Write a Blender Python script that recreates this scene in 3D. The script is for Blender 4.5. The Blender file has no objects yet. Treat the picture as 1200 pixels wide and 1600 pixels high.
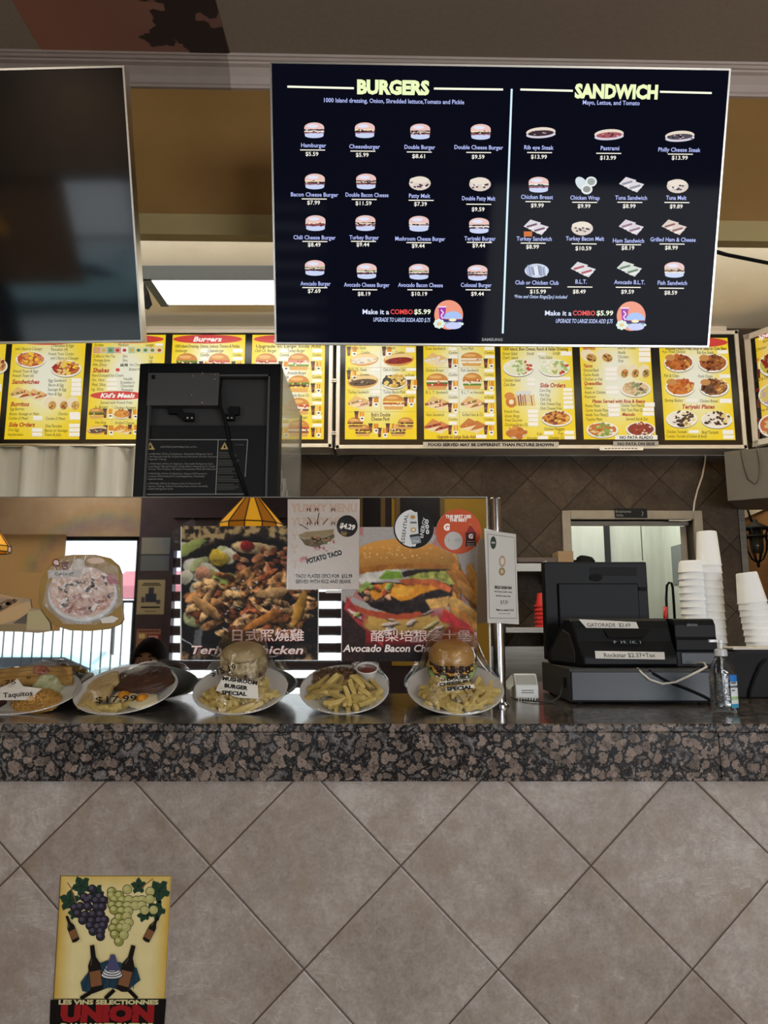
import bpy, bmesh, math, random
import numpy as np
from mathutils import Vector, Matrix, Euler, noise as mnoise
rnd = random.Random(7)
R = math.radians
PI = math.pi
scene = bpy.context.scene
COL = scene.collection

# ------------------------------------------------------------------ camera, light, exposure
F, PITCH, CAMZ = 1110.0, R(9.0), 1.336        # focal length in pixels of a 1200 x 1600 frame
cam_d = bpy.data.cameras.new('camera')
cam_d.sensor_fit = 'VERTICAL'; cam_d.sensor_height = 32.0; cam_d.lens = F / 1600 * 32.0
cam_d.clip_start = 0.02
cam = bpy.data.objects.new('camera', cam_d); COL.objects.link(cam)
cam.location = (0, 0, CAMZ); cam.rotation_euler = (R(90) + PITCH, 0, 0)
scene.camera = cam
vs = scene.view_settings
vs.view_transform = 'Standard'; vs.look = 'None'; vs.gamma = 1.0; vs.use_curve_mapping = False
vs.exposure = 0.0
world = bpy.data.worlds.new('sky'); scene.world = world; world.use_nodes = True
wn = world.node_tree
wn.nodes['Background'].inputs[0].default_value = (0.86, 0.93, 1.0, 1)
wn.nodes['Background'].inputs[1].default_value = 3.0
KITCHEN_LENS = 9.0          # emission of the kitchen fixture's lens
DAYLIGHT = 150.0             # daylight through the big dining-room windows (watts)
DINING_FILL = 13.0        # added unseen fill lamps under the dining-room ceiling (watts each)
CORRIDOR = 17.0

def area_light(name, loc, rot, sx, sy, power, color=(1, 1, 1)):
    d = bpy.data.lights.new(name, 'AREA'); d.shape = 'RECTANGLE'; d.size = sx; d.size_y = sy
    d.energy = power; d.color = color
    o = bpy.data.objects.new(name, d); o.location = loc; o.rotation_euler = rot; COL.objects.link(o)
    return o
area_light('window_daylight', (2.7, -3.62, 1.5), (R(90), 0, 0), 2.9, 1.7, DAYLIGHT, (0.93, 0.96, 1.0))
area_light('louver_daylight', (-1.38, -3.75, 1.3), (R(90), 0, 0), 1.7, 1.5, DAYLIGHT * 0.17, (0.93, 0.96, 1.0))
for lx, ly in ((-2.3, -0.4), (1.6, -0.4), (-3.2, -2.5), (0.6, -2.5)):
    area_light('dining_fill_light', (lx, ly, 3.37), (0, 0, 0), 0.6, 1.2, DINING_FILL * (3.2 if lx < -3 else 1.0), (1.0, 0.93, 0.82))
area_light('kitchen_fill_light', (0.3, 2.53, 2.875), (R(180 - 10), 0, 0), 7.5, 0.08, 165, (1.0, 0.985, 0.93))  # added upward fill to brighten the kitchen ceiling, no such lamp known
sun_d = bpy.data.lights.new('sun', 'SUN'); sun_d.energy = 5.0; sun_d.angle = R(0.6); sun = bpy.data.objects.new('sun', sun_d); COL.objects.link(sun)
sun.rotation_euler = Vector((0.2, -0.64, -0.77)).to_track_quat('-Z', 'Y').to_euler(); sun.location = (0, 10, 12)
area_light('corridor_light', (1.75, 5.6, 2.75), (0, 0, 0), 0.5, 0.5, CORRIDOR, (1.0, 1.0, 0.94))
area_light('back_room_light', (3.0, 6.3, 3.1), (0, 0, 0), 0.8, 0.8, 24, (1.0, 0.86, 0.62))

# ------------------------------------------------------------------ helpers: where things stand
CA, SA = math.cos(PITCH), math.sin(PITCH)
def ray(px, py):
    u, v = (px - 600) / F, (800 - py) / F
    return Vector((u, CA - v * SA, SA + v * CA))
CAM = Vector((0, 0, CAMZ))
def atY(px, py, Y):
    d = ray(px, py); return CAM + d * (Y / d.y)
def atZ(px, py, Z):
    d = ray(px, py); return CAM + d * ((Z - CAMZ) / d.z)
def on_plane(px, py, O, n):
    d = ray(px, py); return CAM + d * ((O - CAM).dot(n) / d.dot(n))
CT = 1.10          # counter top height
MIR = 2.15         # front face of the mirror standing on the counter
BACK = 4.75        # kitchen back wall
FRONT = -3.5       # dining-room window wall behind the camera
CEIL = 3.40
def mir(px, py, Y):            # the point of the dining room at depth Y that the mirror shows there
    p = atY(px, py, 2 * MIR - Y); return Vector((p.x, Y, p.z))

# ------------------------------------------------------------------ helpers: objects
def tag(o, label=None, cat=None, group=None, kind=None):
    if label: o['label'] = label
    if cat: o['category'] = cat
    if group: o['group'] = group
    if kind: o['kind'] = kind
    return o
def wloc(o):
    p = Vector((0, 0, 0))
    while o is not None:
        p += o.location; o = o.parent
    return p
def thing(name, label, cat, loc=(0, 0, 0), group=None):
    o = bpy.data.objects.new(name, None); COL.objects.link(o); o.location = loc
    o.empty_display_size = 0.05
    return tag(o, label, cat, group)

class MB:
    """collects shapes in world coordinates and links them as ONE mesh object"""
    def __init__(s): s.v = []; s.f = []; s.m = []; s.mi = 0; s.c = []
    def add(s, vs_, fs, M=None):
        b = len(s.v)
        for p in vs_:
            p = Vector(p)
            s.v.append(M @ p if M is not None else p)
        for f in fs:
            s.f.append([b + i for i in f]); s.m.append(s.mi)
        return s
    def box(s, x0, x1, y0, y1, z0, z1, M=None):
        vs_ = [(x, y, z) for z in (z0, z1) for y in (y0, y1) for x in (x0, x1)]
        return s.add(vs_, [(0, 2, 3, 1), (4, 5, 7, 6), (0, 1, 5, 4), (2, 6, 7, 3), (0, 4, 6, 2), (1, 3, 7, 5)], M)
    def hexa(s, lo, hi):       # four lower points, four upper points (same winding)
        return s.add(list(lo) + list(hi), [(3, 2, 1, 0), (4, 5, 6, 7)] + [(i, (i + 1) % 4, 4 + (i + 1) % 4, 4 + i) for i in range(4)])
    def prism(s, pts, d, M=None):   # polygon of 3-D points pushed along d
        pts = [Vector(p) for p in pts]; d = Vector(d); n = len(pts)
        return s.add(pts + [p + d for p in pts], [tuple(range(n - 1, -1, -1)), tuple(range(n, 2 * n))] +
                     [(i, (i + 1) % n, n + (i + 1) % n, n + i) for i in range(n)], M)
    def lathe(s, prof, n=32, M=None, sx=1.0, sy=1.0):   # profile of (r, z), axis z
        vs_, fs = [], []
        for r, z in prof:
            for k in range(n):
                a = 2 * PI * k / n; vs_.append((r * math.cos(a) * sx, r * math.sin(a) * sy, z))
        for i in range(len(prof) - 1):
            for k in range(n):
                k2 = (k + 1) % n
                fs.append((i * n + k, i * n + k2, (i + 1) * n + k2, (i + 1) * n + k))
        if prof[0][0] > 1e-6: fs.append(tuple(range(n - 1, -1, -1)))
        if prof[-1][0] > 1e-6: fs.append(tuple((len(prof) - 1) * n + k for k in range(n)))
        return s.add(vs_, fs, M)
    def tube(s, pts, r, n=8, closed=False):
        pts = [Vector(p) for p in pts]; rings = []
        rs = r if isinstance(r, (list, tuple)) else [r] * len(pts)
        up = Vector((0.13, 0.31, 0.94))
        for i, p in enumerate(pts):
            a = pts[max(i - 1, 0)]; b = pts[min(i + 1, len(pts) - 1)]
            t = (b - a).normalized()
            x = t.cross(up)
            if x.length < 1e-3: x = t.cross(Vector((1, 0, 0)))
            x.normalize(); y = t.cross(x)
            rings.append([p + (x * math.cos(2 * PI * k / n) + y * math.sin(2 * PI * k / n)) * rs[i] for k in range(n)])
        vs_ = [q for g in rings for q in g]; fs = []
        for i in range(len(pts) - 1):
            for k in range(n):
                fs.append((i * n + k, i * n + (k + 1) % n, (i + 1) * n + (k + 1) % n, (i + 1) * n + k))
        fs.append(tuple(range(n - 1, -1, -1))); fs.append(tuple((len(pts) - 1) * n + k for k in range(n)))
        return s.add(vs_, fs)
    def blob(s, c, rx, ry, rz, n=12, m=8, M=None, jit=0.0, seed=0, flat=None):
        vs_, fs = [], []
        for i in range(m + 1):
            th = PI * i / m
            for k in range(n):
                ph = 2 * PI * k / n
                d = Vector((math.sin(th) * math.cos(ph), math.sin(th) * math.sin(ph), math.cos(th)))
                q = 1.0
                if jit: q += jit * mnoise.noise(d * 2.2 + Vector((seed * 3.1, seed * 1.7, seed)))
                z = d.z * rz * q
                if flat is not None: z = max(z, flat)
                vs_.append((c[0] + d.x * rx * q, c[1] + d.y * ry * q, c[2] + z))
        for i in range(m):
            for k in range(n):
                k2 = (k + 1) % n
                fs.append((i * n + k, (i + 1) * n + k, (i + 1) * n + k2, i * n + k2))
        return s.add(vs_, fs, M)
    def build(s, name, mats, parent=None, loc=None, smooth=False, bevel=0.0, seg=2, kind=None, label=None, auto=None):
        if not isinstance(mats, (list, tuple)): mats = [mats]
        base = wloc(parent) if parent is not None else Vector((0, 0, 0))
        off = Vector(loc) if loc is not None else base
        me = bpy.data.meshes.new(name)
        me.from_pydata([tuple(p - off) for p in s.v], [], s.f)
        for m in mats: me.materials.append(m)
        if len(mats) > 1: me.polygons.foreach_set('material_index', s.m)
        bm = bmesh.new(); bm.from_mesh(me)
        bmesh.ops.remove_doubles(bm, verts=bm.verts, dist=1e-6)
        bmesh.ops.recalc_face_normals(bm, faces=bm.faces)
        bm.to_mesh(me); bm.free()
        if smooth: me.polygons.foreach_set('use_smooth', [True] * len(me.polygons))
        o = bpy.data.objects.new(name, me); COL.objects.link(o)
        o.location = off - base if parent is not None else off
        if parent is not None: o.parent = parent
        if bevel:
            b = o.modifiers.new('bevel', 'BEVEL'); b.width = bevel; b.segments = seg; b.limit_method = 'ANGLE'; b.angle_limit = R(35)
            b.harden_normals = False
            if smooth is None: pass
        if auto is not None:
            me.polygons.foreach_set('use_smooth', [True] * len(me.polygons))
            bm = bmesh.new(); bm.from_mesh(me)
            for e in bm.edges:
                if len(e.link_faces) == 2 and e.calc_face_angle(0) > R(auto): e.smooth = False
            bm.to_mesh(me); bm.free()
        if kind: o['kind'] = kind
        if label: o['label'] = label
        return o

# ------------------------------------------------------------------ helpers: materials
def lin(c):
    if isinstance(c, str):
        c = c.lstrip('#'); c = [int(c[i:i + 2], 16) for i in (0, 2, 4)]
    c = [x / 255.0 for x in c[:3]]
    return tuple((x / 12.92 if x <= 0.04045 else ((x + 0.055) / 1.055) ** 2.4) for x in c)
def mat(name, color, rough=0.5, metal=0.0, spec=0.5, emit=None, emit_s=0.0, coat=0.0, trans=0.0, ior=1.45, sss=0.0):
    m = bpy.data.materials.new(name); m.use_nodes = True
    b = m.node_tree.nodes['Principled BSDF']
    b.inputs['Base Color'].default_value = (*lin(color), 1)
    b.inputs['Roughness'].default_value = rough; b.inputs['Metallic'].default_value = metal
    b.inputs['Specular IOR Level'].default_value = spec
    b.inputs['Coat Weight'].default_value = coat
    b.inputs['Transmission Weight'].default_value = trans; b.inputs['IOR'].default_value = ior
    if emit is not None:
        b.inputs['Emission Color'].default_value = (*lin(emit), 1); b.inputs['Emission Strength'].default_value = emit_s
    return m
class NT:
    """small node-graph writer"""
    def __init__(s, m): s.t = m.node_tree; s.b = s.t.nodes.get('Principled BSDF')
    def n(s, kind, **kw):
        q = s.t.nodes.new(kind)
        for k, v in kw.items():
            if k.startswith('i_'): q.inputs[int(k[2:])].default_value = v
            else: setattr(q, k, v)
        return q
    def l(s, a, b): s.t.links.new(a, b)
    def math(s, op, a, b=None, clamp=False):
        q = s.t.nodes.new('ShaderNodeMath'); q.operation = op; q.use_clamp = clamp
        for i, x in enumerate((a, b)):
            if x is None: continue
            if isinstance(x, (int, float)): q.inputs[i].default_value = x
            else: s.l(x, q.inputs[i])
        return q.outputs[0]
    def ramp(s, fac, stops):
        q = s.t.nodes.new('ShaderNodeValToRGB'); e = q.color_ramp.elements
        while len(e) < len(stops): e.new(0.5)
        for el, (p, c) in zip(e, stops): el.position = p; el.color = (*lin(c), 1)
        s.l(fac, q.inputs[0]); return q.outputs[0]
    def noise(s, vec, scale, detail=4, rough=0.55, dist=0.0):
        q = s.n('ShaderNodeTexNoise'); q.inputs['Scale'].default_value = scale; q.inputs['Detail'].default_value = detail
        q.inputs['Roughness'].default_value = rough; q.inputs['Distortion'].default_value = dist
        if vec is not None: s.l(vec, q.inputs['Vector'])
        return q.outputs['Fac']
    def mix(s, fac, a, b, mode='MIX'):
        q = s.t.nodes.new('ShaderNodeMix'); q.data_type = 'RGBA'; q.blend_type = mode
        for i, x in ((0, fac), (6, a), (7, b)):
            if isinstance(x, (int, float)): q.inputs[i].default_value = x
            elif isinstance(x, tuple): q.inputs[i].default_value = x
            else: s.l(x, q.inputs[i])
        return q.outputs[2]
    def bump(s, h, strength, dist=0.002):
        q = s.n('ShaderNodeBump'); q.inputs['Strength'].default_value = strength; q.inputs['Distance'].default_value = dist
        s.l(h, q.inputs['Height']); s.l(q.outputs[0], s.b.inputs['Normal'])
def noisy(name, c1, c2, scale=8, rough=0.6, bump=0.0, detail=5, metal=0.0, stretch=None, spec=0.5, bdist=0.002, lo=0.3, hi=0.7, coat=0.0):
    m = mat(name, c1, rough, metal, spec, coat=coat); g = NT(m)
    tc = g.n('ShaderNodeTexCoord'); v = tc.outputs['Object']
    if stretch:
        mp = g.n('ShaderNodeMapping'); mp.inputs['Scale'].default_value = stretch; g.l(v, mp.inputs[0]); v = mp.outputs[0]
    f = g.noise(v, scale, detail)
    g.l(g.ramp(f, [(lo, c1), (hi, c2)]), g.b.inputs['Base Color'])
    if bump: g.bump(f, bump, bdist)
    return m
def tile_mat(name, px, pz, size, cols, grout, rough=0.45, spec=0.5):
    """square slate-look tiles laid on the diagonal; px, pz: one joint crossing (world x, z)"""
    m = mat(name, cols[0], rough, spec=spec); g = NT(m)
    geo = g.n('ShaderNodeNewGeometry'); sp = g.n('ShaderNodeSeparateXYZ'); g.l(geo.outputs['Position'], sp.inputs[0])
    x = g.math('SUBTRACT', sp.outputs[0], px); z = g.math('SUBTRACT', sp.outputs[2], pz)
    k = 1.0 / (size * math.sqrt(2))
    a = g.math('MULTIPLY', g.math('ADD', x, z), k); b = g.math('MULTIPLY', g.math('SUBTRACT', x, z), k)
    def edge(t):
        fr = g.math('FRACT', t); return g.math('MINIMUM', fr, g.math('SUBTRACT', 1.0, fr))
    e = g.math('MINIMUM', edge(a), edge(b))
    joint = g.math('LESS_THAN', e, 0.0055)
    bev = g.math('MULTIPLY', g.math('SUBTRACT', 1.0, g.math('DIVIDE', e, 0.016, True)), 1.0)
    cv = g.n('ShaderNodeCombineXYZ'); g.l(g.math('FLOOR', a), cv.inputs[0]); g.l(g.math('FLOOR', b), cv.inputs[1])
    wn_ = g.n('ShaderNodeTexWhiteNoise'); g.l(cv.outputs[0], wn_.inputs[0])
    off = g.n('ShaderNodeVectorMath', operation='MULTIPLY_ADD'); g.l(wn_.outputs['Color'], off.inputs[0])
    off.inputs[1].default_value = (9, 9, 9); g.l(geo.outputs['Position'], off.inputs[2]); P = off.outputs[0]
    n1 = g.noise(P, 5.0, 8, 0.62, 0.6); n2 = g.noise(P, 38, 6, 0.7, 0.3); n3 = g.noise(P, 130, 3, 0.6)
    mp = g.n('ShaderNodeMapping'); mp.inputs['Rotation'].default_value = (0, R(38), 0); mp.inputs['Scale'].default_value = (1.6, 1.6, 6.0); g.l(P, mp.inputs[0])
    w = g.noise(mp.outputs[0], 2.2, 5, 0.55, 1.6)
    vein = g.math('SUBTRACT', 1.0, g.math('DIVIDE', g.math('ABSOLUTE', g.math('SUBTRACT', w, 0.5)), 0.018, True))
    vein = g.math('MULTIPLY', vein, g.math('MULTIPLY', g.math('GREATER_THAN', n1, 0.56), 0.28))
    f = g.math('ADD', g.math('MULTIPLY', n1, 0.58), g.math('ADD', g.math('MULTIPLY', n2, 0.36), g.math('MULTIPLY', n3, 0.26)))
    f = g.math('ADD', f, g.math('MULTIPLY', g.math('SUBTRACT', wn_.outputs['Value'], 0.5), 0.09))
    c = g.ramp(f, [(0.45, cols[0]), (0.60, cols[1]), (0.74, cols[2])])
    pn = g.noise(P, 7.5, 6, 0.65, 0.4); pm = g.math('MULTIPLY', g.math('SUBTRACT', pn, 0.46), 5.0, True)
    c = g.mix(g.math('MULTIPLY', pm, 0.42), c, (*lin(cols[4]), 1))
    c = g.mix(vein, c, (*lin(cols[3]), 1)); c = g.mix(joint, c, (*lin(grout), 1))
    g.l(c, g.b.inputs['Base Color'])
    h = g.math('SUBTRACT', g.math('ADD', g.math('MULTIPLY', n1, 1.2), g.math('ADD', g.math('MULTIPLY', n2, 0.35), vein)), g.math('MULTIPLY', bev, 1.3))
    g.bump(h, 0.45, 0.004)
    return m
def granite_mat(name):
    m = mat(name, '#2a2826', 0.17, spec=0.38); g = NT(m)
    tc = g.n('ShaderNodeTexCoord'); v = tc.outputs['Object']
    nz = g.n('ShaderNodeTexNoise'); nz.inputs['Scale'].default_value = 26; g.l(v, nz.inputs['Vector'])
    ad = g.n('ShaderNodeVectorMath', operation='MULTIPLY_ADD'); g.l(nz.outputs['Color'], ad.inputs[0]); ad.inputs[1].default_value = (0.03,) * 3; g.l(v, ad.inputs[2])
    vo = g.n('ShaderNodeTexVoronoi'); vo.inputs['Scale'].default_value = 44; g.l(ad.outputs[0], vo.inputs['Vector'])
    vo2 = g.n('ShaderNodeTexVoronoi'); vo2.inputs['Scale'].default_value = 95; g.l(ad.outputs[0], vo2.inputs['Vector'])
    sp = g.noise(v, 120, 5, 0.7); big = g.noise(v, 14, 4, 0.6)
    d = g.math('ADD', vo.outputs['Distance'], g.math('MULTIPLY', g.math('SUBTRACT', sp, 0.5), 0.9))
    d = g.math('ADD', d, g.math('MULTIPLY', g.math('SUBTRACT', big, 0.5), 0.7))
    c = g.ramp(d, [(0.06, '#5f534b'), (0.16, '#83746a'), (0.34, '#6f625a'), (0.43, '#8b7d72'), (0.48, '#3d3734'), (0.56, '#1b1b1c'), (0.70, '#232224'), (0.84, '#6a6664')])
    fl = g.math('MULTIPLY', g.math('LESS_THAN', vo2.outputs['Distance'], 0.22), g.math('GREATER_THAN', sp, 0.52))
    c = g.mix(g.math('MULTIPLY', fl, 0.6), c, (*lin('#8d8478'), 1))
    cr = g.n('ShaderNodeSeparateColor'); g.l(vo.outputs['Color'], cr.inputs[0]); cv_ = g.math('ADD', 0.45, g.math('MULTIPLY', cr.outputs[0], 0.8)); cb_ = g.n('ShaderNodeCombineColor'); [g.l(cv_, cb_.inputs[i]) for i in range(3)]
    c = g.mix(1.0, c, cb_.outputs[0], 'MULTIPLY')
    s2 = g.noise(v, 260, 4, 0.75); s3 = g.noise(v, 70, 3, 0.6)
    c = g.mix(g.math('MULTIPLY', g.math('GREATER_THAN', s2, 0.60), 0.55), c, (*lin('#1c1b1c'), 1))
    c = g.mix(g.math('MULTIPLY', g.math('LESS_THAN', s2, 0.385), 0.5), c, (*lin('#9a9188'), 1))
    c = g.mix(g.math('MULTIPLY', g.math('GREATER_THAN', s3, 0.60), 0.6), c, (*lin('#29282a'), 1))
    g.l(c, g.b.inputs['Base Color'])
    return m
def print_mat(name, rough=0.4, emit=0.0, spec=0.5, diffuse=1.0, coat=0.0):
    m = mat(name, '#808080', rough, spec=spec, coat=coat); g = NT(m)
    a = g.n('ShaderNodeAttribute', attribute_name='Col')
    if diffuse == 1.0: g.l(a.outputs['Color'], g.b.inputs['Base Color'])
    else: g.l(g.mix(1.0, a.outputs['Color'], (diffuse, diffuse, diffuse, 1), 'MULTIPLY'), g.b.inputs['Base Color'])
    if emit:
        g.l(a.outputs['Color'], g.b.inputs['Emission Color']); g.b.inputs['Emission Strength'].default_value = emit
    return m
def film_mat(name, lo=0.05, hi=0.5, tint=(1, 1, 1), rough=0.06, white=0.0, wrinkle=0.5):
    m = bpy.data.materials.new(name); m.use_nodes = True; t = m.node_tree; g = NT(m)
    out = t.nodes['Material Output']; t.nodes.remove(g.b)
    tr = g.n('ShaderNodeBsdfTransparent'); tr.inputs[0].default_value = (*tint, 1)
    gl = g.n('ShaderNodeBsdfGlossy'); gl.inputs['Roughness'].default_value = rough
    lw = g.n('ShaderNodeLayerWeight'); lw.inputs[0].default_value = 0.35
    mr = g.n('ShaderNodeMapRange'); mr.inputs[3].default_value = lo; mr.inputs[4].default_value = hi; g.l(lw.outputs['Fresnel'], mr.inputs[0])
    mx = g.n('ShaderNodeMixShader'); g.l(mr.outputs[0], mx.inputs[0]); g.l(tr.outputs[0], mx.inputs[1]); g.l(gl.outputs[0], mx.inputs[2])
    res = mx.outputs[0]
    tc = g.n('ShaderNodeTexCoord')
    nf = g.noise(tc.outputs['Object'], 45, 3, 0.5, 1.5)
    bp = g.n('ShaderNodeBump'); bp.inputs['Strength'].default_value = wrinkle; bp.inputs['Distance'].default_value = 0.004
    g.l(nf, bp.inputs['Height']); g.l(bp.outputs[0], gl.inputs['Normal'])
    if white:
        df = g.n('ShaderNodeBsdfDiffuse'); df.inputs[0].default_value = (0.8, 0.8, 0.8, 1)
        m2 = g.n('ShaderNodeMixShader'); m2.inputs[0].default_value = white; g.l(res, m2.inputs[1]); g.l(df.outputs[0], m2.inputs[2]); res = m2.outputs[0]
    g.l(res, out.inputs['Surface'])
    return m

# ------------------------------------------------------------------ helpers: printed surfaces (one mesh per print)
_txt_scene = bpy.data.scenes.new('text_maker'); _tc = bpy.data.curves.new('text', 'FONT'); _to = bpy.data.objects.new('text', _tc)
_txt_scene.collection.objects.link(_to); _txt_cache = {}
def text_mesh(s, bold, shear):
    k = (s, bold, shear)
    if k not in _txt_cache:
        _tc.body = s; _tc.offset = bold; _tc.shear = shear; _tc.resolution_u = 2; _tc.fill_mode = 'FRONT'
        vl = _txt_scene.view_layers[0]; vl.update()
        e = _to.evaluated_get(vl.depsgraph); me = e.to_mesh()
        v = np.array([p.co[:2] for p in me.vertices]) if len(me.vertices) else np.zeros((1, 2))
        f = [tuple(p.vertices) for p in me.polygons]
        # keep faces turned to +z
        ff = []
        for q in f:
            a = sum(v[q[i]][0] * v[q[(i + 1) % len(q)]][1] - v[q[(i + 1) % len(q)]][0] * v[q[i]][1] for i in range(len(q)))
            ff.append(q if a > 0 else q[::-1])
        e.to_mesh_clear(); _txt_cache[k] = (v, ff)
    return _txt_cache[k]

class Print:
    """flat artwork in the plane O + u*ex + v*ey; positions are given by where they appear in the photograph and
    are laid out, upright and undistorted, in that plane"""
    def __init__(s, O, ex, ey, step=0.0002):
        s.O, s.ex, s.ey = Vector(O), Vector(ex).normalized(), Vector(ey).normalized(); s.n = s.ex.cross(s.ey); s.step = step
        s.v = []; s.f = []; s.c = []; s.lay = 0
    def uv(s, px, py):
        d = on_plane(px, py, s.O, s.n) - s.O; return np.array((d.dot(s.ex), d.dot(s.ey)))
    def k(s, px, py):
        a = s.uv(px, py); return (s.uv(px + 1, py) - a)[0], -(s.uv(px, py + 1) - a)[1]
    def _put(s, pts, faces, col, lay):
        b = len(s.v); lay = s.lay if lay is None else lay
        s.v += [s.O + s.ex * float(p[0]) + s.ey * float(p[1]) + s.n * (lay * s.step) for p in pts]
        multi = isinstance(col, list)
        for f in faces:
            s.f.append([b + i for i in f])
            s.c += [lin(col[i]) for i in f] if multi else [lin(col)] * len(f)
    def loc(s, pts, faces, col, lay=None): s._put(pts, faces, col, lay)
    def poly(s, pts, col, lay=None):
        q = [s.uv(*p) for p in pts]
        a = sum(q[i][0] * q[(i + 1) % len(q)][1] - q[(i + 1) % len(q)][0] * q[i][1] for i in range(len(q)))
        if a < 0:
            q = q[::-1]
            if isinstance(col, list): col = col[::-1]
        s._put(q, [tuple(range(len(q)))], col, lay)
    def rect(s, x0, y0, x1, y1, col, lay=None): s.poly([(x0, y1), (x1, y1), (x1, y0), (x0, y0)], col, lay)
    def vgrad(s, x0, y0, x1, y1, stops, lay=None):   # horizontal strips, colours by height
        for (a, ca), (b, cb) in zip(stops[:-1], stops[1:]):
            ya, yb = y0 + (y1 - y0) * a, y0 + (y1 - y0) * b
            s.poly([(x0, yb), (x1, yb), (x1, ya), (x0, ya)], [cb, cb, ca, ca], lay)
    def ell(s, cx, cy, rx, ry, col, lay=None, n=20, rot=0.0, a0=0.0, a1=2 * PI, jit=0.0):
        pts = []
        m = n if a1 - a0 > 6.28 else n + 1
        for i in range(m):
            a = a0 + (a1 - a0) * i / n; q = 1 + (rnd.uniform(-jit, jit) if jit else 0)
            x, y = rx * math.cos(a) * q, -ry * math.sin(a) * q
            pts.append((cx + x * math.cos(rot) - y * math.sin(rot), cy + x * math.sin(rot) + y * math.cos(rot)))
        s.poly(pts, col, lay)
    def ring(s, cx, cy, r, w, col, lay=None, n=28, ratio=1.0):
        for i in range(n):
            a, b = 2 * PI * i / n, 2 * PI * (i + 1) / n
            q = [(cx + rr * math.cos(t), cy + rr * ratio * math.sin(t)) for rr, t in ((r, a), (r, b), (r - w, b), (r - w, a))]
            s.poly(q, col, lay)
    def line(s, pts, w, col, lay=None):
        for (x0, y0), (x1, y1) in zip(pts[:-1], pts[1:]):
            L = math.hypot(x1 - x0, y1 - y0) or 1; nx, ny = -(y1 - y0) / L * w / 2, (x1 - x0) / L * w / 2
            s.poly([(x0 + nx, y0 + ny), (x1 + nx, y1 + ny), (x1 - nx, y1 - ny), (x0 - nx, y0 - ny)], col, lay)
    def text(s, t, x, y, size, col, al='c', w=None, bold=0.0, shear=0.0, rot=0.0, lay=None, sq=1.0):
        """x, y: anchor at mid height of the capitals; size: capital height; w: width to fill (all in photo pixels)"""
        v, f = text_mesh(t, bold, shear)
        ku, kv = s.k(x, y); a = s.uv(x, y)
        x0, x1 = v[:, 0].min(), v[:, 0].max()
        sc = size / 0.70 * kv; sx = (w * ku / max(x1 - x0, 1e-6)) if w else sc * sq
        q = np.empty_like(v); mid = {'c': (x0 + x1) / 2, 'l': x0, 'r': x1}[al]
        q[:, 0] = (v[:, 0] - mid) * sx; q[:, 1] = (v[:, 1] - 0.35) * sc
        if rot:
            c_, s_ = math.cos(rot), math.sin(rot); q = np.stack([q[:, 0] * c_ - q[:, 1] * s_, q[:, 0] * s_ + q[:, 1] * c_], 1)
        s._put(q + a, f, col, lay)
    def raster(s, x0, y0, x1, y1, img, lay=None):
        """img: (h, w, 3) array of 0..255 colours on a fine grid over the photo-pixel rectangle"""
        h, w = img.shape[:2]; A, B, C, D = (s.uv(x0, y0), s.uv(x1, y0), s.uv(x0, y1), s.uv(x1, y1))
        gx, gy = np.meshgrid(np.linspace(0, 1, w), np.linspace(0, 1, h))
        P = (A * ((1 - gx) * (1 - gy))[..., None] + B * (gx * (1 - gy))[..., None] + C * ((1 - gx) * gy)[..., None] + D * (gx * gy)[..., None])
        c = np.clip(img / 255.0, 0, 1); c = np.where(c <= 0.04045, c / 12.92, ((c + 0.055) / 1.055) ** 2.4).reshape(-1, 3)
        b = len(s.v); lay = s.lay if lay is None else lay
        s.v += [s.O + s.ex * float(p[0]) + s.ey * float(p[1]) + s.n * (lay * s.step) for p in P.reshape(-1, 2)]
        for j in range(h - 1):
            for i in range(w - 1):
                q = (j * w + i, (j + 1) * w + i, (j + 1) * w + i + 1, j * w + i + 1)
                s.f.append([b + t for t in q]); s.c += [tuple(c[t]) for t in q]
    def build(s, name, mats, parent=None, loc=None, label=None, back=None):
        base = wloc(parent) if parent is not None else Vector((0, 0, 0)); off = Vector(loc) if loc is not None else (base if parent is not None else s.O)
        me = bpy.data.meshes.new(name); me.from_pydata([tuple(p - off) for p in s.v], [], s.f)
        ca = me.color_attributes.new('Col', 'FLOAT_COLOR', 'CORNER')
        arr = np.ones((len(s.c), 4), dtype=np.float32); arr[:, :3] = np.array(s.c, dtype=np.float32); ca.data.foreach_set('color', arr.ravel())
        me.materials.append(mats)
        o = bpy.data.objects.new(name, me); COL.objects.link(o); o.location = off - base if parent is not None else off
        if parent is not None: o.parent = parent
        if label: o['label'] = label
        return o
# ------------------------------------------------------------------ materials
M = {}
M['tile_front'] = tile_mat('slate_tile_counter', atY(329, 1353, 1.79).x, atY(329, 1353, 1.79).z, 0.318, ['#7d7167', '#948a82', '#aaa29b', '#c6c0b8', '#86735f'], '#4a3c32')
M['tile_back'] = tile_mat('slate_tile_wall', atY(824.5, 748, BACK).x, atY(824.5, 748, BACK).z, 0.318, ['#3a322b', '#473f37', '#554b42', '#655a50', '#463b30'], '#1e1914', 0.6, 0.08)
M['granite'] = granite_mat('granite')
M['ceiling'] = noisy('ceiling_paint', '#8f8274', '#9b8e80', 60, 0.9, 0.15, lo=0.2, hi=0.8)
M['kitchen_ceiling'] = noisy('kitchen_ceiling_paint', '#e2dcc6', '#ebe6d4', 3, 0.85, 0.05)
M['mustard'] = noisy('mustard_paint', '#8a6734', '#946f3a', 4, 0.75, 0.05)
M['olive'] = noisy('lit_trim_mustard', '#a89462', '#b09c6a', 5, 0.7)  # header paint made lighter in the colour, standing for glow from the screens
M['crown'] = noisy('grey_crown_tone', '#8e8178', '#978a80', 9, 0.6)
M['crown_light'] = noisy('pale_crown_tone', '#b4a59c', '#bcaea5', 9, 0.6)
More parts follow.
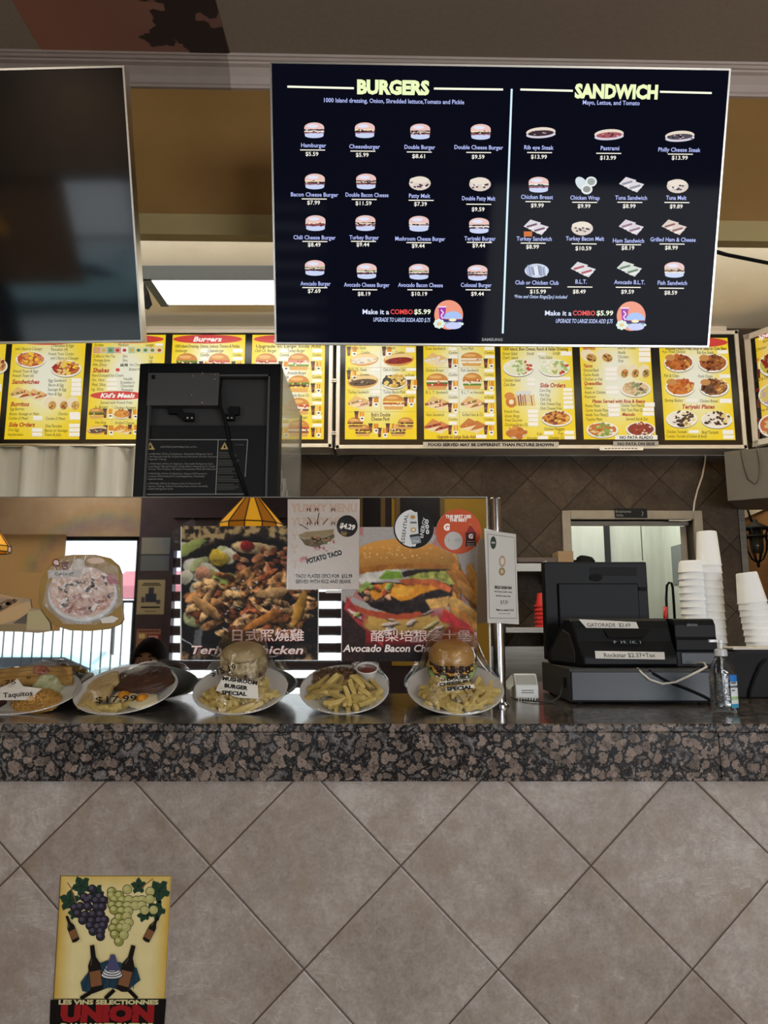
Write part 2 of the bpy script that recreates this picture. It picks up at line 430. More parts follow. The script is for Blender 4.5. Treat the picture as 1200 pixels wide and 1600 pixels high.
M['plum'] = noisy('plum_wall_paint', '#41343a', '#4b3d43', 6, 0.8)
M['cream_wall'] = noisy('cream_wall_paint', '#a58a6e', '#b0967a', 5, 0.8)
M['yellow_wall'] = noisy('yellow_wall_paint', '#c29a3c', '#caa244', 5, 0.8)
M['floor'] = noisy('floor_tile', '#7d6b5b', '#8e7c6b', 12, 0.35)
M['white_wall'] = noisy('corridor_wall_paint', '#c6cabd', '#d3d7ca', 3, 0.6, stretch=(6, 6, 0.7))
M['grey_paint'] = noisy('grey_cabinet_paint', '#56524c', '#605c55', 4, 0.6)
M['white_trim'] = mat('white_trim', '#cfc8bb', 0.5)
M['dooframe'] = noisy('door_frame_paint', '#877e70', '#948b7c', 12, 0.5)
M['black_gloss'] = mat('black_gloss_plastic', '#0c0d10', 0.2, spec=0.35)
M['black'] = noisy('black_plastic', '#0c0d0f', '#121316', 300, 0.5, 0.1, bdist=0.0005, spec=0.22)
M['black_matte'] = mat('black_matte', '#0e0f10', 0.7, spec=0.2)
M['navy_steel'] = mat('dark_painted_steel', '#151c23', 0.4)
M['dark_grey'] = mat('dark_grey_steel', '#333333', 0.5, spec=0.3)
M['mid_grey'] = mat('mid_grey_steel', '#4c4b4a', 0.5, spec=0.3)
M['silver'] = mat('brushed_aluminium', '#c9c5bd', 0.3, 1.0)
M['silver_paint'] = mat('silver_paint', '#cfcbc2', 0.35, 0.2)
M['steel'] = noisy('stainless_steel', '#6a665f', '#7c7870', 3, 0.36, metal=1.0, stretch=(1, 1, 30))
M['chrome'] = mat('chrome', '#a9a8aa', 0.14, 1.0)
M['white_plastic'] = mat('white_plastic', '#dcdcd8', 0.35)
M['foam'] = noisy('white_foam', '#ededeb', '#f5f5f3', 400, 0.45, 0.05, bdist=0.0004)
M['china'] = mat('white_china', '#dedcd6', 0.18, coat=0.5)
M['print'] = print_mat('printed_paper', 0.5, spec=0.2)
M['print_gloss'] = print_mat('glossy_print', 0.35, spec=0.16)
M['backlit'] = print_mat('backlit_menu_film', 0.35, emit=0.58, diffuse=0.3)
M['screen_print'] = print_mat('screen_picture', 0.2, emit=1.0, diffuse=0.02, spec=0.09)
M['screen'] = mat('screen_glass', '#050507', 0.06, spec=0.022, emit='#080a16', emit_s=1.0)
M['screen_off'] = mat('switched_off_screen', '#101317', 0.07, spec=0.5)
M['film'] = film_mat('cling_film', 0.045, 0.45, rough=0.04)
M['sleeve'] = film_mat('clear_sleeve', 0.02, 0.2, rough=0.12, wrinkle=0.12)
M['clear'] = film_mat('clear_acrylic', 0.06, 0.4, tint=(0.93, 0.95, 0.94), white=0.13)
M['clear_bottle'] = film_mat('clear_bottle_plastic', 0.05, 0.75, tint=(0.93, 0.96, 0.97), rough=0.03)
M['lens'] = mat('light_lens', '#ffffff', 0.5, emit='#fffdf4', emit_s=KITCHEN_LENS)

def mirror_mat():
    m = mat('mirror_glass', '#c3c5c2', 0.015, 1.0); g = NT(m)
    # an oily smear left on the glass: a shallow rainbow arc, plus faint wiping haze
    geo = g.n('ShaderNodeNewGeometry'); sp = g.n('ShaderNodeSeparateXYZ'); g.l(geo.outputs['Position'], sp.inputs[0])
    c = atY(165, 905, MIR); rr = (atY(165, 790, MIR) - c).length
    dx = g.math('MULTIPLY', g.math('SUBTRACT', sp.outputs[0], c.x), 0.80); dz = g.math('SUBTRACT', sp.outputs[2], c.z)
    d = g.math('SQRT', g.math('ADD', g.math('MULTIPLY', dx, dx), g.math('MULTIPLY', dz, dz)))
    tc = g.n('ShaderNodeTexCoord'); nz = g.noise(tc.outputs['Object'], 30, 4, 0.6, 0.8)
    t = g.math('DIVIDE', g.math('SUBTRACT', g.math('ADD', d, g.math('MULTIPLY', g.math('SUBTRACT', nz, 0.5), 0.03)), rr * 0.62), rr * 0.42)
    hue = g.ramp(t, [(0.0, '#c3c5c2'), (0.2, '#a49fc8'), (0.4, '#7d96cd'), (0.6, '#86b4b4'), (0.76, '#b6ba98'), (0.9, '#c4b8ac'), (1.0, '#c3c5c2')])
    up = g.math('GREATER_THAN', dz, 0.02)
    g.l(g.mix(g.math('MULTIPLY', up, g.math('MULTIPLY', g.math('SUBTRACT', g.noise(tc.outputs['Object'], 9, 4, 0.6), 0.34), 2.2, True)), (*lin('#c3c5c2'), 1), hue), g.b.inputs['Base Color'])
    return m
M['mirror'] = mirror_mat()

# ------------------------------------------------------------------ the setting
def struct(name, mb, m, label=None, **kw):
    o = mb.build(name, m, loc=(0, 0, 0), **kw); o['kind'] = 'structure'
    if label: o['label'] = label
    return o
XL, XR = -4.6, 4.6
struct('floor', MB().box(XL, XR, FRONT, 8.2, -0.1, 0), M['floor'], 'brown floor of the restaurant')
struct('ceiling', MB().box(XL, XR, FRONT, 2.47, CEIL, CEIL + 0.1), M['ceiling'], 'grey brown dining-room ceiling above the screens')
struct('ceiling_kitchen', MB().box(XL, XR, 2.47, 8.2, CEIL, CEIL + 0.1), M['kitchen_ceiling'], 'cream kitchen ceiling behind the header')
struct('wall_left', MB().box(XL - 0.1, XL, FRONT, 8.2, 0, CEIL), M['cream_wall'], 'cream side wall on the left')
struct('wall_right', MB().box(XR, XR + 0.1, FRONT, 8.2, 0, CEIL), M['cream_wall'], 'cream side wall on the right')

struct('wall_far', MB().box(XL, XR, 8.2, 8.3, 0, CEIL), M['cream_wall'], 'unseen plain wall added at the far end of the kitchen side to keep the sun out')  # out of view, added to block the sun from the rooms behind
# header above the counter, slightly askew to the counter
HY = lambda x: 2.40 + 0.022 * x
def slab_along(mb, y0, y1, z0, z1, x0=XL, x1=XR):
    lo = [(x0, HY(x0) + y0, z0), (x1, HY(x1) + y0, z0), (x1, HY(x1) + y1, z0), (x0, HY(x0) + y1, z0)]
    return mb.hexa(lo, [(p[0], p[1], z1) for p in lo])
struct('wall_header', slab_along(MB(), 0, 0.03, 2.80, CEIL), M['mustard'], 'mustard header wall behind the screens')
struct('trim_header', slab_along(MB(), -0.012, 0.035, 2.725, 2.805), M['olive'], 'trim along the bottom of the header, colour lightened as if lit by the screens')
tr = MB(); slab_along(tr, 0.03, 0.17, 2.845, 2.852, -3.4, 4.0); slab_along(tr, 0.165, 0.17, 2.852, 2.885, -3.4, 4.0)  # invented trough, added only to house the upward fill light
struct('trim_fill_trough', tr, M['white_trim'], 'unseen white trough added behind the header to house the fill light')
def crown(x0, x1):
    mb = MB(); z0 = 3.318
    prof = [(0, z0), (-0.012, z0), (-0.014, z0 + 0.008), (-0.020, z0 + 0.012), (-0.028, z0 + 0.035), (-0.048, z0 + 0.056), (-0.062, z0 + 0.060),
            (-0.064, z0 + 0.066), (-0.072, z0 + 0.067), (-0.078, z0 + 0.073), (-0.084, z0 + 0.074), (-0.086, CEIL), (0, CEIL)]
    a = [(x0, HY(x0) + y, z) for y, z in prof]; b = [(x1, HY(x1) + y, z) for y, z in prof]; n = len(prof)
    return mb.add(a + b, [tuple(range(n - 1, -1, -1)), tuple(range(n, 2 * n))] + [(i, (i + 1) % n, n + (i + 1) % n, n + i) for i in range(n)])
xs_ = atY(357, 110, 2.33).x  # moulding turns from grey to a paler tone right of here
struct('trim_1', crown(XL, xs_), M['crown'], 'grey crown moulding left of the tone change')
struct('trim_2', crown(xs_, XR), M['crown_light'], 'paler crown moulding right of the tone change')

# painted panel on the dining-room ceiling (a plain dusk-and-tree picture)
x0, x1 = -1.245, -0.562
mp_ = Print((0, 1.6, CEIL - 0.001), (1, 0, 0), (0, -1, 0), 0.0004)
yA, yB = 0.25, -0.715     # local v runs towards the camera
h, w = 60, 40
gy, gx = np.mgrid[0:1:60j, 0:1:40j]
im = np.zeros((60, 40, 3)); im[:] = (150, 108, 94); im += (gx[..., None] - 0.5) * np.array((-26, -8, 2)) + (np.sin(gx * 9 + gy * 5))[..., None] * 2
pts, fc, cc = [], [], []
for j in range(60):
    for i in range(40): pts.append((x0 + (x1 - x0) * i / 39, yB + (yA - yB) * j / 59)); cc.append(tuple(im[j, i]))
for j in range(59):
    for i in range(39): fc.append((j * 40 + i, j * 40 + i + 1, (j + 1) * 40 + i + 1, (j + 1) * 40 + i))
mp_.loc(pts, fc, cc)
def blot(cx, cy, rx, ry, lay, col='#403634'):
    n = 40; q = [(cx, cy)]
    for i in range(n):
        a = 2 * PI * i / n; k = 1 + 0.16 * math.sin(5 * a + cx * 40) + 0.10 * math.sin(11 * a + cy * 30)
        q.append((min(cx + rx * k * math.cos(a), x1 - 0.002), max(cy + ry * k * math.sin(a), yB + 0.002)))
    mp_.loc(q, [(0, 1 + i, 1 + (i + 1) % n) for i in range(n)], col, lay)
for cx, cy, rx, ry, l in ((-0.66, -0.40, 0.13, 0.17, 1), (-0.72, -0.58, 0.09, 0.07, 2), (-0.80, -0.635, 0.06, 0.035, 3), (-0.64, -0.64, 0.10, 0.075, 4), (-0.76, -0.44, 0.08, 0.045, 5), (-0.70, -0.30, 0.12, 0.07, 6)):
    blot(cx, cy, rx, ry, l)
o = mp_.build('ceiling_mural', M['print'], loc=(0, 1.6, CEIL)); tag(o, 'dusk mural with a dark tree painted on the ceiling above the left screen', 'mural', kind='thing')

# kitchen back wall with the doorway
dl, dr = atY(893, 870, BACK).x, atY(1086, 870, BACK).x
dz = atY(980, 812, BACK).z
wx = atY(1163, 850, BACK).x
wb = MB(); wb.box(XL, dl, BACK, BACK + 0.12, 0, CEIL); wb.box(dr, wx, BACK, BACK + 0.12, 0, CEIL); wb.box(dl, dr, BACK, BACK + 0.12, dz, CEIL)
wb.box(wx, XR, BACK, BACK + 0.12, 2.55, CEIL)
struct('wall_back', wb, M['tile_back'], 'brown diagonal tiled wall behind the kitchen')
struct('trim_ceiling', MB().box(XL, 2.4, BACK - 0.035, BACK, CEIL - 0.035, CEIL), M['white_trim'], 'pale trim between the kitchen ceiling and the back wall')
struct('trim_corner', MB().box(wx - 0.03, wx + 0.012, BACK - 0.012, BACK + 0.13, 0, 2.3), M['steel'], 'steel strip on the end of the tiled wall')
# door frame, door, corridor
ff = MB(); fw = 0.058
ff.box(dl - fw, dl, BACK - 0.025, BACK + 0.13, 0, dz + fw); ff.box(dr, dr + fw, BACK - 0.025, BACK + 0.13, 0, dz + fw); ff.box(dl, dr, BACK - 0.025, BACK + 0.13, dz, dz + fw)
ff.box(dl, dr, BACK + 0.06, BACK + 0.10, dz - 0.03, dz)
fr_ = struct('trim_doorway', ff, M['dooframe'], 'greige frame around the staff doorway', bevel=0.004)
cw = MB(); cY = 6.1
lx = atY(941, 850, 5.9).x
cw.box(dl - 0.5, lx, cY - 0.25, cY - 0.2, 0, 2.9); cw.box(lx + 0.10, atY(1003, 850, cY).x - 0.006, cY, cY + 0.05, 0, 2.9)
cw.box(atY(1003, 850, cY).x + 0.006, 2.6, cY, cY + 0.05, 0, 2.9); cw.box(2.41, 2.44, BACK + 0.13, cY, 0, 2.9)
cw.box(dl - 0.55, dl - 0.5, BACK + 0.12, cY, 0, 2.9); cw.box(dl - 0.55, 2.6, BACK + 0.12, cY + 0.05, 2.9, 2.95)
struct('wall_corridor', cw, M['white_wall'], 'pale green white corridor walls seen through the doorway')
struct('wall_corridor_gap', MB().box(lx, lx + 0.1, cY - 0.1, cY - 0.05, 0, 2.9), M['dark_grey'], 'dark gap between two corridor panels')
dd = MB(); q0 = atY(1072, 870, BACK + 0.10)
a0 = Vector((dr - 0.004, BACK + 0.10, 0)); dv = Vector((0.30, 0.64, 0)); nn = Vector((-0.036, 0.017, 0))
dd.prism([a0 + Vector((0, 0, 0.01)), a0 + dv + Vector((0, 0, 0.01)), a0 + dv + Vector((0, 0, dz - 0.03)), a0 + Vector((0, 0, dz - 0.03))], nn)
struct('door_1', dd, M['dooframe'], 'open staff door folded against the right jamb', bevel=0.003)

# the room beyond the tiled wall, far right
f1, f2 = atY(1160, 813.5, 7.8), atY(1205, 792, 6.93); zb = (f1.z + f2.z) / 2; bd_ = (f2 - f1); bd_.z = 0; bd_.normalize(); f3 = f1 + bd_ * 3.2; f1 = f1 - bd_ * 1.0; bn = Vector((-bd_.y, bd_.x, 0))
if bn.y < 0: bn = -bn
def bwall(z0, z1, off, th):
    lo = [f1 + bn * off, f3 + bn * off, f3 + bn * (off + th), f1 + bn * (off + th)]
    return MB().hexa([Vector((p.x, p.y, z0)) for p in lo], [Vector((p.x, p.y, z1)) for p in lo])
struct('wall_beyond', bwall(0, zb - .05, 0.02, .1), noisy('brown_panelling', '#7d5a38', '#946d46', 3, 0.5, stretch=(1, 1, 12)), 'brown panelled wall of the room on the far right')
struct('trim_beyond', bwall(zb - .05, zb + .03, -.06, .2), M['white_trim'], 'pale beam across the room on the far right')
struct('wall_beyond_upper', bwall(zb + .03, CEIL, .02, .1), M['yellow_wall'], 'yellow upper wall of the room on the far right')

# dining-room wall behind the camera, seen in the mirror
w1a, w1b = XL + 0.15, mir(212, 950, FRONT).x
w1t = mir(150, 838, FRONT).z
lvA, lvB = mir(268, 950, FRONT).x, mir(546, 950, FRONT).x
lvt = mir(400, 858, FRONT).z
w4a, w4b = 1.25, 4.15
SILL = 0.35
wf = MB()
def span(a, b, z0=0, z1=CEIL): wf.box(a, b, FRONT - 0.12, FRONT, z0, z1)
span(XL, w1a); span(w1a, w1b, 0, SILL); span(w1b, lvA); span(lvA, lvB, 0, SILL); span(lvA, lvB, lvt)
span(lvB, w4a); span(w4a, w4b, 0, 0.65); span(w4a, w4b, 2.35); span(w4b, XR)
struct('wall_front', wf, M['plum'], 'dark plum window wall of the dining room')
yw = MB(); yw.box(mir(612, 900, FRONT).x, w4a - 0.06, FRONT, FRONT + 0.02, 0.9, 2.72)
struct('wall_front_panel', yw, M['yellow_wall'], 'yellow panel on the window wall')
def window(n, a, b, z0, z1):
    f = MB(); t = 0.04
    f.box(a, a + t, FRONT - 0.1, FRONT - 0.04, z0, z1); f.box(b - t, b, FRONT - 0.1, FRONT - 0.04, z0, z1)
    f.box(a, b, FRONT - 0.1, FRONT - 0.04, z0, z0 + t); f.box(a, b, FRONT - 0.1, FRONT - 0.04, z1 - t, z1)
    return struct('window_%d' % n, f, M['black_matte'], 'dark frame of dining-room window %d' % n)
struct('wall_front_header', MB().box(w1a, w1b, FRONT - 0.12, FRONT, w1t, CEIL), M['cream_wall'], 'cream wall above the far left window')
window(1, w1a, w1b, SILL, w1t); window(2, w4a, w4b, 0.65, 2.35)

# ------------------------------------------------------------------ the counter and the mirror on it
t = thing('service_counter', 'service counter faced with greige slate tiles laid on the diagonal', 'counter', (0, 1.9, 0))
MB().box(-2.6, 2.6, 1.79, 3.0, 0, CT - 0.134).build('tiled_front', M['tile_front'], t)
t = thing('countertop', 'brown and black speckled granite countertop with a thick front edge', 'countertop', (0, 1.9, CT - 0.134))
s_ = MB().box(-2.62, 2.62, 1.768, 3.03, CT - 0.02, CT).build('granite_slab', M['granite'], t, bevel=0.004, seg=3)
MB().box(-2.62, atY(1125, 1180, 1.774).x - 0.0006, 1.774, 1.80, CT - 0.134, CT - 0.0205).build('granite_apron', M['granite'], t, bevel=0.002)
MB().box(atY(1125, 1180, 1.774).x + 0.0006, 2.62, 1.774, 1.80, CT - 0.134, CT - 0.0205).build('granite_apron', M['granite'], t, bevel=0.002)

mx1 = atY(762, 900, MIR).x; mzt = atY(600, 777.5, MIR).z
t = thing('counter_mirror', 'long mirror panel standing upright on the granite counter', 'mirror', (-0.8, MIR, CT))
MB().box(-2.4, mx1, MIR, MIR + 0.006, CT, mzt).build('mirror_sheet', M['mirror'], t)
ed = MB(); ed.box(-2.4, mx1, MIR - 0.0006, MIR + 0.007, mzt, mzt + 0.003); ed.box(mx1, mx1 + 0.005, MIR - 0.0006, MIR + 0.007, CT, mzt + 0.003)
ed.build('edge_strip', M['steel'], t)
# ------------------------------------------------------------------ the two screens under the header
def tv_body(name, label, O, ex, ey, u0, u1, v0, v1, screen_mat):
    ex, ey = Vector(ex).normalized(), Vector(ey).normalized(); n = ex.cross(ey)
    base = O + ex * (u0 + u1) / 2 + ey * v0
    t = thing(name, label, 'television', base)
    P = lambda u, v, w: O + ex * u + ey * v + n * w
    def bx(mb, a, b, c, d, w0, w1):
        return mb.hexa([P(a, c, w0), P(b, c, w0), P(b, d, w0), P(a, d, w0)], [P(a, c, w1), P(b, c, w1), P(b, d, w1), P(a, d, w1)])
    mb = MB(); bz = 0.0055
    bx(mb, u0, u1, v0, v0 + bz, -0.035, 0.003); bx(mb, u0, u1, v1 - bz, v1, -0.035, 0.003)
    bx(mb, u0, u0 + bz, v0 + bz, v1 - bz, -0.035, 0.003); bx(mb, u1 - bz, u1, v0 + bz, v1 - bz, -0.035, 0.003)
    mb.build('bezel', M['silver'], t, bevel=0.001)
    sc = bx(MB(), u0 + bz, u1 - bz, v0 + bz, v1 - bz, -0.03, 0.0).build('screen', screen_mat, t)
    hb = bx(MB(), u0 + 0.02, u1 - 0.02, v0 + 0.02, v1 - 0.02, -0.062, -0.03); hb.build('housing', M['black_matte'], t, bevel=0.01)
    um, vm = (u0 + u1) / 2, (v0 + v1) / 2
    c = P(um, vm, -0.06); w = Vector((c.x, HY(c.x), c.z))
    mb = MB(); bx(mb, um - 0.2, um + 0.2, vm - 0.12, vm + 0.12, -0.075, -0.06); mb.tube([c, w], 0.025, 10)
    mb.box(w.x - 0.15, w.x + 0.15, w.y - 0.02, w.y - 0.002, w.z - 0.1, w.z + 0.1)
    mb.build('wall_mount', M['dark_grey'], t)
    return t
psi = 0.02
bc = atY(768, 540, 2.05); tc_ = atY(781, 102, 1.803)
ex = Vector((math.cos(psi), math.sin(psi), 0)); ey = tc_ - bc; ey = (ey - ex * ey.dot(ex)).normalized()
T = Print(bc, ex, ey, 0.0003)
uvs = [T.uv(*q) for q in ((421, 97), (430, 540), (1142, 107), (1107, 541))]
U0, U1 = (uvs[0][0] + uvs[1][0]) / 2, (uvs[2][0] + uvs[3][0]) / 2
V0, V1 = (uvs[1][1] + uvs[3][1]) / 2, (uvs[0][1] + uvs[2][1]) / 2
menu_tv = tv_body('menu_television', 'large lit menu screen listing burgers and sandwiches on black', bc, ex, ey, U0, U1, V0, V1, M['screen'])
T.lay = 2
WHT, BLU, LIME = '#f4f4f6', '#b9c4ff', '#eefcc0'
def heading(txt, x, y, w):
    T.text(txt, x, y, 20.5, LIME, w=w, bold=0.055, lay=3)
heading('BURGERS', 614.5, 136.5, 113); heading('SANDWICH', 963, 143, 130)
T.line([(449, 135.5), (553, 138)], 3.2, '#fdffe6'); T.line([(678, 138.5), (786, 140)], 3.2, '#fdffe6')
T.line([(813, 140), (895, 142)], 3.2, '#fdffe6'); T.line([(1031, 143.5), (1112, 145.5)], 3.2, '#fdffe6')
T.line([(799.5, 139), (785.5, 521)], 3.0, '#d6f0ff')
T.text('1000 Island dressing, Onion, Shredded lettuce,Tomato and Pickle', 616, 158, 6.8, BLU, w=219, bold=0.012)
T.text('Mayo, Lettue, and Tomato', 955, 160.5, 6.8, BLU, w=89, bold=0.012)
def tv_bun(cx, cy, w, h, mid, top='#e9c2bd', lowc='#c9d3f2'):
    T.ell(cx, cy - h * 0.18, w / 2, h * 0.32, top, 3, 18, 0, 0, PI)
    T.rect(cx - w / 2, cy - h * 0.19, cx + w / 2, cy - h * 0.05, top, 3)
    T.ell(cx - w * 0.08, cy - h * 0.27, w * 0.28, h * 0.11, '#dfe3f5', 4, 14)
    T.rect(cx - w * 0.47, cy + h * 0.16, cx + w * 0.47, cy + h * 0.34, lowc, 3)
    T.ell(cx, cy + h * 0.33, w * 0.47, h * 0.15, lowc, 4, 16)
    y0, y1 = cy - h * 0.06, cy + h * 0.18; n = len(mid)
    for i, c in enumerate(mid):
        a, b = y0 + (y1 - y0) * i / n, y0 + (y1 - y0) * (i + 1) / n
        m = 9; pts = [(cx - w / 2 + w * k / m, a + rnd.uniform(-0.6, 0.6)) for k in range(m + 1)] + [(cx + w / 2 - w * k / m, b + rnd.uniform(-0.5, 0.9)) for k in range(m + 1)]
        T.poly(pts, c, 5 + i)
    for k in range(7): T.ell(cx + rnd.uniform(-.42, .42) * w, cy + rnd.uniform(-.05, .15) * h, 1.6, 0.9, rnd.choice(['#0d0d18', '#f1d8d2', '#40283a']), 9, 6)
def tv_wedge(cx, cy, w, h, n=2, c1='#d8d2da', c2='#6a4a5c'):
    for i in range(n):
        ox, oy = (i - (n - 1) / 2) * w * 0.34, (i - (n - 1) / 2) * h * 0.28
        q = [(-.36, .05), (-.05, -.42), (.42, -.20), (.10, .36)]
        T.poly([(cx + ox + a * w, cy + oy + b * h) for a, b in q], c1, 3 + 3 * i)
        T.line([(cx + ox - .22 * w, cy + oy + .08 * h), (cx + ox + .24 * w, cy + oy - .12 * h)], h * 0.13, c2, 4 + 3 * i)
        T.line([(cx + ox - .12 * w, cy + oy + .24 * h), (cx + ox + .3 * w, cy + oy + .02 * h)], h * 0.06, '#f4f0ee', 5 + 3 * i)
def tv_sub(cx, cy, w, h, fill):
    T.ell(cx, cy - h * .05, w / 2, h * .42, '#e6d6c6', 3, 22, -0.06); T.ell(cx, cy + h * .18, w / 2, h * .3, '#d5cfdc', 4, 22, -0.06)
    T.ell(cx, cy + h * .05, w * .44, h * .25, fill, 5, 20, -0.06)
    for k in range(14): T.ell(cx + rnd.uniform(-.4, .4) * w, cy + h * .05 + rnd.uniform(-.18, .18) * h, 2, 1, rnd.choice([fill, '#0e0c14', '#c9a4a0']), 6, 6)
DK, ME, LT = '#2c2030', '#8d5a62', '#f0e6dc'
def item(name, ix, iy, nx, ny, price, prx, pry, art):
    T.text(name, nx, ny, 6.4, BLU, w=max(17, art[1]), bold=0.014)
    ly = (ny + pry) / 2 + 0.6
    T.line([(prx - 18.5, ly), (prx + 20.5, ly + 0.3)], 1.5, '#fff8e8')
    T.text(price, prx, pry, 6.2, '#fbf6ea', bold=0.014, w=25 if len(price) > 5 else 20)
    k = art[0]
    if k == 'b': tv_bun(ix, iy, 31, 25, art[2])
    elif k == 'w': tv_wedge(ix, iy, 35, 23, 2, *(art[2:]))
    elif k == 's': tv_sub(ix, iy, 46, 18, art[2])
    elif k == 'wrap':
        T.ell(ix - 6, iy - 3, 12, 8, '#d2dde2', 3, 16, 0.9); T.ell(ix + 9, iy - 6, 9, 8, '#dfe6e6', 4, 16); T.ell(ix + 9, iy - 6, 6, 5.5, '#9aa09a', 5, 14)
        T.ell(ix + 2, iy + 6, 9, 8, '#e3e8e8', 6, 16); T.ell(ix + 2, iy + 6, 6, 5, '#8d9088', 7, 14)
    elif k == 'pile':
        T.ell(ix, iy, 19, 11, '#c7cfe2', 3, 20)
        for q in range(16): T.line([(ix - 16 + q * 2, iy - 8 + rnd.uniform(-2, 3)), (ix - 13 + q * 1.9, iy + 8 + rnd.uniform(-2, 2))], 1.1, rnd.choice(['#4a5578', '#eef0fb', '#8a95bd']), 4)
    elif k == 'm':
        T.ell(ix, iy, 17, 11, '#d9cbbf', 3, 18); T.ell(ix - 1, iy - 5, 15, 5, '#e7dccd', 4, 16)
        for q in range(12): T.ell(ix + rnd.uniform(-13, 13), iy + rnd.uniform(-1, 6), 2.2, 1.4, rnd.choice(['#3a2c40', '#4f3f50', '#efe7de']), 5, 7)
B1 = [DK, LT, ME]; B2 = ['#f2dfae', DK, ME]; B3 = [DK, '#f3e3c0', DK, ME]; BG = ['#8ca36a', '#e8e2cc', ME, DK]
for a in (('Hamburger', 491, 204, 490, 227, '$5.59', 487.5, 240.5, ('b', 39, B1)), ('Cheeseburger', 570, 204, 569.7, 229, '$5.99', 566, 242, ('b', 48, B2)),
          ('Double Burger', 656.5, 206, 656, 229.8, '$8.61', 654, 244, ('b', 48, B3)), ('Double Cheese Burger', 751, 206.5, 748, 230.2, '$9.59', 747, 245, ('b', 76, B2)),
          ('Bacon Cheese Burger', 492, 284, 491.5, 304, '$7.99', 490, 316.5, ('b', 74, B2)), ('Double Bacon Cheese', 572, 284, 573.5, 304.5, '$11.59', 568, 317.5, ('b', 67, B3)),
          ('Patty Melt', 656, 286.5, 655.5, 306, '$7.39', 657, 318.7, ('m', 33)), ('Double Patty Melt', 750, 288, 748, 310, '$9.59', 747, 327, ('m', 52)),
          ('Chili Cheese Burger', 493, 349, 491.5, 371, '$8.49', 491, 382.3, ('b', 66, ['#f0dcc0', '#9a4f4a', ME])), ('Turkey Burger', 571, 349, 569, 371, '$9.44', 567, 382, ('b', 46, B3)),
          ('Mushroom Cheese Burger', 654.5, 350, 656.5, 373, '$9.44', 653.5, 384, ('b', 78, ['#e8dcd0', '#8f7f80', '#d8d8e8'])), ('Teriyaki Burger', 748.5, 353, 750, 372.7, '$9.44', 748, 383.6, ('b', 49, ['#2a2c2a', LT, DK])),
          ('Avocado Burger', 492, 419, 493, 443, '$7.69', 491, 454.5, ('b', 47, BG)), ('Avocado Cheese Burger', 573, 424, 573, 445, '$8.19', 569, 459, ('b', 71, BG)),
          ('Avocado Bacon Cheese', 654.5, 425, 657, 445.3, '$10.19', 655, 459, ('b', 70, BG)), ('Colossal Burger', 746, 426.5, 744, 445.3, '$9.44', 746, 459, ('b', 48, B3)),
          ('Rib eye Steak', 845, 207.5, 842, 230.5, '$13.99', 842, 245, ('s', 46, '#3b2a34')), ('Pastrami', 951.5, 210.5, 953, 231.5, '$13.99', 950, 246.5, ('s', 29, '#a2525a')),
          ('Philly Cheese Steak', 1062, 213, 1061.5, 234, '$13.99', 1062, 246.5, ('s', 66, '#4e4a55')),
          ('Chicken Breast', 841.5, 289, 839, 307.8, '$9.99', 839.5, 321, ('b', 50, ['#f4efe4', '#3d4a40', ME])), ('Chicken Wrap', 914.5, 290, 914, 309, '$9.99', 912.5, 322, ('wrap', 46)),
          ('Tuna Sandwich', 985.5, 289.5, 986, 309, '$8.99', 983, 322, ('w', 50, '#d9d3d8', '#8a8a9a')), ('Tuna Melt', 1058.5, 291, 1056.5, 309, '$9.89', 1056.5, 322.5, ('m', 32)),
          ('Turkey Sandwich', 836.5, 356, 834.5, 373, '$8.99', 832, 385.5, ('w', 55)), ('Turkey Bacon Melt', 909.5, 357, 914, 372.8, '$10.59', 911.5, 388, ('m', 60)),
          ('Ham Sandwich', 985, 356, 982, 376, '$8.19', 981, 387.3, ('w', 49, '#d5ccd4', '#8a6878')), ('Grilled Ham & Cheese', 1052, 356, 1051.5, 374.3, '$8.99', 1049, 387, ('w', 71, '#d9c8bd', '#8a5a5e')),
          ('Club or Chicken Club', 838.5, 423, 839, 441.5, '$15.99', 840.5, 455.5, ('pile', 68)), ('B.L.T.', 910, 422, 908, 440, '$8.49', 905, 455.5, ('w', 18, '#d6d3d6', '#a8454c')),
          ('Avocado B.L.T.', 982, 421, 983.5, 440.8, '$9.59', 980.5, 455.8, ('w', 48, '#d0d6cc', '#5b7a62')), ('Fish Sandwich', 1053.5, 422, 1050.5, 442, '$8.59', 1048, 457.3, ('b', 46, ['#a8b58a', '#8a4c3c', '#e5e2d8']))):
    item(*a)
T.rect(818, 362, 831, 370, '#c96a1e', 12)
T.text('*Fries and Onion Rings(2pc) included', 845, 463.5, 5.2, '#c6d6ff', w=83, bold=0.01, shear=0.3)
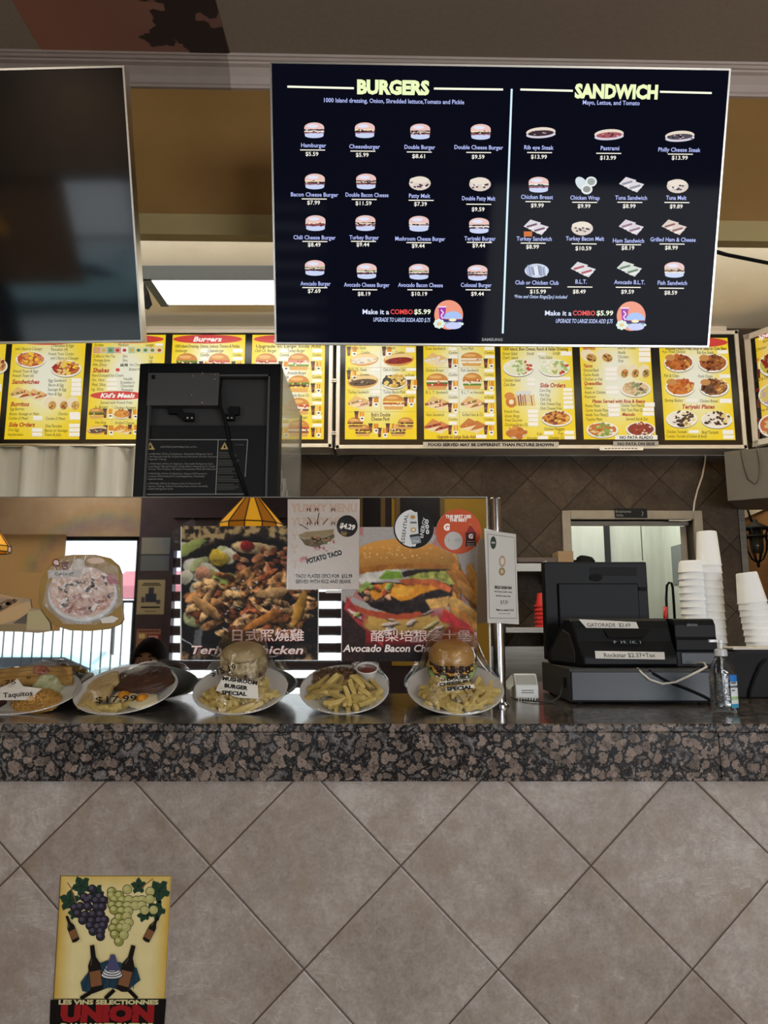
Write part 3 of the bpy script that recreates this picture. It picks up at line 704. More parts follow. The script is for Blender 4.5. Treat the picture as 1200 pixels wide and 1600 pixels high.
for cx, tx0, tw in ((701, 566.5, 106.5), (986, 851.5, 106.5)):
    y = 487 if cx == 701 else 489
    for s1, x, w, c in (('Make it a', 0, 41.5, '#dfe6ff'), ('COMBO', 43.5, 35, '#f2504c'), ('$5.99', 80.5, 26, '#f6ffe0')):
        T.text(s1, tx0 + x, y, 7.4, c, al='l', w=w, bold=0.02)
    T.text('UPGRADE TO LARGE SODA ADD $.75', tx0 + tw - 0.5, y + 13, 6.4, '#c3d0ff', al='r', w=89, bold=0.012, shear=0.25)
    cy = y + 5
    T.ell(cx, cy, 22.5, 23, '#ee9a80', 3, 40)
    T.poly([(cx - 16, cy - 12), (cx - 4, cy - 12), (cx - 6.5, cy + 9), (cx - 14, cy + 9)], '#a03aa8', 4)
    T.rect(cx - 16.5, cy - 13.5, cx - 3.5, cy - 11.5, '#f0e2f4', 5)
    T.line([(cx - 12, cy - 8), (cx - 8, cy - 3), (cx - 12, cy + 1), (cx - 9, cy + 6)], 2.0, '#ecd6f2', 5)
    T.ell(cx + 6.5, cy + 6, 15, 11.5, '#a8c4f4', 6, 22, 0, 0, PI); T.poly([(cx - 9, cy + 7), (cx + 22, cy + 7), (cx + 21, cy + 12), (cx - 8, cy + 12)], '#46306e', 7)
    T.ell(cx + 6, cy + 8, 6, 2.5, '#f2ecc4', 8, 10)
    for q in range(13): T.ell(cx - 8 + q * 2.4, cy + 13.5 + rnd.uniform(-1, 1.4), 2.6, 2.2, rnd.choice(['#bfe0d2', '#d9efe8', '#7fa8a0']), 8, 8)
    T.ell(cx + 7, cy + 17, 13, 5.5, '#c9d0fa', 9, 18)
    for q in range(8): T.ell(cx - 15 + 6 * math.cos(q * .785), cy + 14 + 5 * math.sin(q * .785), 3.2, 2.8, '#dff0e2', 10, 8)
    T.ell(cx - 15, cy + 14, 2.6, 2.4, '#e6cf8a', 11, 8)
o = T.build('screen_picture', M['screen_print'], menu_tv)
LG = Print(bc, ex, ey, 0.0003); LG.lay = 2
LG.text('SAMSUNG', 769, 530.5, 4.2, '#c0c1c6', w=32.5, bold=0.025); LG.build('maker_mark', M['print'], menu_tv)

psi = -0.03
b2 = atY(226, 535, 2.05); t2 = atY(192, 103, 1.80)
ex2 = Vector((math.cos(psi), math.sin(psi), 0)); ey2 = t2 - b2; ey2 = (ey2 - ex2 * ey2.dot(ex2)).normalized()
hh = Print(b2, ex2, ey2); uR = hh.uv(209, 320)[0]; vT = (hh.uv(192, 103)[1] + hh.uv(60, 106)[1]) / 2; vB = hh.uv(100, 535.5)[1]
off_tv = tv_body('blank_television', 'large black screen switched off at the left', b2, ex2, ey2, uR - (U1 - U0), uR, vB, vT, M['screen_off'])
mb = MB(); p = atY(226, 440, 2.30); mb.hexa([atY(225, 466, 2.28), atY(238, 476, 2.3), atY(232, 484, 2.3), atY(224, 482, 2.28)], [atY(225, 440, 2.28), atY(232, 455, 2.3), atY(228, 460, 2.3), atY(224, 452, 2.28)])
mb.build('mount_arm', M['dark_grey'], off_tv)
# black cable running from the menu screen to the right
pts = [on_plane(1118, 393, bc - T.n * 0.05, T.n), atY(1135, 398, 2.15), atY(1165, 404, 2.2), atY(1200, 411, 2.25), atY(1260, 428, 2.3), Vector((1.72, HY(1.72) - 0.005, 2.75))]
tag(MB().tube(pts, 0.006, 8).build('power_cable', M['black_matte'], loc=pts[0], smooth=True), 'black cable curving right from the lit menu screen', 'cable')

# ------------------------------------------------------------------ kitchen ceiling light
c1, c2 = atZ(236, 419, CEIL - 0.06), atZ(262, 474, CEIL - 0.06)
lx0 = (c1.x + c2.x) / 2 - 0.02; ly0, ly1 = atZ(330, 437, CEIL - 0.065).y, atZ(330, 476, CEIL - 0.065).y
t = thing('ceiling_light', 'wide fluorescent ceiling light glowing over the kitchen between the screens', 'light', ((lx0 + 0.65), (ly0 + ly1) / 2, CEIL))
fx = MB(); y00 = atZ(330, 418, CEIL - 0.012).y
fx.hexa([(lx0 - 0.06, ly0 - 0.012, CEIL - 0.07), (lx0 + 1.4, ly0 - 0.012, CEIL - 0.07), (lx0 + 1.4, ly0, CEIL - 0.07), (lx0 - 0.06, ly0, CEIL - 0.07)],
        [(lx0 - 0.06, y00, CEIL), (lx0 + 1.4, y00, CEIL), (lx0 + 1.4, y00 + 0.02, CEIL), (lx0 - 0.06, y00 + 0.02, CEIL)])
fx.box(lx0 - 0.05, lx0, ly0 - 0.02, ly1 + 0.02, CEIL - 0.07, CEIL); fx.box(lx0 + 1.35, lx0 + 1.4, ly0 - 0.02, ly1 + 0.02, CEIL - 0.07, CEIL); fx.box(lx0 - 0.05, lx0 + 1.4, ly1, ly1 + 0.02, CEIL - 0.06, CEIL)
fx.build('fixture_body', mat('shaded_fixture_grey', '#565c5f', .6, spec=.2), t)  # white fixture body greyed in its colour to look backlit
MB().box(lx0, lx0 + 1.35, ly0, ly1, CEIL - 0.068, CEIL - 0.03).build('light_lens', M['lens'], t, bevel=0.008)

# ------------------------------------------------------------------ backlit menu boards on the back wall
YEL, YE2, RED, INK = '#f6d614', '#f3cf10', '#c8281e', '#2a2410'
BD = 0.20
MY = BACK - BD + 0.008
class Panel:
    def __init__(s, board, ux0, ux1, y0, y1, O=None, ex=(1, 0, 0), px=None):
        s.P = Print(O if O is not None else Vector((0, MY, 1.9)), ex, (0, 0, 1), 0.0004)
        s.board = board; ym = (y0 + y1) / 2; xm = (ux0 + ux1) / 2
        s.u0, s.u1 = s.P.uv(ux0, ym)[0], s.P.uv(ux1, ym)[0]; s.v0, s.v1 = s.P.uv(xm, y1)[1], s.P.uv(xm, y0)[1]
        if px: s.u1 = s.u0 + px
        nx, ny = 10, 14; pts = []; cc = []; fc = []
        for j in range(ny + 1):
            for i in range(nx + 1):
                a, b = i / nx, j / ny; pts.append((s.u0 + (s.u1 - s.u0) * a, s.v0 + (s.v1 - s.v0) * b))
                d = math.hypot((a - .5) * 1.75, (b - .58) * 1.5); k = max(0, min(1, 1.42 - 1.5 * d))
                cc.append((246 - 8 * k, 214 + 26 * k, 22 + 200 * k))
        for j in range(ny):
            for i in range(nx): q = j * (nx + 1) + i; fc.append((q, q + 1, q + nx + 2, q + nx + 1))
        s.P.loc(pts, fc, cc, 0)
    def t(s, txt, x, y, size=5.2, col=INK, al='l', w=None, bold=0.0, shear=0.12, sq=0.78, rot=0): s.P.text(txt, x, y, size, col, al, w, bold, shear, rot, 6, sq)
    def h(s, txt, x, y, w=None, size=8): s.P.text(txt, x, y, size, '#b3221c', 'l', w, 0.03, 0.2, 0, 6)
    def oval(s, txt, cx, cy, rx, ry, size=8, w=None):
        s.P.ell(cx, cy, rx, ry, '#d23b36', 1, 30); s.P.text(txt, cx, cy, size, '#ffffff', 'c', w, 0.03, 0.25, 0, 6)
    def strip(s, *r):
        for (x0, y0, x1, y1) in r: s.P.rect(x0, y0, x1, y1, '#fbf8ef', 1); s.P.rect(x0, y1 - .5, x1, y1, '#d9d3c4', 2)
    def grid(s, lines):
        for a, b in lines: s.P.line([a, b], 0.5, '#b9a24a', 1)
    def combo(s, x, y):
        s.P.poly([(x - 6, y - 6), (x, y - 6), (x - 1, y + 7), (x - 5, y + 7)], '#5b1f22', 2); s.P.rect(x - 6.5, y - 7.5, x + .5, y - 5.5, '#2b2b2b', 3); s.P.ell(x - 3, y + 0.5, 2, 2.5, '#8a4a52', 3, 8)
        s.P.rect(x + 2, y - 7, x + 9.5, y + 1, '#f0a818', 2)
        for k in range(5): s.P.line([(x + 2.5 + k * 1.6, y - 7.5 + (k % 2)), (x + 2.8 + k * 1.5, y + 1)], .7, rnd.choice(['#d9801a', '#f9e08a', '#b8561a']), 3)
        s.P.poly([(x + 2, y + 1), (x + 9.5, y + 1), (x + 8.5, y + 8), (x + 3, y + 8)], '#fbf6ee', 3); s.P.ell(x + 5.8, y + 4, 2, 1.4, '#3c3c3c', 4, 8)
    def burger(s, cx, cy, w, h, mid=('#4c7a24', '#5a2a16', '#e8c44a')):
        P = s.P; P.ell(cx, cy - h * .1, w / 2, h * .42, '#cf8a3e', 2, 18, 0, 0, PI); P.ell(cx - w * .08, cy - h * .3, w * .3, h * .1, '#e8b46a', 3, 12)
        for i, c in enumerate(mid):
            y = cy - h * .1 + h * .34 * i / len(mid); P.rect(cx - w * (.5 - .01 * i), y, cx + w * (.5 - .015 * i), y + h * .36 / len(mid), c, 3 + i % 2)
        for k in range(10): P.ell(cx + rnd.uniform(-.46, .46) * w, cy + rnd.uniform(-.08, .22) * h, w * .05, h * .05, rnd.choice([*mid, '#f6ead0', '#b4301e']), 5, 6)
        P.poly([(cx - w * .46, cy + h * .24), (cx + w * .46, cy + h * .24), (cx + w * .40, cy + h * .46), (cx - w * .40, cy + h * .46)], '#dfa95a', 3)
    def sub(s, cx, cy, w, h, fill, rot=-0.08):
        P = s.P; P.ell(cx, cy, w / 2, h * .5, '#d99f4c', 2, 20, rot); P.ell(cx, cy - h * .14, w * .46, h * .3, '#efcf8e', 3, 20, rot); P.ell(cx, cy + h * .08, w * .45, h * .25, fill[0], 4, 20, rot)
        for k in range(22): P.ell(cx + rnd.uniform(-.4, .4) * w, cy + h * .08 + rnd.uniform(-.17, .17) * h, w * .045, h * .05, rnd.choice(fill), 5, 6)
    def wedge(s, cx, cy, w, h, fill=('#8a4a2a', '#5d8a2c', '#d9b25a'), bread='#e6bd78'):
        P = s.P
        for ox, oy in ((-.17, .0), (.15, .14)):
            a, b = cx + ox * w, cy + oy * h
            P.poly([(a - .32 * w, b + .02 * h), (a + .02 * w, b - .44 * h), (a + .35 * w, b - .2 * h), (a + .02 * w, b + .3 * h)], bread, 2)
            P.poly([(a - .32 * w, b + .02 * h), (a + .35 * w, b - .2 * h), (a + .34 * w, b - .05 * h), (a - .28 * w, b + .16 * h)], fill[0], 3)
            for k in range(9): P.ell(a + (-.26 + .065 * k) * w, b + (.08 - .025 * k) * h, w * .04, h * .05, rnd.choice(fill), 4, 6)
            P.poly([(a - .27 * w, b + .18 * h), (a + .33 * w, b - .04 * h), (a + .04 * w, b + .32 * h)], '#f1dcae', 5)
    def plate(s, cx, cy, w, h, cols, n=46, size=.09, rim='#f4f1e8'):
        P = s.P; P.ell(cx, cy + h * .04, w / 2, h / 2, '#6b6250', 1, 24); P.ell(cx, cy, w / 2, h / 2, rim, 2, 24); P.ell(cx, cy - h * .02, w * .44, h * .42, cols[0], 3, 22)
        for k in range(n):
            a, q = rnd.uniform(0, 6.28), math.sqrt(rnd.random()) * .42
            x, y = cx + math.cos(a) * q * w, cy + math.sin(a) * q * h - h * .03
            P.ell(x, y, w * size * rnd.uniform(.5, 1.1), h * size * rnd.uniform(.6, 1.2), cols[int((x - cx + w / 2) / w * len(cols) * .999 + rnd.uniform(-.8, .8)) % len(cols)], 4 + k % 3, 7, rnd.uniform(-.8, .8))
    def rolls(s, cx, cy, w, h, n, fill):
        for i in range(n):
            x = cx + (i - (n - 1) / 2) * w / n; s.P.ell(x - w / n * .12, cy - h * .08, w / n * .5, h * .46, '#f0e2c0', 2, 16, 0.5); s.P.ell(x + w / n * .1, cy + h * .12, w / n * .34, h * .32, '#c89a54', 3, 14, .4)
            for k in range(9): s.P.ell(x + w / n * .1 + rnd.uniform(-.22, .22) * w / n, cy + h * .12 + rnd.uniform(-.2, .2) * h, w / n * .08, h * .07, rnd.choice(fill), 4, 6)
    def done(s, label): return s.P.build('menu_panel', M['backlit'], s.board, label=label)

def board(name, label, x0, x1, yt, yb, ends=(True, True)):
    p0, p1 = atY(x0, 610, BACK - BD), atY(x1, 610, BACK - BD); zt, zb_ = atY(600, yt, BACK - BD).z, atY(600, yb, BACK - BD).z
    t = thing(name, label, 'menu board', ((p0.x + p1.x) / 2, BACK - 0.04, zb_)); f = MB(); w = 0.026
    f.box(p0.x, p1.x, BACK - BD, BACK - 0.005, zb_, zb_ + w); f.box(p0.x, p1.x, BACK - BD, BACK - 0.005, zt - w, zt)
    f.box(p0.x, p0.x + w, BACK - BD, BACK - 0.005, zb_, zt); f.box(p1.x - w, p1.x, BACK - BD, BACK - 0.005, zb_, zt)
    f.build('board_frame', M['silver_paint'], t, bevel=0.003)
    MB().box(p0.x + w, p1.x - w, BACK - BD + 0.012, BACK - 0.01, zb_ + w, zt - w).build('board_backing', M['black_gloss'], t)
    return t
bl = board('menu_board', 'yellow paned lit menu board on the left half of the back wall', -330, 519.5, 514, 699)
br = board('menu_board', 'yellow paned lit menu board under the lit menu screen, left of the angled board', 525, 1161, 516, 701)
Y0, Y1 = 523, 686.5
# breakfast panels
p = Panel(bl, -118, 4, Y0, Y1); p.plate(-8, 572, 40, 26, ['#c88a4a', '#e8c070', '#8a3a20']); p.strip((-20, 600, 2, 612)); p.wedge(-40, 620, 50, 30); p.done('yellow menu panel cut off by the left edge')
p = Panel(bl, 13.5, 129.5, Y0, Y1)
p.oval('Breakfast', 72, 531, 52, 8)
for tx, x, y, w in (('(with 2 Bacon or 2 Sausage)', 24, 545, 42), ('2 Pancakes & Eggs', 80, 540, 36), ('Pancakes (4)', 80, 546, 26), ('French Toast Combo', 76, 553, 40), ('(with 2 Bacon or 2 Sausage)', 79, 559.5, 44), ('French Toast & Eggs', 21, 580, 39),
                    ('French Toast (6)', 20, 587, 33), ('Egg Sandwich', 76, 594.5, 28), ('Bacon & Egg', 76, 601.5, 24), ('Sausage & Egg', 75, 608.5, 29), ('Ham & Egg', 75, 615.5, 22), ('Egg Burrito', 16, 639, 22), ('Bacon, Sausage or Ham', 15, 646.5, 46),
                    ('Chorizo', 91, 646.5, 15), ('Combo (2 Meat)', 14, 653.5, 30), ('Combo (3 Meat)', 72, 654, 30), ('One Pancake', 71, 665.5, 26), ('One Egg', 13, 671.5, 17), ('Bacon or Sausage', 70, 672.5, 36), ('Hashbrowns', 12.5, 679, 24), ('Toast & Jelly', 70, 679, 26)): p.t(tx, x, y, 4.6, w=w)
p.h('Sandwiches', 19, 596.5, 43, 6.6); p.h('Burritos', 17, 631.5, 29, 6.6); p.h('Side Orders', 14, 663.5, 41, 6.6)
p.plate(48, 562, 47, 26, ['#c0562c', '#e0a050', '#f4d23c', '#d89058']); p.plate(103, 576, 48, 26, ['#a8321e', '#e8c880', '#f4d23c', '#c87a3c'])
p.wedge(33, 615, 36, 24, ('#a8402a', '#5d8a2c', '#f0d27a')); p.wedge(57, 617, 32, 22, ('#b8503a', '#5d8a2c', '#e8a86a')); p.rolls(98, 631, 54, 22, 3, ['#c8702a', '#8a4a1a', '#f0d060'])
p.strip((112, 591, 127, 597.5), (112, 598, 127, 604.5), (111.5, 605, 127, 611.5), (111, 612, 126.5, 618.5), (109, 644, 125, 656), (52, 650, 66, 657), (50, 669, 66, 675), (50, 676, 66, 682), (108, 662, 124.5, 668), (108, 669, 124.5, 675), (108, 676, 124.5, 682))
p.done('yellow breakfast menu panel with eggs, sandwiches and burritos')
p = Panel(bl, 139.5, 255, Y0, Y1)
p.oval('Drinks', 200, 530, 56, 6.5); p.strip((243, 536.5, 255, 541)); p.t('Sodas', 148, 539, 4.4, w=14); p.t('Medium', 185, 539, 4.4, w=16); p.t('Large', 228, 539, 4.6, w=12)
for i, c in enumerate(['#d99a94', '#cfc7b4', '#7fb0a4', '#d8a8a4', '#f2efe2', '#b5cfae', '#e8dc9a', '#c9d9c0', '#e9d0b4', '#d8d8a0']): p.P.rect(146 + i * 10.9, 542.5, 156.5 + i * 10.9, 552, c, 1)
for i in range(10): p.P.ell(151 + i * 10.9, 547.3, 3.2, 2.6, rnd.choice(['#b8403a', '#3a7a6a', '#d8b04a', '#6a8a3a']), 2, 8)
for tx, x, y, w in (('Coffee or Hot Tea', 146, 556.5, 34), ('Sm.', 192, 556.5, 8), ('Lg.', 234, 557.5, 6), ('Orange Juice', 146, 563, 26), ('Sm.', 192, 563, 8), ('Lg.', 233, 563.5, 6), ('Milk (20oz)', 145.5, 570, 21), ('Hot Chocolate', 203, 570, 24), ('Bottled Water', 202, 577, 24),
                    ('Hand-Scooped Ice Cream', 144, 586.5, 49), ('Sm. 16oz.', 144, 593.5, 20), ('Vanilla', 193, 592, 14), ('Strawberry', 188, 597.5, 23), ('Med. 20oz.', 144, 601, 22), ('Chocolate', 189, 603, 20), ('Lg. 32oz.', 143.5, 608, 19), ('Pineapple', 190, 609, 18),
                    ('Served with French Fries', 157, 629, 50), ('Jr. Burger', 148, 636, 21), ('Chicken Nuggets', 179, 637, 34), ('Hot Dog', 149, 660, 17), ('Grilled Cheese', 180, 660.5, 30)): p.t(tx, x, y, 4.6, w=w)
p.P.text('68.98', 194, 570.5, 4.4, INK, w=12, bold=.04, lay=6); p.h('Shakes', 145, 578.5, 26, 6.8); p.P.ell(184, 578, 3.4, 2.8, '#d84a40', 2, 10)
p.strip((167, 591, 183, 596), (167, 598, 183, 603), (167, 605, 183, 610)); p.oval("Kid's Meals", 184, 618, 43, 6.8, 7, 54)
p.burger(151, 646, 24, 17); p.combo(167, 646); p.plate(190, 647, 26, 15, ['#d88a2a', '#e8a84a', '#b8641a']); p.combo(206, 647); p.sub(152, 672, 32, 14, ['#3a3a38', '#f4e8d0', '#b8501e']); p.combo(168, 672); p.wedge(192, 671, 32, 18, ('#e8a02a', '#d9801a', '#f4c860'), '#d98a3a'); p.combo(206, 671)
p.grid([((176, 632), (174, 684)), ((141, 655), (208, 656))]); p.done('yellow menu panel with shakes and kids meals behind the black cabinet')
def burger_panel(b, x0, x1, title, sub, items, label, combos=True, subcol=INK):
    p = Panel(b, x0, x1, Y0, Y1); p.oval(title, (x0 + x1) / 2 + 1, 530, (x1 - x0) * .47, 7, 7.4, min(48, len(title) * 6.4)); p.t(sub, x0 + 8, 541, 4.6, subcol, w=(x1 - x0) * .88, bold=.01)
    rows = [548, 582.5, 617.5, 652]
    for k, (nm, art, cols) in enumerate(items):
        cx = x0 + (x1 - x0) * (.29 if k % 2 == 0 else .73) - (rows[k // 2] - 610) * (-.0 if x0 > 390 else .03); y = rows[k // 2]
        hw = (x1 - x0) * .25; p.t(nm, cx - hw + 2, y, 4.8, w=min(34, len(nm) * 2.1))
        ax = cx - hw * .32
        if art == 'b': p.burger(ax, y + 18, hw * 1.15, 27, cols)
        elif art == 's': p.sub(ax, y + 16, hw * 1.6, 22, cols)
        elif art == 'w': p.wedge(ax, y + 17, hw * 1.35, 27, cols)
        p.t('Combo', cx + hw * .42, y + 6.5, 4.4, '#3a2a10', w=14); p.strip((cx + hw * .42, y - 3, cx + hw * .95, y + 3), (cx + hw * .42, y + 10, cx + hw * .95, y + 15))
        p.combo(cx + hw * .56, y + 24)
    xm = (x0 + x1) / 2; p.grid([((xm + 1, 545), (xm - 1, 684))] + [((x0 + 2, y - 6), (x1 - 2, y - 6)) for y in rows[1:]])
    return p.done(label)
G = ('#5f8a2a', '#5a2a16', '#e8c44a'); Tm = ('#c8402a', '#f2e6cc', '#6a3018'); Hm = ('#d98a80', '#f2e8c8', '#6a9a3a')
burger_panel(bl, 266, 381, 'Burgers', '1000 Island Dressing, Onions, Lettuce, Tomato & Pickles.', [('Hamburger', 'b', G), ('Cheeseburger', 'b', Tm), ('Double Burger', 'b', G), ('Double Ch.', 'b', Tm), ('Bacon Ch.', 'b', Tm), ('Patty Melt', 'w', G), ('Chili Burger', 'b', Tm), ('Dbl. Bacon', 'b', G)], 'yellow burgers menu panel above the black cabinet')
burger_panel(bl, 392, 507, 'Burgers', 'Upgrade to Large Soda Add', [('Chili Ch. Burger', 'b', Tm), ('Turkey Burger', 'b', Hm), ('Mushroom Ch.', 'b', G), ('Avocado Burger', 'b', G), ('Teriyaki', 'b', Tm), ('Avocado Bacon Ch.', 'b', Tm), ('Fish', 'b', G), ('Colossal Burger', 'b', Tm)], 'yellow burgers menu panel at the right end of the left board')
# right board
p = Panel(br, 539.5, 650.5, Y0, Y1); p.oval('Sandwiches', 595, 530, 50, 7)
for nm, x, y, w in (('Rib Eye Steak', 546, 543.5, 26), ('Pastrami', 600, 543.5, 18), ('Philly Ch. Steak', 544, 577.5, 29), ('Club or Chicken Club', 599, 577.5, 34), ('Turkey Sandwich', 544, 612.5, 32), ('Turkey Bacon Melt', 599, 612.5, 34)): p.t(nm, x, y, 4.8, w=w)
p.t("Bob's Double", 580, 648, 5.6, '#4a1a10', w=30, bold=.015); p.t('Cheese Pack', 580, 654.5, 5.6, '#4a1a10', w=29, bold=.015)
for x, y in ((564, 550.5), (618, 550.5), (563, 585.5), (633, 586), (578.5, 620), (634, 620)): p.t('w/Soda' if (x, y) == (633, 586) else 'Combo', x, y, 4.4, '#3a2a10', w=14)
p.sub(569, 562, 45, 20, ['#e8e0d0', '#b8a890', '#f4e0b0']); p.sub(623, 562, 48, 21, ['#8a1a14', '#b02a1e', '#6a120e']); p.sub(567, 596, 48, 22, ['#5a4632', '#a89a7c', '#3a2a1c']); p.combo(548, 549); p.combo(603, 549); p.combo(548, 586)
p.plate(616, 596, 42, 24, ['#3a3630', '#f0d27a', '#e0b450', '#f6e6b0']); p.combo(642, 601); p.wedge(561, 629, 36, 26, Hm); p.combo(582, 628); p.burger(615, 629, 34, 24, ('#f0d060', '#b85a3a', '#f6ecd0')); p.combo(637, 628)
for x, y in ((555, 662), (567, 673), (634, 662), (622, 673)): p.burger(x, y, 24, 19, ('#4a2414', '#e8c44a', '#4a2414'))
p.combo(582, 669); p.combo(596, 676); p.combo(609, 669); p.combo(560, 650)
p.strip((634, 543, 648, 551), (635, 575, 650, 580), (635, 588, 650, 593), (635, 610, 650, 616), (634, 623, 649, 630), (581, 609, 594, 615), (580, 575, 594, 580)); p.grid([((595, 545), (595, 643)), ((541, 574.5), (650, 574.5)), ((541, 609), (650, 609)), ((541, 643.5), (650, 643.5))])
p.done('yellow menu panel with steak and club sandwiches')
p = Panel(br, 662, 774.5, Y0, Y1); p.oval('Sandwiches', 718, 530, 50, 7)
for nm, x, y, w in (('Tuna Sandwich', 664, 544.5, 32), ('Tuna Melt', 720, 544.5, 20), ('Chicken Breast', 665, 578.5, 28), ('Fish Sandwich', 720, 578.5, 28), ('B. L. T. Sandwich', 665.5, 613, 34), ('B. L. T. w/ Avocado', 721, 613, 35), ('Ham Sandwich', 666, 648, 28), ('Grilled Ham & Ch.', 722, 648, 33)): p.t(nm, x, y, 4.8, w=w)
for i, y in enumerate((551, 585.5, 620.5, 655)):
    p.t('Combo', 701, y, 4.4, '#3a2a10', w=14); p.t('w/Soda' if i == 2 else 'Combo', 757, y, 4.4, '#3a2a10', w=14); p.strip((701, y - 8, 713, y - 3.5), (701.5, y + 4, 714, y + 9), (757, y - 9, 772, y - 3.5), (757.5, y + 4, 773, y + 9)); p.combo(706, y + 17); p.combo(762, y + 17)
p.wedge(681, 562, 38, 26, ('#e8e2d4', '#d9cdb8', '#f4ecd8')); p.burger(737, 562, 34, 22, ('#f4ecd0', '#d8b890', '#f6f0dc')); p.burger(683, 597, 34, 26, ('#f2e6d0', '#4c7a24', '#c8402a')); p.burger(738, 596, 30, 26, ('#c8702a', '#f2e6d0', '#4c8a2a'))
p.wedge(682, 630, 38, 26, ('#b83a24', '#f4ecd8', '#3c6a1c')); p.wedge(738, 630, 38, 26, ('#c85a3a', '#f4ecd8', '#4c8a2a')); p.wedge(682, 666, 40, 27, ('#a8322a', '#c85a4a', '#5a2418'), '#d98a4a'); p.wedge(738, 665, 40, 27, ('#c8702a', '#a8501a', '#e8a04a'), '#c87a34')
p.t('Upgrade to Large Soda Add', 683, 682.5, 4.8, '#7a1a10', w=60, bold=.02); p.strip((744, 679, 760, 685)); p.grid([((716, 545), (718, 676)), ((664, 574.5), (773, 574.5)), ((664, 609), (774, 609)), ((664, 644), (774, 644))])
p.done('yellow menu panel with tuna, fish and ham sandwiches')
p = Panel(br, 783.5, 896.5, Y0, Y1); p.oval('Salads', 839, 530, 50, 7)
p.t('1000 Island, Blue Cheese, Ranch & Italian Dressing.', 786, 545.3, 4.8, '#4a1a10', w=102, bold=.02)
for nm, x, y, w in (('Green Salad', 785, 552.5, 23), ('Small', 823, 552.5, 11), ('Large', 864, 551.5, 11), ("Chef's Salad", 785, 559, 24), ('Tuna Salad', 841.5, 558.5, 21), ('Chicken Salad', 787, 594, 26), ('Cole Slaw', 787, 601, 18), ('Corn Dog', 843, 610, 17), ('Hot Dog', 843.5, 617, 15), ('Chili Dog', 844, 624, 17), ('Chili Cheese Dog', 844, 631, 32), ('Chili Cheese Fries', 844, 638, 34),
                    ('French Fries', 788, 643, 23), ('Onion Rings', 788.5, 650, 23), ('Fried Zucchini', 789, 656.5, 27), ('Chicken Strips (3)', 789, 663.5, 35), ('Chicken Nuggets', 850, 670, 32), ('6 pc.', 839, 677.5, 9), ('9 pc.', 872, 677, 9), ('Avocado', 823, 684.5, 16), ('Cheddar Ch.', 858, 684, 24)): p.t(nm, x, y, 4.8, w=w)
p.h('Side Orders', 843.5, 602, 40, 6.6)
p.plate(810, 575, 48, 27, ['#e8ecc8', '#f4f0dc', '#9ab85a', '#d8dcb0', '#c83a2a'], 60, .07); p.plate(866, 575, 48, 27, ['#dce8c0', '#f6f4ea', '#f4e8c0', '#a8c06a', '#c83a2a'], 60, .08)
p.P.ell(799, 628, 9, 9, '#c8742a', 2, 16); p.P.ell(799, 628, 4, 4, '#f4e8c4', 3, 12); p.P.ell(796, 619, 8, 6, '#d8883a', 3, 14); p.P.rect(805, 611, 830, 628, '#d9dcdc', 2)
for k in range(9): p.P.line([(806 + k * 3.4, 616 + (k % 2) * 2), (808 + k * 3.4, 634)], 2.2, rnd.choice(['#e8c870', '#d8a040', '#8a4a1c', '#b8702a']), 4)
p.plate(870, 654, 48, 25, ['#d8903a', '#8a3a18', '#f0c04a', '#a8501e'], 50, .08); p.plate(807, 676, 32, 18, ['#c8742a', '#d8903a', '#b8601e'], 16, .2, '#e8e2d4')
p.strip((840, 551, 852, 555), (876, 549, 893, 556), (824, 591, 836, 596), (824, 598, 836, 603), (856, 589, 891, 594), (880, 606.5, 894, 611.5), (880, 613, 894.5, 618), (880, 619.5, 895, 624.5), (880.5, 626, 895, 631.5), (880.5, 633, 896, 639), (825, 640, 841, 646), (825, 647, 841, 652.5), (825.5, 653.5, 841, 659), (825.5, 660, 841, 666), (850, 674, 865, 679.5), (882, 673, 897, 679), (841, 681, 856, 686.5), (882, 681, 897.5, 686.5))
p.done('yellow menu panel with salads and side orders')
p = Panel(br, 908.5, 1020, Y0, Y1); p.oval('Mexican Food', 962, 530, 50, 7)
for nm, x, y, w in (('Beef & Cheese', 965, 543.5, 28), ('Asada', 965, 550.5, 12), ('Chicken', 965.5, 557.5, 16), ('Fish', 966, 564, 8), ('Ground Beef', 911.5, 578.5, 24), ('Carne Asada', 911.5, 585.5, 24), ('Chicken or Fish', 912, 592.5, 29), ('Cheese', 912.5, 606, 13), ('Asada or Chicken', 913, 613, 33), ('Pastrami', 913.5, 620, 17),
                    ('Flauta Plate', 914, 634, 23), ('Chicken Taco Plate(2)', 970.5, 633.5, 36), ('Carne Asada Plate', 914.5, 641, 36), ('Fish Taco Plate (2)', 971, 640.5, 33), ('Asada Taco Plate(2)', 914.5, 648, 36), ('Taquito Plate', 915.5, 655, 25), ('Served Sat & Sun', 978, 654.5, 34)): p.t(nm, x, y, 4.8, w=w)
p.h('Burritos', 911, 544, 19, 5); p.h('Tacos', 911.5, 571.5, 14, 5.2); p.h('Quesadillas', 912.5, 599, 28, 5.2); p.h('Plates Served with Rice & Beans', 925, 627, 83, 5.2); p.h('Menudo', 972, 647.5, 20, 5.2)
p.rolls(934, 557, 50, 20, 2, ['#8a5a24', '#c88a3a', '#5a3a1a']); p.rolls(991, 581, 50, 22, 3, ['#5a4a2a', '#c8702a', '#6a8a3a']); p.plate(993, 608, 48, 25, ['#e0c49a', '#c8a87a', '#8a9a6a', '#6a4a3a'], 30, .08); p.plate(941, 672, 50, 25, ['#c8702a', '#e8d49a', '#8aa84a', '#f0ead8'], 50, .08); p.plate(1001, 671, 46, 24, ['#8a2418', '#a83a22', '#e8d8b8', '#8a2418'], 40, .06)
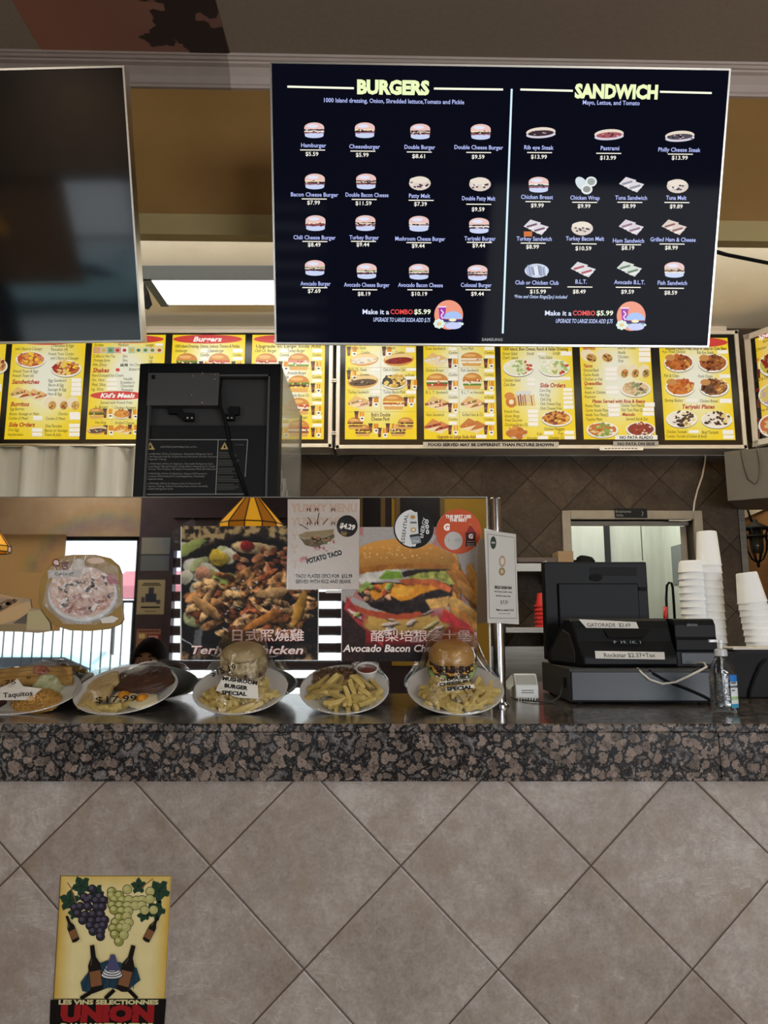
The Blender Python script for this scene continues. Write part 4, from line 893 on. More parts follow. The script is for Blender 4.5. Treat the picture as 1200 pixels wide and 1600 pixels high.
p.strip((998, 543, 1016, 549), (998, 550, 1016, 557), (998, 558, 1016, 566), (946, 574, 964, 581), (946, 582, 964, 588), (946, 589, 964, 595), (947, 603, 965, 609), (947, 610, 966, 616), (1007, 629, 1023, 636), (1004, 637, 1022, 643), (1004, 644, 1022, 650), (950, 631, 968, 637), (950, 638, 968, 644), (950, 645, 968, 651))
p.P.rect(961, 680, 1027, 687, '#f7f4ea', 6); p.P.text('NO PATA ALADO', 994, 683.6, 4.4, '#1a1a1a', w=52, bold=.04, lay=8)
p.done('yellow menu panel with burritos, tacos and plates')
p = Panel(br, 1034, 1143, 528, Y1 + 1); p.oval('Dinners', 1087, 535, 50, 8, 7.4, 44); p.t('Includes French Fries, Soup or Salad or Cole Slaw.', 1040, 544.5, 4.8, '#4a1a10', w=95, bold=.02)
for nm, x, y, w in (('4 pc. Fried Chicken', 1034.5, 549.5, 36), ('Rib Eye Steak', 1089, 551, 26), ('Fish & Chips', 1037.5, 587, 23), ('Pork Chops', 1091, 588, 22), ('Shrimp Basket', 1038.5, 625.5, 28), ('Chicken Breast', 1093.5, 626.5, 28), ('Chicken Teriyaki', 1041, 674.5, 32), ('Beef Teriyaki', 1096.5, 675.5, 26), ('Combo Teriyaki (Chicken & Beef)', 1041, 681.5, 63)): p.t(nm, x, y, 4.8, w=w)
for cx, cy, cs in ((1061, 567, ['#a85a24', '#c8702a', '#8a3a14', '#e0a050']), (1114, 567.5, ['#a85a24', '#5a2a14', '#8a4a20', '#c88a4a']), (1063, 605, ['#c8702a', '#d8802a', '#b8541a', '#e0b060']), (1116, 605.5, ['#6a3a20', '#4a2a18', '#a8642a', '#d8a860'])): p.plate(cx, cy, 47, 29, cs, 50, .09); p.P.ell(cx - 14, cy - 8, 8, 5, '#c88a4a', 7, 12)
for cx, cy in ((1065, 655), (1120, 656)): p.plate(cx, cy, 49, 27, ['#f0e8d8', '#3a1a10', '#4a2414', '#e8d080'], 50, .08)
p.h('Teriyaki Plates', 1065.5, 635.5, 51, 6.4); p.strip((1121, 547, 1137, 553), (1124, 585, 1141, 591), (1072, 623, 1090, 629), (1125, 623, 1143, 630), (1076, 672, 1092, 677), (1129, 672, 1146, 679), (1130, 680, 1147, 686)); p.done('yellow menu panel with dinner and teriyaki plates')
# notices stuck on the right board
sg = Print((0, BACK - BD - 0.0045, 1.9), (1, 0, 0), (0, 0, 1), 0.0004)
sg.rect(661, 690.5, 873, 698.5, '#b9b7b0'); sg.lay = 1; sg.text('FOOD SERVED MAY BE DIFFERENT THAN PICTURE SHOWN', 767, 694.7, 4.4, '#111111', w=196, bold=.05)
sg.rect(958, 689.5, 1029, 697, '#a8a8a6', 0); sg.text('NO PATA ON SIDE', 994, 693.4, 4.3, '#111111', w=58, bold=.04)
sg.rect(937, 697.5, 1005, 703.5, '#f2f0ea', 0); [sg.rect(945 + k * 5.2, 700, 945 + k * 5.2 + 3.6, 701.2, '#222222') for k in range(10)]
sg.build('notice_strip', M['print'], br)
for py in (593, 675):
    a = atY(518, py, BACK - BD - 0.002)
    for dz_ in (0, -0.014): MB().box(a.x - 0.002, a.x + 0.032, BACK - BD - 0.008, BACK - BD - 0.0003, a.z - 0.004 + dz_, a.z + 0.004 + dz_).build('joining_clip', M['silver_paint'], br)


# the board turned towards the dining room at the right end
qa = atY(1166, 700, BACK - BD); e3 = Vector((0.5, -0.866, 0)); n3 = Vector((-0.866, -0.5, 0)); zt3 = atY(1157, 527, BACK - BD).z
a3 = Vector((qa.x + 0.03, qa.y - 0.03, 0)); L3 = 0.72
t3 = thing('menu_board', 'specials menu board turned inward at the right edge of the photo', 'menu board', (a3.x + 0.2, a3.y - 0.3, qa.z))
def abox(mb, u0, u1, z0, z1, w0, w1):
    P_ = lambda u, w: a3 + e3 * u + n3 * w
    lo = [P_(u0, w0), P_(u1, w0), P_(u1, w1), P_(u0, w1)]; return mb.hexa([Vector((q.x, q.y, z0)) for q in lo], [Vector((q.x, q.y, z1)) for q in lo])
f = MB(); abox(f, 0, L3, qa.z, qa.z + .04, -.03, .004); abox(f, 0, L3, zt3 - .04, zt3, -.03, .004); abox(f, 0, .04, qa.z, zt3, -.03, .004); abox(f, L3 - .04, L3, qa.z, zt3, -.03, .004); f.build('board_frame', M['silver_paint'], t3, bevel=.003)
abox(MB(), .04, L3 - .04, qa.z + .04, zt3 - .04, -.028, -.006).build('board_backing', M['black_gloss'], t3)
p = Panel(t3, 1160, 1196, 524, 693, O=a3, ex=e3)
p.u0, p.u1 = .075, L3 - .06; p.v0, p.v1 = qa.z + .075, zt3 - .05
p.P = Print(a3, e3, (0, 0, 1), 0.0004); P = p.P
P.loc([(p.u0, p.v0), (p.u1, p.v0), (p.u1, p.v1), (p.u0, p.v1), (p.u0 + .2, p.v0 + .35)], [(0, 1, 4), (1, 2, 4), (2, 3, 4), (3, 0, 4)], [(244, 205, 24)] * 4 + [(240, 225, 190)], 0)
p.oval('Specials', 1203, 521, 24, 8, 8, 38)
for nm, x, y, w in (('Served with', 1192, 534, 26), ('Chicken Teriyaki', 1182, 547, 34), ('Beef & Chicken Teriyaki', 1181, 595, 44), ('Carne Asada Dinner', 1184, 643, 40)): p.t(nm, x, y, 4.8, w=w)
for cy, cs in ((573, ['#c8b84a', '#8a1e12', '#a83020', '#e8d0a0']), (620, ['#d8c46a', '#c8a8b0', '#b89aa4', '#e8d0a0']), (667, ['#c86a3a', '#d8b87a', '#b8905a'])): p.plate(1207, cy - 2, 44, 36, cs, 50, .08); p.P.rect(1183, cy + 4, 1188, cy + 18, '#5a2018', 6)
for cx, cy, cs in ((1252, 551, ['#8a1e12', '#c8b84a', '#e8d0a0', '#a83020']), (1253, 602, ['#b89aa4', '#d8c46a', '#c86a3a']), (1254, 653, ['#b8905a', '#c86a3a', '#e8d49a'])): p.plate(cx, cy, 52, 38, cs, 50, .08)
for n_, y in (('#1', 563), ('#2', 610), ('#3', 657)): p.t(n_, 1181, y, 4.6, '#8a1a10', bold=.02)
p.done(None)
# ------------------------------------------------------------------ black display cabinet standing behind the mirror
FY = 2.36
fz1 = atY(330, 568, FY).z; fx0, fx1 = (atY(222, 569, FY).x + atY(203, 777, FY).x) / 2, (atY(440, 567, FY).x + atY(433, 777, FY).x) / 2
FD = 0.62
cab = thing('display_cabinet', 'black upright glass-sided drinks cabinet seen from its back, between the two menu boards', 'display cabinet', ((fx0 + fx1) / 2, FY + FD / 2, CT))
b = 0.036; k = MB()
k.box(fx0, fx0 + b, FY, FY + 0.06, CT, fz1); k.box(fx1 - b, fx1, FY, FY + 0.06, CT, fz1); k.box(fx0 + b, fx1 - b, FY, FY + 0.06, fz1 - 0.04, fz1); k.box(fx0 + b, fx1 - b, FY, FY + 0.06, CT, CT + 0.05)
k.build('back_frame', M['black'], cab, bevel=.003)
k = MB(); g_ = 0.007
k.box(fx0 + b, fx0 + b + g_, FY - .002, FY + .02, CT + .05, fz1 - .04); k.box(fx1 - b - g_, fx1 - b, FY - .002, FY + .02, CT + .05, fz1 - .04); k.box(fx0 + b, fx1 - b, FY - .002, FY + .02, fz1 - .04 - g_, fz1 - .04)
k.build('inner_rim', M['mid_grey'], cab)
zm = atY(330, 663, FY).z
MB().box(fx0 + b, fx1 - b, FY + .035, FY + .05, zm, fz1 - .04).build('upper_back_plate', M['dark_grey'], cab)
MB().box(fx0 + b, fx1 - b, FY + .012, FY + .05, CT + .05, zm).build('lower_back_panel', M['black'], cab)
e0, e1 = atY(232, 583, FY), atY(341, 634, FY)
eb = MB().box(e0.x, e1.x, FY - .004, FY + .04, e1.z, e0.z).build('electrical_box', M['mid_grey'], cab, bevel=.002)
s1 = MB()
for q in ((238, 587, 243, 593),): a_, b_ = atY(q[0], q[1], FY), atY(q[2], q[3], FY); s1.box(a_.x, b_.x, FY - .008, FY - .003, b_.z, a_.z)
s1.build('rating_sticker', M['black'], eb)
for q in ((317, 584), (316, 630), (336, 586), (336, 593), (301, 588), (300, 618)):
    p_ = atY(q[0], q[1], FY); MB().lathe([(0.003, 0), (0.003, .004), (.0015, .005)], 10, Matrix.Translation((p_.x, FY - .004, p_.z)) @ Matrix.Rotation(R(90), 4, 'X')).build('screw', M['silver'], eb)
for pts_ in ([(265, 637), (283, 637), (290, 647), (304, 647), (304, 659), (288, 659), (279, 648), (265, 648)], [(360, 637), (375, 637), (375, 649), (368, 650), (367, 658), (353, 658), (353, 649), (360, 648)]):
    q = [atY(x, y, FY + .03) for x, y in pts_]; br_ = MB().prism(q, (0, -.018, 0)).build('bracket', M['black_matte'], cab)
for x, y in ((293, 653), (300, 653), (356, 653), (362, 653)):
    p_ = atY(x, y, FY + .01); MB().lathe([(0.0032, 0), (0.0032, .003)], 10, Matrix.Translation((p_.x, FY + .012, p_.z)) @ Matrix.Rotation(R(90), 4, 'X')).build('screw', M['silver'], cab)
cable = [atY(x, y, FY + d) for x, y, d in ((345, 590, .03), (343, 612, .01), (344, 634, -.004), (352, 655, .005), (356, 680, .004), (360, 705, .006), (372, 735, .006), (386, 776, .006))]
MB().tube(cable, .006, 8).build('power_cord', M['black_matte'], cab, smooth=True)
wl = Print((0, FY + .0115, 1.6), (1, 0, 0), (0, 0, 1), .0002)
TX, GD = '#8d8c88', '#b39a5c'
wl.rect(222.5, 687.5, 338.5, 773, '#16171a'); wl.rect(339, 687.5, 386, 772, '#141518'); wl.lay = 1
for a_ in (((225, 687), (387, 687)), ((219, 772.5), (382, 772)), ((225, 687), (219, 772.5)), ((341, 687), (337, 772)), ((387, 687), (383, 745))): wl.line([a_[0], a_[1]], 1.0, '#9a9a96')
for x, y, s1 in ((235, 697, 7), (351, 697, 6.4)):
    wl.poly([(x - s1, y + s1 * .8), (x + s1, y + s1 * .8), (x, y - s1 * .95)], GD, 2); wl.ell(x, y + 1.5, 1.5, 2.2, '#171513', 3, 10); wl.poly([(x - .9, y), (x + .9, y), (x + .3, y - 3)], '#171513', 3)
wl.text('CAUTION FLAMMABLE Risk of Fire', 279, 698.3, 2.7, TX, w=57, lay=3)
for i, tx in enumerate(['DANGER-Risk Of Fire Or Explosion. Flammable Refrigerant Used.', 'To Be Repaired Only By Trained Service Personnel. Do Not Puncture', 'Refrigerant Tubing.', '', 'CAUTION-Risk Of Fire Or Explosion. Flammable Refrigerant Used.', "Consult Repair Manual/Owner's Guide Before Attempting To Install", 'or Service This Product. All Safety Precautions Must be Followed.', '',
                        'CAUTION-Risk Of Fire Or Explosion. Dispose Of Property In', 'Accordance With Federal Or Local Regulations. Flammable', 'Refrigerant Used.', '', 'CAUTION-Risk Of Fire Or Explosion Due To Puncture Of', 'Refrigerant Tubing. Follow Handling Instructions Carefully.', 'Flammable Refrigerant Used.']):
    if tx:
        y = 709.2 + i * 4.15 - (i // 4) * 1.2; wl.text(tx, 228.5 - i * .27, y, 2.7, TX, al='l', w=len(tx) * 1.70, lay=3)
for i in range(24):
    if i % 5 != 4: wl.line([(342 - i * .12, 707 + i * 2.5), (342 - i * .12 + rnd.uniform(18, 34), 707 + i * 2.5)], .9, '#55554f', 3)
wl.text('CAUTION', 374, 695, 2.0, '#6a6a66', w=14, lay=3)
wl.build('warning_label', M['print'], cab)
# sides, shelf, glass
zs = CT + .60
for nm, x_ in (('glass_side', fx1 - .006), ('glass_side', fx0)):
    MB().box(x_, x_ + .006, FY + .06, FY + FD, CT + .02, fz1 - .01).build(nm, M['clear'], cab)
MB().box(fx0, fx1, FY + .06, FY + FD, CT, CT + .02).build('cabinet_floor', M['black'], cab)
MB().box(fx0, fx1, FY + .06, FY + FD, fz1 - .012, fz1 - .004).build('cabinet_top', M['clear'], cab)
k = MB(); k.box(fx1 - .008, fx1 + .002, FY + FD - .004, FY + FD + .006, CT, fz1); k.box(fx0 - .002, fx0 + .008, FY + FD - .004, FY + FD + .006, CT, fz1); k.build('front_post', M['mid_grey'], cab)
sh = MB().box(fx0 + .01, fx1 - .01, FY + .07, FY + FD - .01, zs, zs + .006).build('wire_shelf', M['steel'], cab)
# white drink cartons on the cabinet shelf, just inside the right glass
proto = None; nC = 0
def carton_proto():
    t = thing('drink_carton', 'white drink carton with a dark cap inside the glass cabinet', 'carton', (0, 0, 0), 'white cartons inside the glass cabinet')
    mb = MB(); mb.box(-.028, .028, -.028, .028, 0, .155); mb.add([(-.028, -.028, .155), (.028, -.028, .155), (.028, .028, .155), (-.028, .028, .155), (-.028, 0, .195), (.028, 0, .195)], [(0, 1, 5, 4), (2, 3, 4, 5), (1, 2, 5), (3, 0, 4)]); mb.box(-.028, .028, -.002, .002, .19, .205)
    mb.build('carton_body', M['white_plastic'], t, bevel=.0015)
    MB().box(.0281, .0288, -.012, .012, .12, .15).build('printed_mark', mat('carton_mark', '#4a3324', .5), t)
    return t
def copy_tree(o, parent=None):
    c = o.copy(); COL.objects.link(c)
    if parent is not None: c.parent = parent
    for ch in list(o.children): copy_tree(ch, c)
    return c
for i, (dy, dx, hz) in enumerate(((.10, 0, 1.0), (.17, -.004, .9), (.24, 0, .82), (.31, -.002, .66), (.38, -.004, .62), (.45, -.002, .52), (.52, -.004, .45))):
    if proto is None: proto = carton_proto(); c = proto
    else: c = copy_tree(proto)
    c.location = (fx1 - .036 + dx, FY + dy, zs + .006); c.scale = (1, 1, hz)

# ------------------------------------------------------------------ behind the counter
st = MB(); xa, xb = atY(-60, 735, 4.5).x, atY(216, 735, 4.5).x; z0_, z1_ = .9, atY(100, 700, 4.52).z; n = 46; pr = []
for i in range(n + 1):
    u = i / n; pr.append((xa + (xb - xa) * u, 4.5 + .03 * math.sin(u * 29) + .018 * math.sin(u * 61 + 1)))
st.add([(x, y, z0_) for x, y in pr] + [(x, y, z1_) for x, y in pr], [(i, i + 1, n + 2 + i, n + 1 + i) for i in range(n)])
o = st.build('strip_curtain', noisy('pale_vinyl', '#a3a5a4', '#b4b6b3', 2, .3, stretch=(9, 1, .4)), loc=(xa, 4.5, z0_), smooth=True)
sm = o.modifiers.new('thickness', 'SOLIDIFY'); sm.thickness = .004
tag(o, 'pale strip curtain hanging below the left menu board', 'curtain')
hr = MB().tube([(xa, 4.5, z1_ + .01), (xb, 4.5, z1_ + .01)], .012, 8); hr.build('curtain_rail', M['silver'], o, smooth=True)

def shelf(name, label, px0, px1, pyt, pyb, Y, depth, m, bracket=True):
    a_, b_ = atY(px0, pyt, Y), atY(px1, pyb, Y)
    t = thing(name, label, 'shelf', ((a_.x + b_.x) / 2, Y, b_.z))
    MB().box(a_.x, b_.x, Y, Y + depth, b_.z, a_.z).build('shelf_board', m, t, bevel=.002)
    if bracket:
        k = MB()
        for x_ in (a_.x + .05, b_.x - .05): MB().prism([(x_, Y + .03, b_.z), (x_, Y + depth, b_.z), (x_, Y + depth, b_.z - .1)], (.015, 0, 0)).build('bracket', M['steel'], t)
    return a_, b_
sa = shelf('wall_shelf', 'steel wall shelf with a brown tray, left of the doorway', 800, 882, 880, 893, 4.40, BACK - 4.40, M['steel'])
a_, b_ = atY(808, 871, 4.42), atY(880, 880, 4.42)
k = MB(); k.box(a_.x, b_.x, 4.42, 4.70, sa[0].z, sa[0].z + .012); k.box(a_.x, b_.x, 4.42, 4.43, sa[0].z, a_.z); k.box(a_.x, b_.x, 4.69, 4.70, sa[0].z, a_.z); k.box(a_.x, a_.x + .01, 4.42, 4.7, sa[0].z, a_.z); k.box(b_.x - .01, b_.x, 4.42, 4.7, sa[0].z, a_.z)
tag(k.build('serving_tray', mat('brown_plastic', '#5a4a40', .5), loc=(a_.x, 4.42, sa[0].z), bevel=.003), 'brown tray lying on the steel wall shelf', 'tray')
p_ = atY(880, 862, 4.5)
tag(MB().box(atY(872, 868, 4.40).x, atY(896, 868, 4.40).x, 4.40, 4.55, sa[0].z, atY(872, 861, 4.40).z).build('cardboard_box', mat('kraft_card', '#9a8263', .8), loc=(p_.x, 4.4, sa[0].z), bevel=.002), 'small tan box at the right end of the wall shelf', 'box')
pc = atY(908, 880, 4.55); pz = atY(908, 884, 4.45).z
sb = shelf('low_shelf', 'steel shelf behind the black register screen holding red tumblers', 790, 880, 980, 989, 4.30, .42, M['steel'])
# pan hanging upside down next to the doorway
t = thing('saucepan', 'black pan showing above the register screen in front of the doorway', 'pan', (pc.x, 4.6, sb[0].z))
k = MB(); Mp = Matrix.Translation((pc.x + .02, 4.55, atY(908, 887, 4.55).z)) @ Matrix.Rotation(R(12), 4, 'Y'); k.lathe([(.001, .075), (.04, .072), (.058, .055), (.062, 0.0), (.062, -.03)], 28, Mp); k.build('pan_body', M['black_matte'], t, smooth=True)
MB().box(pc.x - .02, pc.x + .09, 4.52, 4.7, sb[0].z + .0, atY(908, 904, 4.55).z).build('pan_stand', M['dark_grey'], t)
MB().tube([Mp @ Vector((-.055, 0, .03)), Mp @ Vector((-.12, 0, .02)), Mp @ Vector((-.2, .0, -.02))], .009, 8).build('handle', M['black_matte'], t, smooth=True)
# prep table under the low shelf
pa, pb = atY(785, 1010, 4.2), atY(900, 1062, 4.2)
t = thing('prep_table', 'stainless prep table with a tall steel splash panel behind the counter', 'table', (1.0, 4.3, 0))
MB().box(.55, 1.22, 4.18, 4.22, pb.z - .1, pa.z).build('splash_panel', M['steel'], t); MB().box(.55, 1.22, 3.9, 4.18, pb.z - .14, pb.z - .1).build('table_top', M['steel'], t)
for x_, y_ in ((.57, 3.92), (1.2, 3.92), (.57, 4.2), (1.2, 4.2)): MB().lathe([(.02, 0), (.02, pb.z - .14)], 12, Matrix.Translation((x_, y_, 0))).build('leg', M['steel'], t)
# red tumblers, nested upside down
rz = sb[0].z; rc = atY(851, 980, 4.42); tw_ = None
red = mat('red_plastic', '#cf3a36', .35)
for i in range(6):
    if tw_ is None:
        tw_ = MB().lathe([(.060, 0), (.060, .012), (.050, .016), (.038, .085), (.0, .085)], 28).build('red_tumbler', red, loc=(0, 0, 0), auto=40); o = tw_
        tag(o, 'red plastic tumbler upside down in the nested stack beside the register screen', 'tumbler', 'red tumblers on the low shelf')
    else: o = tw_.copy(); COL.objects.link(o)
    o.location = (rc.x, 4.42, rz + i * .0245)
tag(o, 'topmost red plastic tumbler of the nested stack beside the register screen', 'tumbler', 'red tumblers on the low shelf')
# staff sign on the door frame
a_, b_ = atY(960, 794.5, BACK - .026), atY(1011, 809, BACK - .026)
t = thing('door_sign', 'small black staff sign on top of the doorway frame', 'sign', ((a_.x + b_.x) / 2, BACK - .03, b_.z))
MB().box(a_.x, b_.x, BACK - .036, BACK - .0255, b_.z, a_.z).build('sign_plate', M['black'], t, bevel=.002)
sp_ = Print((0, BACK - .0365, b_.z), (1, 0, 0), (0, 0, 1), .0003); sp_.text('Employees', 962, 799, 3.8, '#8a8a88', al='l', w=24); sp_.build('lettering', M['print'], t); sp_ = Print((0, BACK - 0.0365, b_.z), (1, 0, 0), (0, 0, 1), .0003); sp_.text('Only', 963, 805, 3.6, '#8a8a88', al='l', w=11); sp_.build('lettering', M['print'], t); sp_ = Print((0, BACK - 0.0365, b_.z), (1, 0, 0), (0, 0, 1), .0003); sp_.line([(1003, 799), (1005, 802), (1003, 806)], 1, '#8a8a88'); sp_.build('arrow_mark', M['print'], t)
# corridor notice and squeegee
cx_ = 2.408
nt = Print((cx_, 5.6, 1.9), (0, -1, 0), (0, 0, 1), .0004); q = [nt.uv(*u) for u in ((1047, 857), (1057, 851), (1061, 905), (1052, 913))]
def wall_notice():
    mb = MB(); P4 = [Vector((cx_, y_, z_)) for y_, z_ in ((5.93, 1.66), (5.73, 1.66), (5.73, 1.98), (5.93, 1.98))]
    mb.prism(P4, (-.004, 0, 0)); o = mb.build('notice_sheet', mat('grey_notice', '#7b817e', .6), loc=P4[0]); tag(o, 'grey notice sheet on the corridor side wall', 'notice')
wall_notice()
t = thing('squeegee_handle', 'thin black hoop handle with a red grip standing behind the receipt printer', 'tool', atY(1045, 970, 2.9))
hp = [atY(x, y, 2.9) for x, y in ((1043, 985), (1042, 960), (1041, 935), (1042, 915), (1045, 910.5), (1049, 911), (1051, 918), (1053, 945), (1055, 985))]
MB().tube(hp, .005, 8).build('hoop', M['black_matte'], t, smooth=True)
MB().tube([atY(1039.5, 948, 2.89), atY(1040, 972, 2.89)], .008, 10).build('grip', red, t, smooth=True)
for q in hp: pass
# white cable down the wall to the door frame
pts = [atY(x, y, BACK - .012) for x, y in ((1103, 702), (1101, 725), (1097, 745), (1090, 765), (1085, 785), (1083, 805), (1079, 812), (1068, 813.5), (1045, 813))]
tag(MB().tube(pts, .006, 8).build('wall_cable', M['white_trim'], loc=pts[-1], smooth=True), 'white cable running down the tiled wall to the doorway frame', 'cable')
# grey cabinet under the angled board
cz_ = atY(1137, 706, 4.40).z; Pz = atY(1137, 783, 4.40); Pq = atY(1160, 797, BACK - .004)
Pq = Vector((Pq.x, BACK - .004, 0)); gz = Pz.z
pl = [Vector((Pz.x, 4.40, gz)), Vector((3.1, 3.85, gz)), Vector((3.1, BACK - .004, gz)), Vector((Pq.x - .02, BACK - .004, gz))]
t = thing('wall_cabinet', 'grey box cabinet hanging on the wall under the angled menu board', 'cabinet', (Pz.x, 4.4, gz))
MB().prism([Vector((v.x, v.y, gz)) for v in pl], (0, 0, cz_ - gz)).build('cabinet_body', M['grey_paint'], t, bevel=.003)
mb = MB(); lp = [(Pz.x + .06 + .10 * u, 4.40 - .075 * (0.6 + u) - .012, 0) for u in (0, .12, .3, .5, .7, .9, 1)]
zz = [cz_ - q for q in (.004, .11, .19, .225, .18, .09, .01)]
pts = []
dirx = (pl[1] - pl[0]).normalized(); nrm = Vector((dirx.y, -dirx.x, 0))
if nrm.y > 0: nrm = -nrm
for u, z_ in zip((.10, .11, .125, .16, .19, .20, .19), zz): pts.append(Vector((pl[0].x, pl[0].y, 0)) + dirx * u + nrm * .008 + Vector((0, 0, z_)))
tag(mb.tube(pts, .005, 8).build('hanging_cable', M['grey_paint'], loc=pts[0], smooth=True), 'grey cable loop hanging over the grey wall cabinet', 'cable')
# wrought-iron lantern in the far right room
lc = atY(1182, 846, 6.6); t = thing('hanging_lantern', 'black wrought iron lantern hanging in the room at the far right', 'lantern', (lc.x, 6.6, lc.z - .25))
top = atY(1182, 812, 6.6).z; bot = atY(1182, 882, 6.6).z; hL = top - bot
iron = M['black_matte']; k = MB()
for i in range(8):
    a = 2 * PI * i / 8; k.tube([(lc.x + r_ * math.cos(a), 6.6 + r_ * math.sin(a), bot + hL * z_) for r_, z_ in ((.005, 0.04), (.05, .12), (.085, .3), (.095, .5), (.085, .62), (.11, .8))], .007, 6)
k.lathe([(.1, bot + hL * .6), (.1, bot + hL * .64)], 20, Matrix.Translation((lc.x, 6.6, 0))); k.lathe([(.115, bot + hL * .78), (.115, bot + hL * .82), (.03, bot + hL * .93), (.02, bot + hL)], 20, Matrix.Translation((lc.x, 6.6, 0))); k.blob((lc.x, 6.6, bot), .015, .015, .03, 8, 6)
k.build('iron_cage', iron, t, smooth=True)
MB().lathe([(.05, bot + hL * .25), (.06, bot + hL * .4), (.06, bot + hL * .75)], 16, Matrix.Translation((lc.x, 6.6, 0))).build('smoked_glass', mat('smoked_glass', '#3a3a34', .1), t, smooth=True)
MB().tube([(lc.x - .03, 6.6, top - .02), (lc.x - .06, 6.6, top + .1), (lc.x - .06, 6.6, CEIL)], .01, 8).build('hanging_arm', iron, t, smooth=True)
# ------------------------------------------------------------------ prints stuck on the mirror
def vnoise(h, w, s, seed, octs=4):
    g = np.random.RandomState(seed); out = np.zeros((h, w)); amp = 1.0; tot = 0
    for o_ in range(octs):
        n = int(s * 2 ** o_) + 2; q = g.rand(n, n); y = np.linspace(0, n - 1.001, h); x = np.linspace(0, n - 1.001, w)
        yi, xi = y.astype(int), x.astype(int); fy, fx = (y - yi)[:, None], (x - xi)[None]; fy = fy * fy * (3 - 2 * fy); fx = fx * fx * (3 - 2 * fx)
        out += amp * (q[yi][:, xi] * (1 - fy) * (1 - fx) + q[yi + 1][:, xi] * fy * (1 - fx) + q[yi][:, xi + 1] * (1 - fy) * fx + q[yi + 1][:, xi + 1] * fy * fx); tot += amp; amp *= .55
    return out / tot
class Paint:
    def __init__(s, w, h, seed):
        s.w, s.h = w, h; s.im = np.zeros((h, w, 3)); s.g = np.random.RandomState(seed); s.yy, s.xx = np.mgrid[0:1:h * 1j, 0:1:w * 1j]; s.asp = h / w
        s.n1 = vnoise(h, w, 6, seed + 1); s.n2 = vnoise(h, w, 26, seed + 2, 3); s.n3 = vnoise(h, w, 22, seed + 5, 3)
    def over(s, mask, col):
        col = np.array(col, float); s.im = s.im * (1 - mask[..., None]) + col * mask[..., None]
    def ellm(s, cx, cy, rx, ry, rot=0, soft=.12, wob=.6):
        x, y = s.xx - cx + (s.n2 - .5) * .02, (s.yy - cy) + (s.n3 - .5) * .02; c, q = math.cos(rot), math.sin(rot); u = (x * c + y * q) / rx; v = (-x * q + y * c) / ry
        d = np.sqrt(u * u + v * v) + (s.n1 - .5) * wob + (s.n2 - .5) * wob * .5
        return np.clip((1 - d) / soft, 0, 1), u, v, d
    def chunk(s, cx, cy, rx, ry, rot, col, hi=1.35, lo=.45, tex=.35, shadow=True):
        if shadow: m, *_ = s.ellm(cx + .008, cy + .014, rx * 1.08, ry * 1.12, rot, .3); s.over(m * .65, np.array(col) * .18)
        m, u, v, d = s.ellm(cx, cy, rx, ry, rot, .14)
        sh = lo + (hi - lo) * np.clip(.55 - .35 * v - .2 * u + (s.n2 - .5) * tex * 2.2, 0, 1)
        s.im = s.im * (1 - m[..., None]) + np.array(col, float) * sh[..., None] * m[..., None]
    def poly(s, pts, col, soft=1.0, wob=.012, tex=.25, a=1.0):
        X, Y = s.xx + (s.n1 - .5) * wob * 2, s.yy + (s.n2 - .5) * wob
        ins = np.zeros((s.h, s.w), bool); n = len(pts)
        for i in range(n):
            (x0, y0), (x1, y1) = pts[i], pts[(i + 1) % n]
            if y0 != y1: c = ((Y < y0) != (Y < y1)) & (X < (x1 - x0) * (Y - y0) / (y1 - y0) + x0); ins ^= c
        m = ins.astype(float)
        m = (m + np.roll(m, 1, 0) + np.roll(m, -1, 0) + np.roll(m, 1, 1) + np.roll(m, -1, 1)) / 5 * a
        sh = 1 + (s.n2 - .5) * tex * 2 + (s.n1 - .5) * tex
        s.im = s.im * (1 - m[..., None]) + np.array(col, float) * sh[..., None] * m[..., None]
    def grain(s, k): s.im += s.g.randn(s.h, s.w, 1) * k
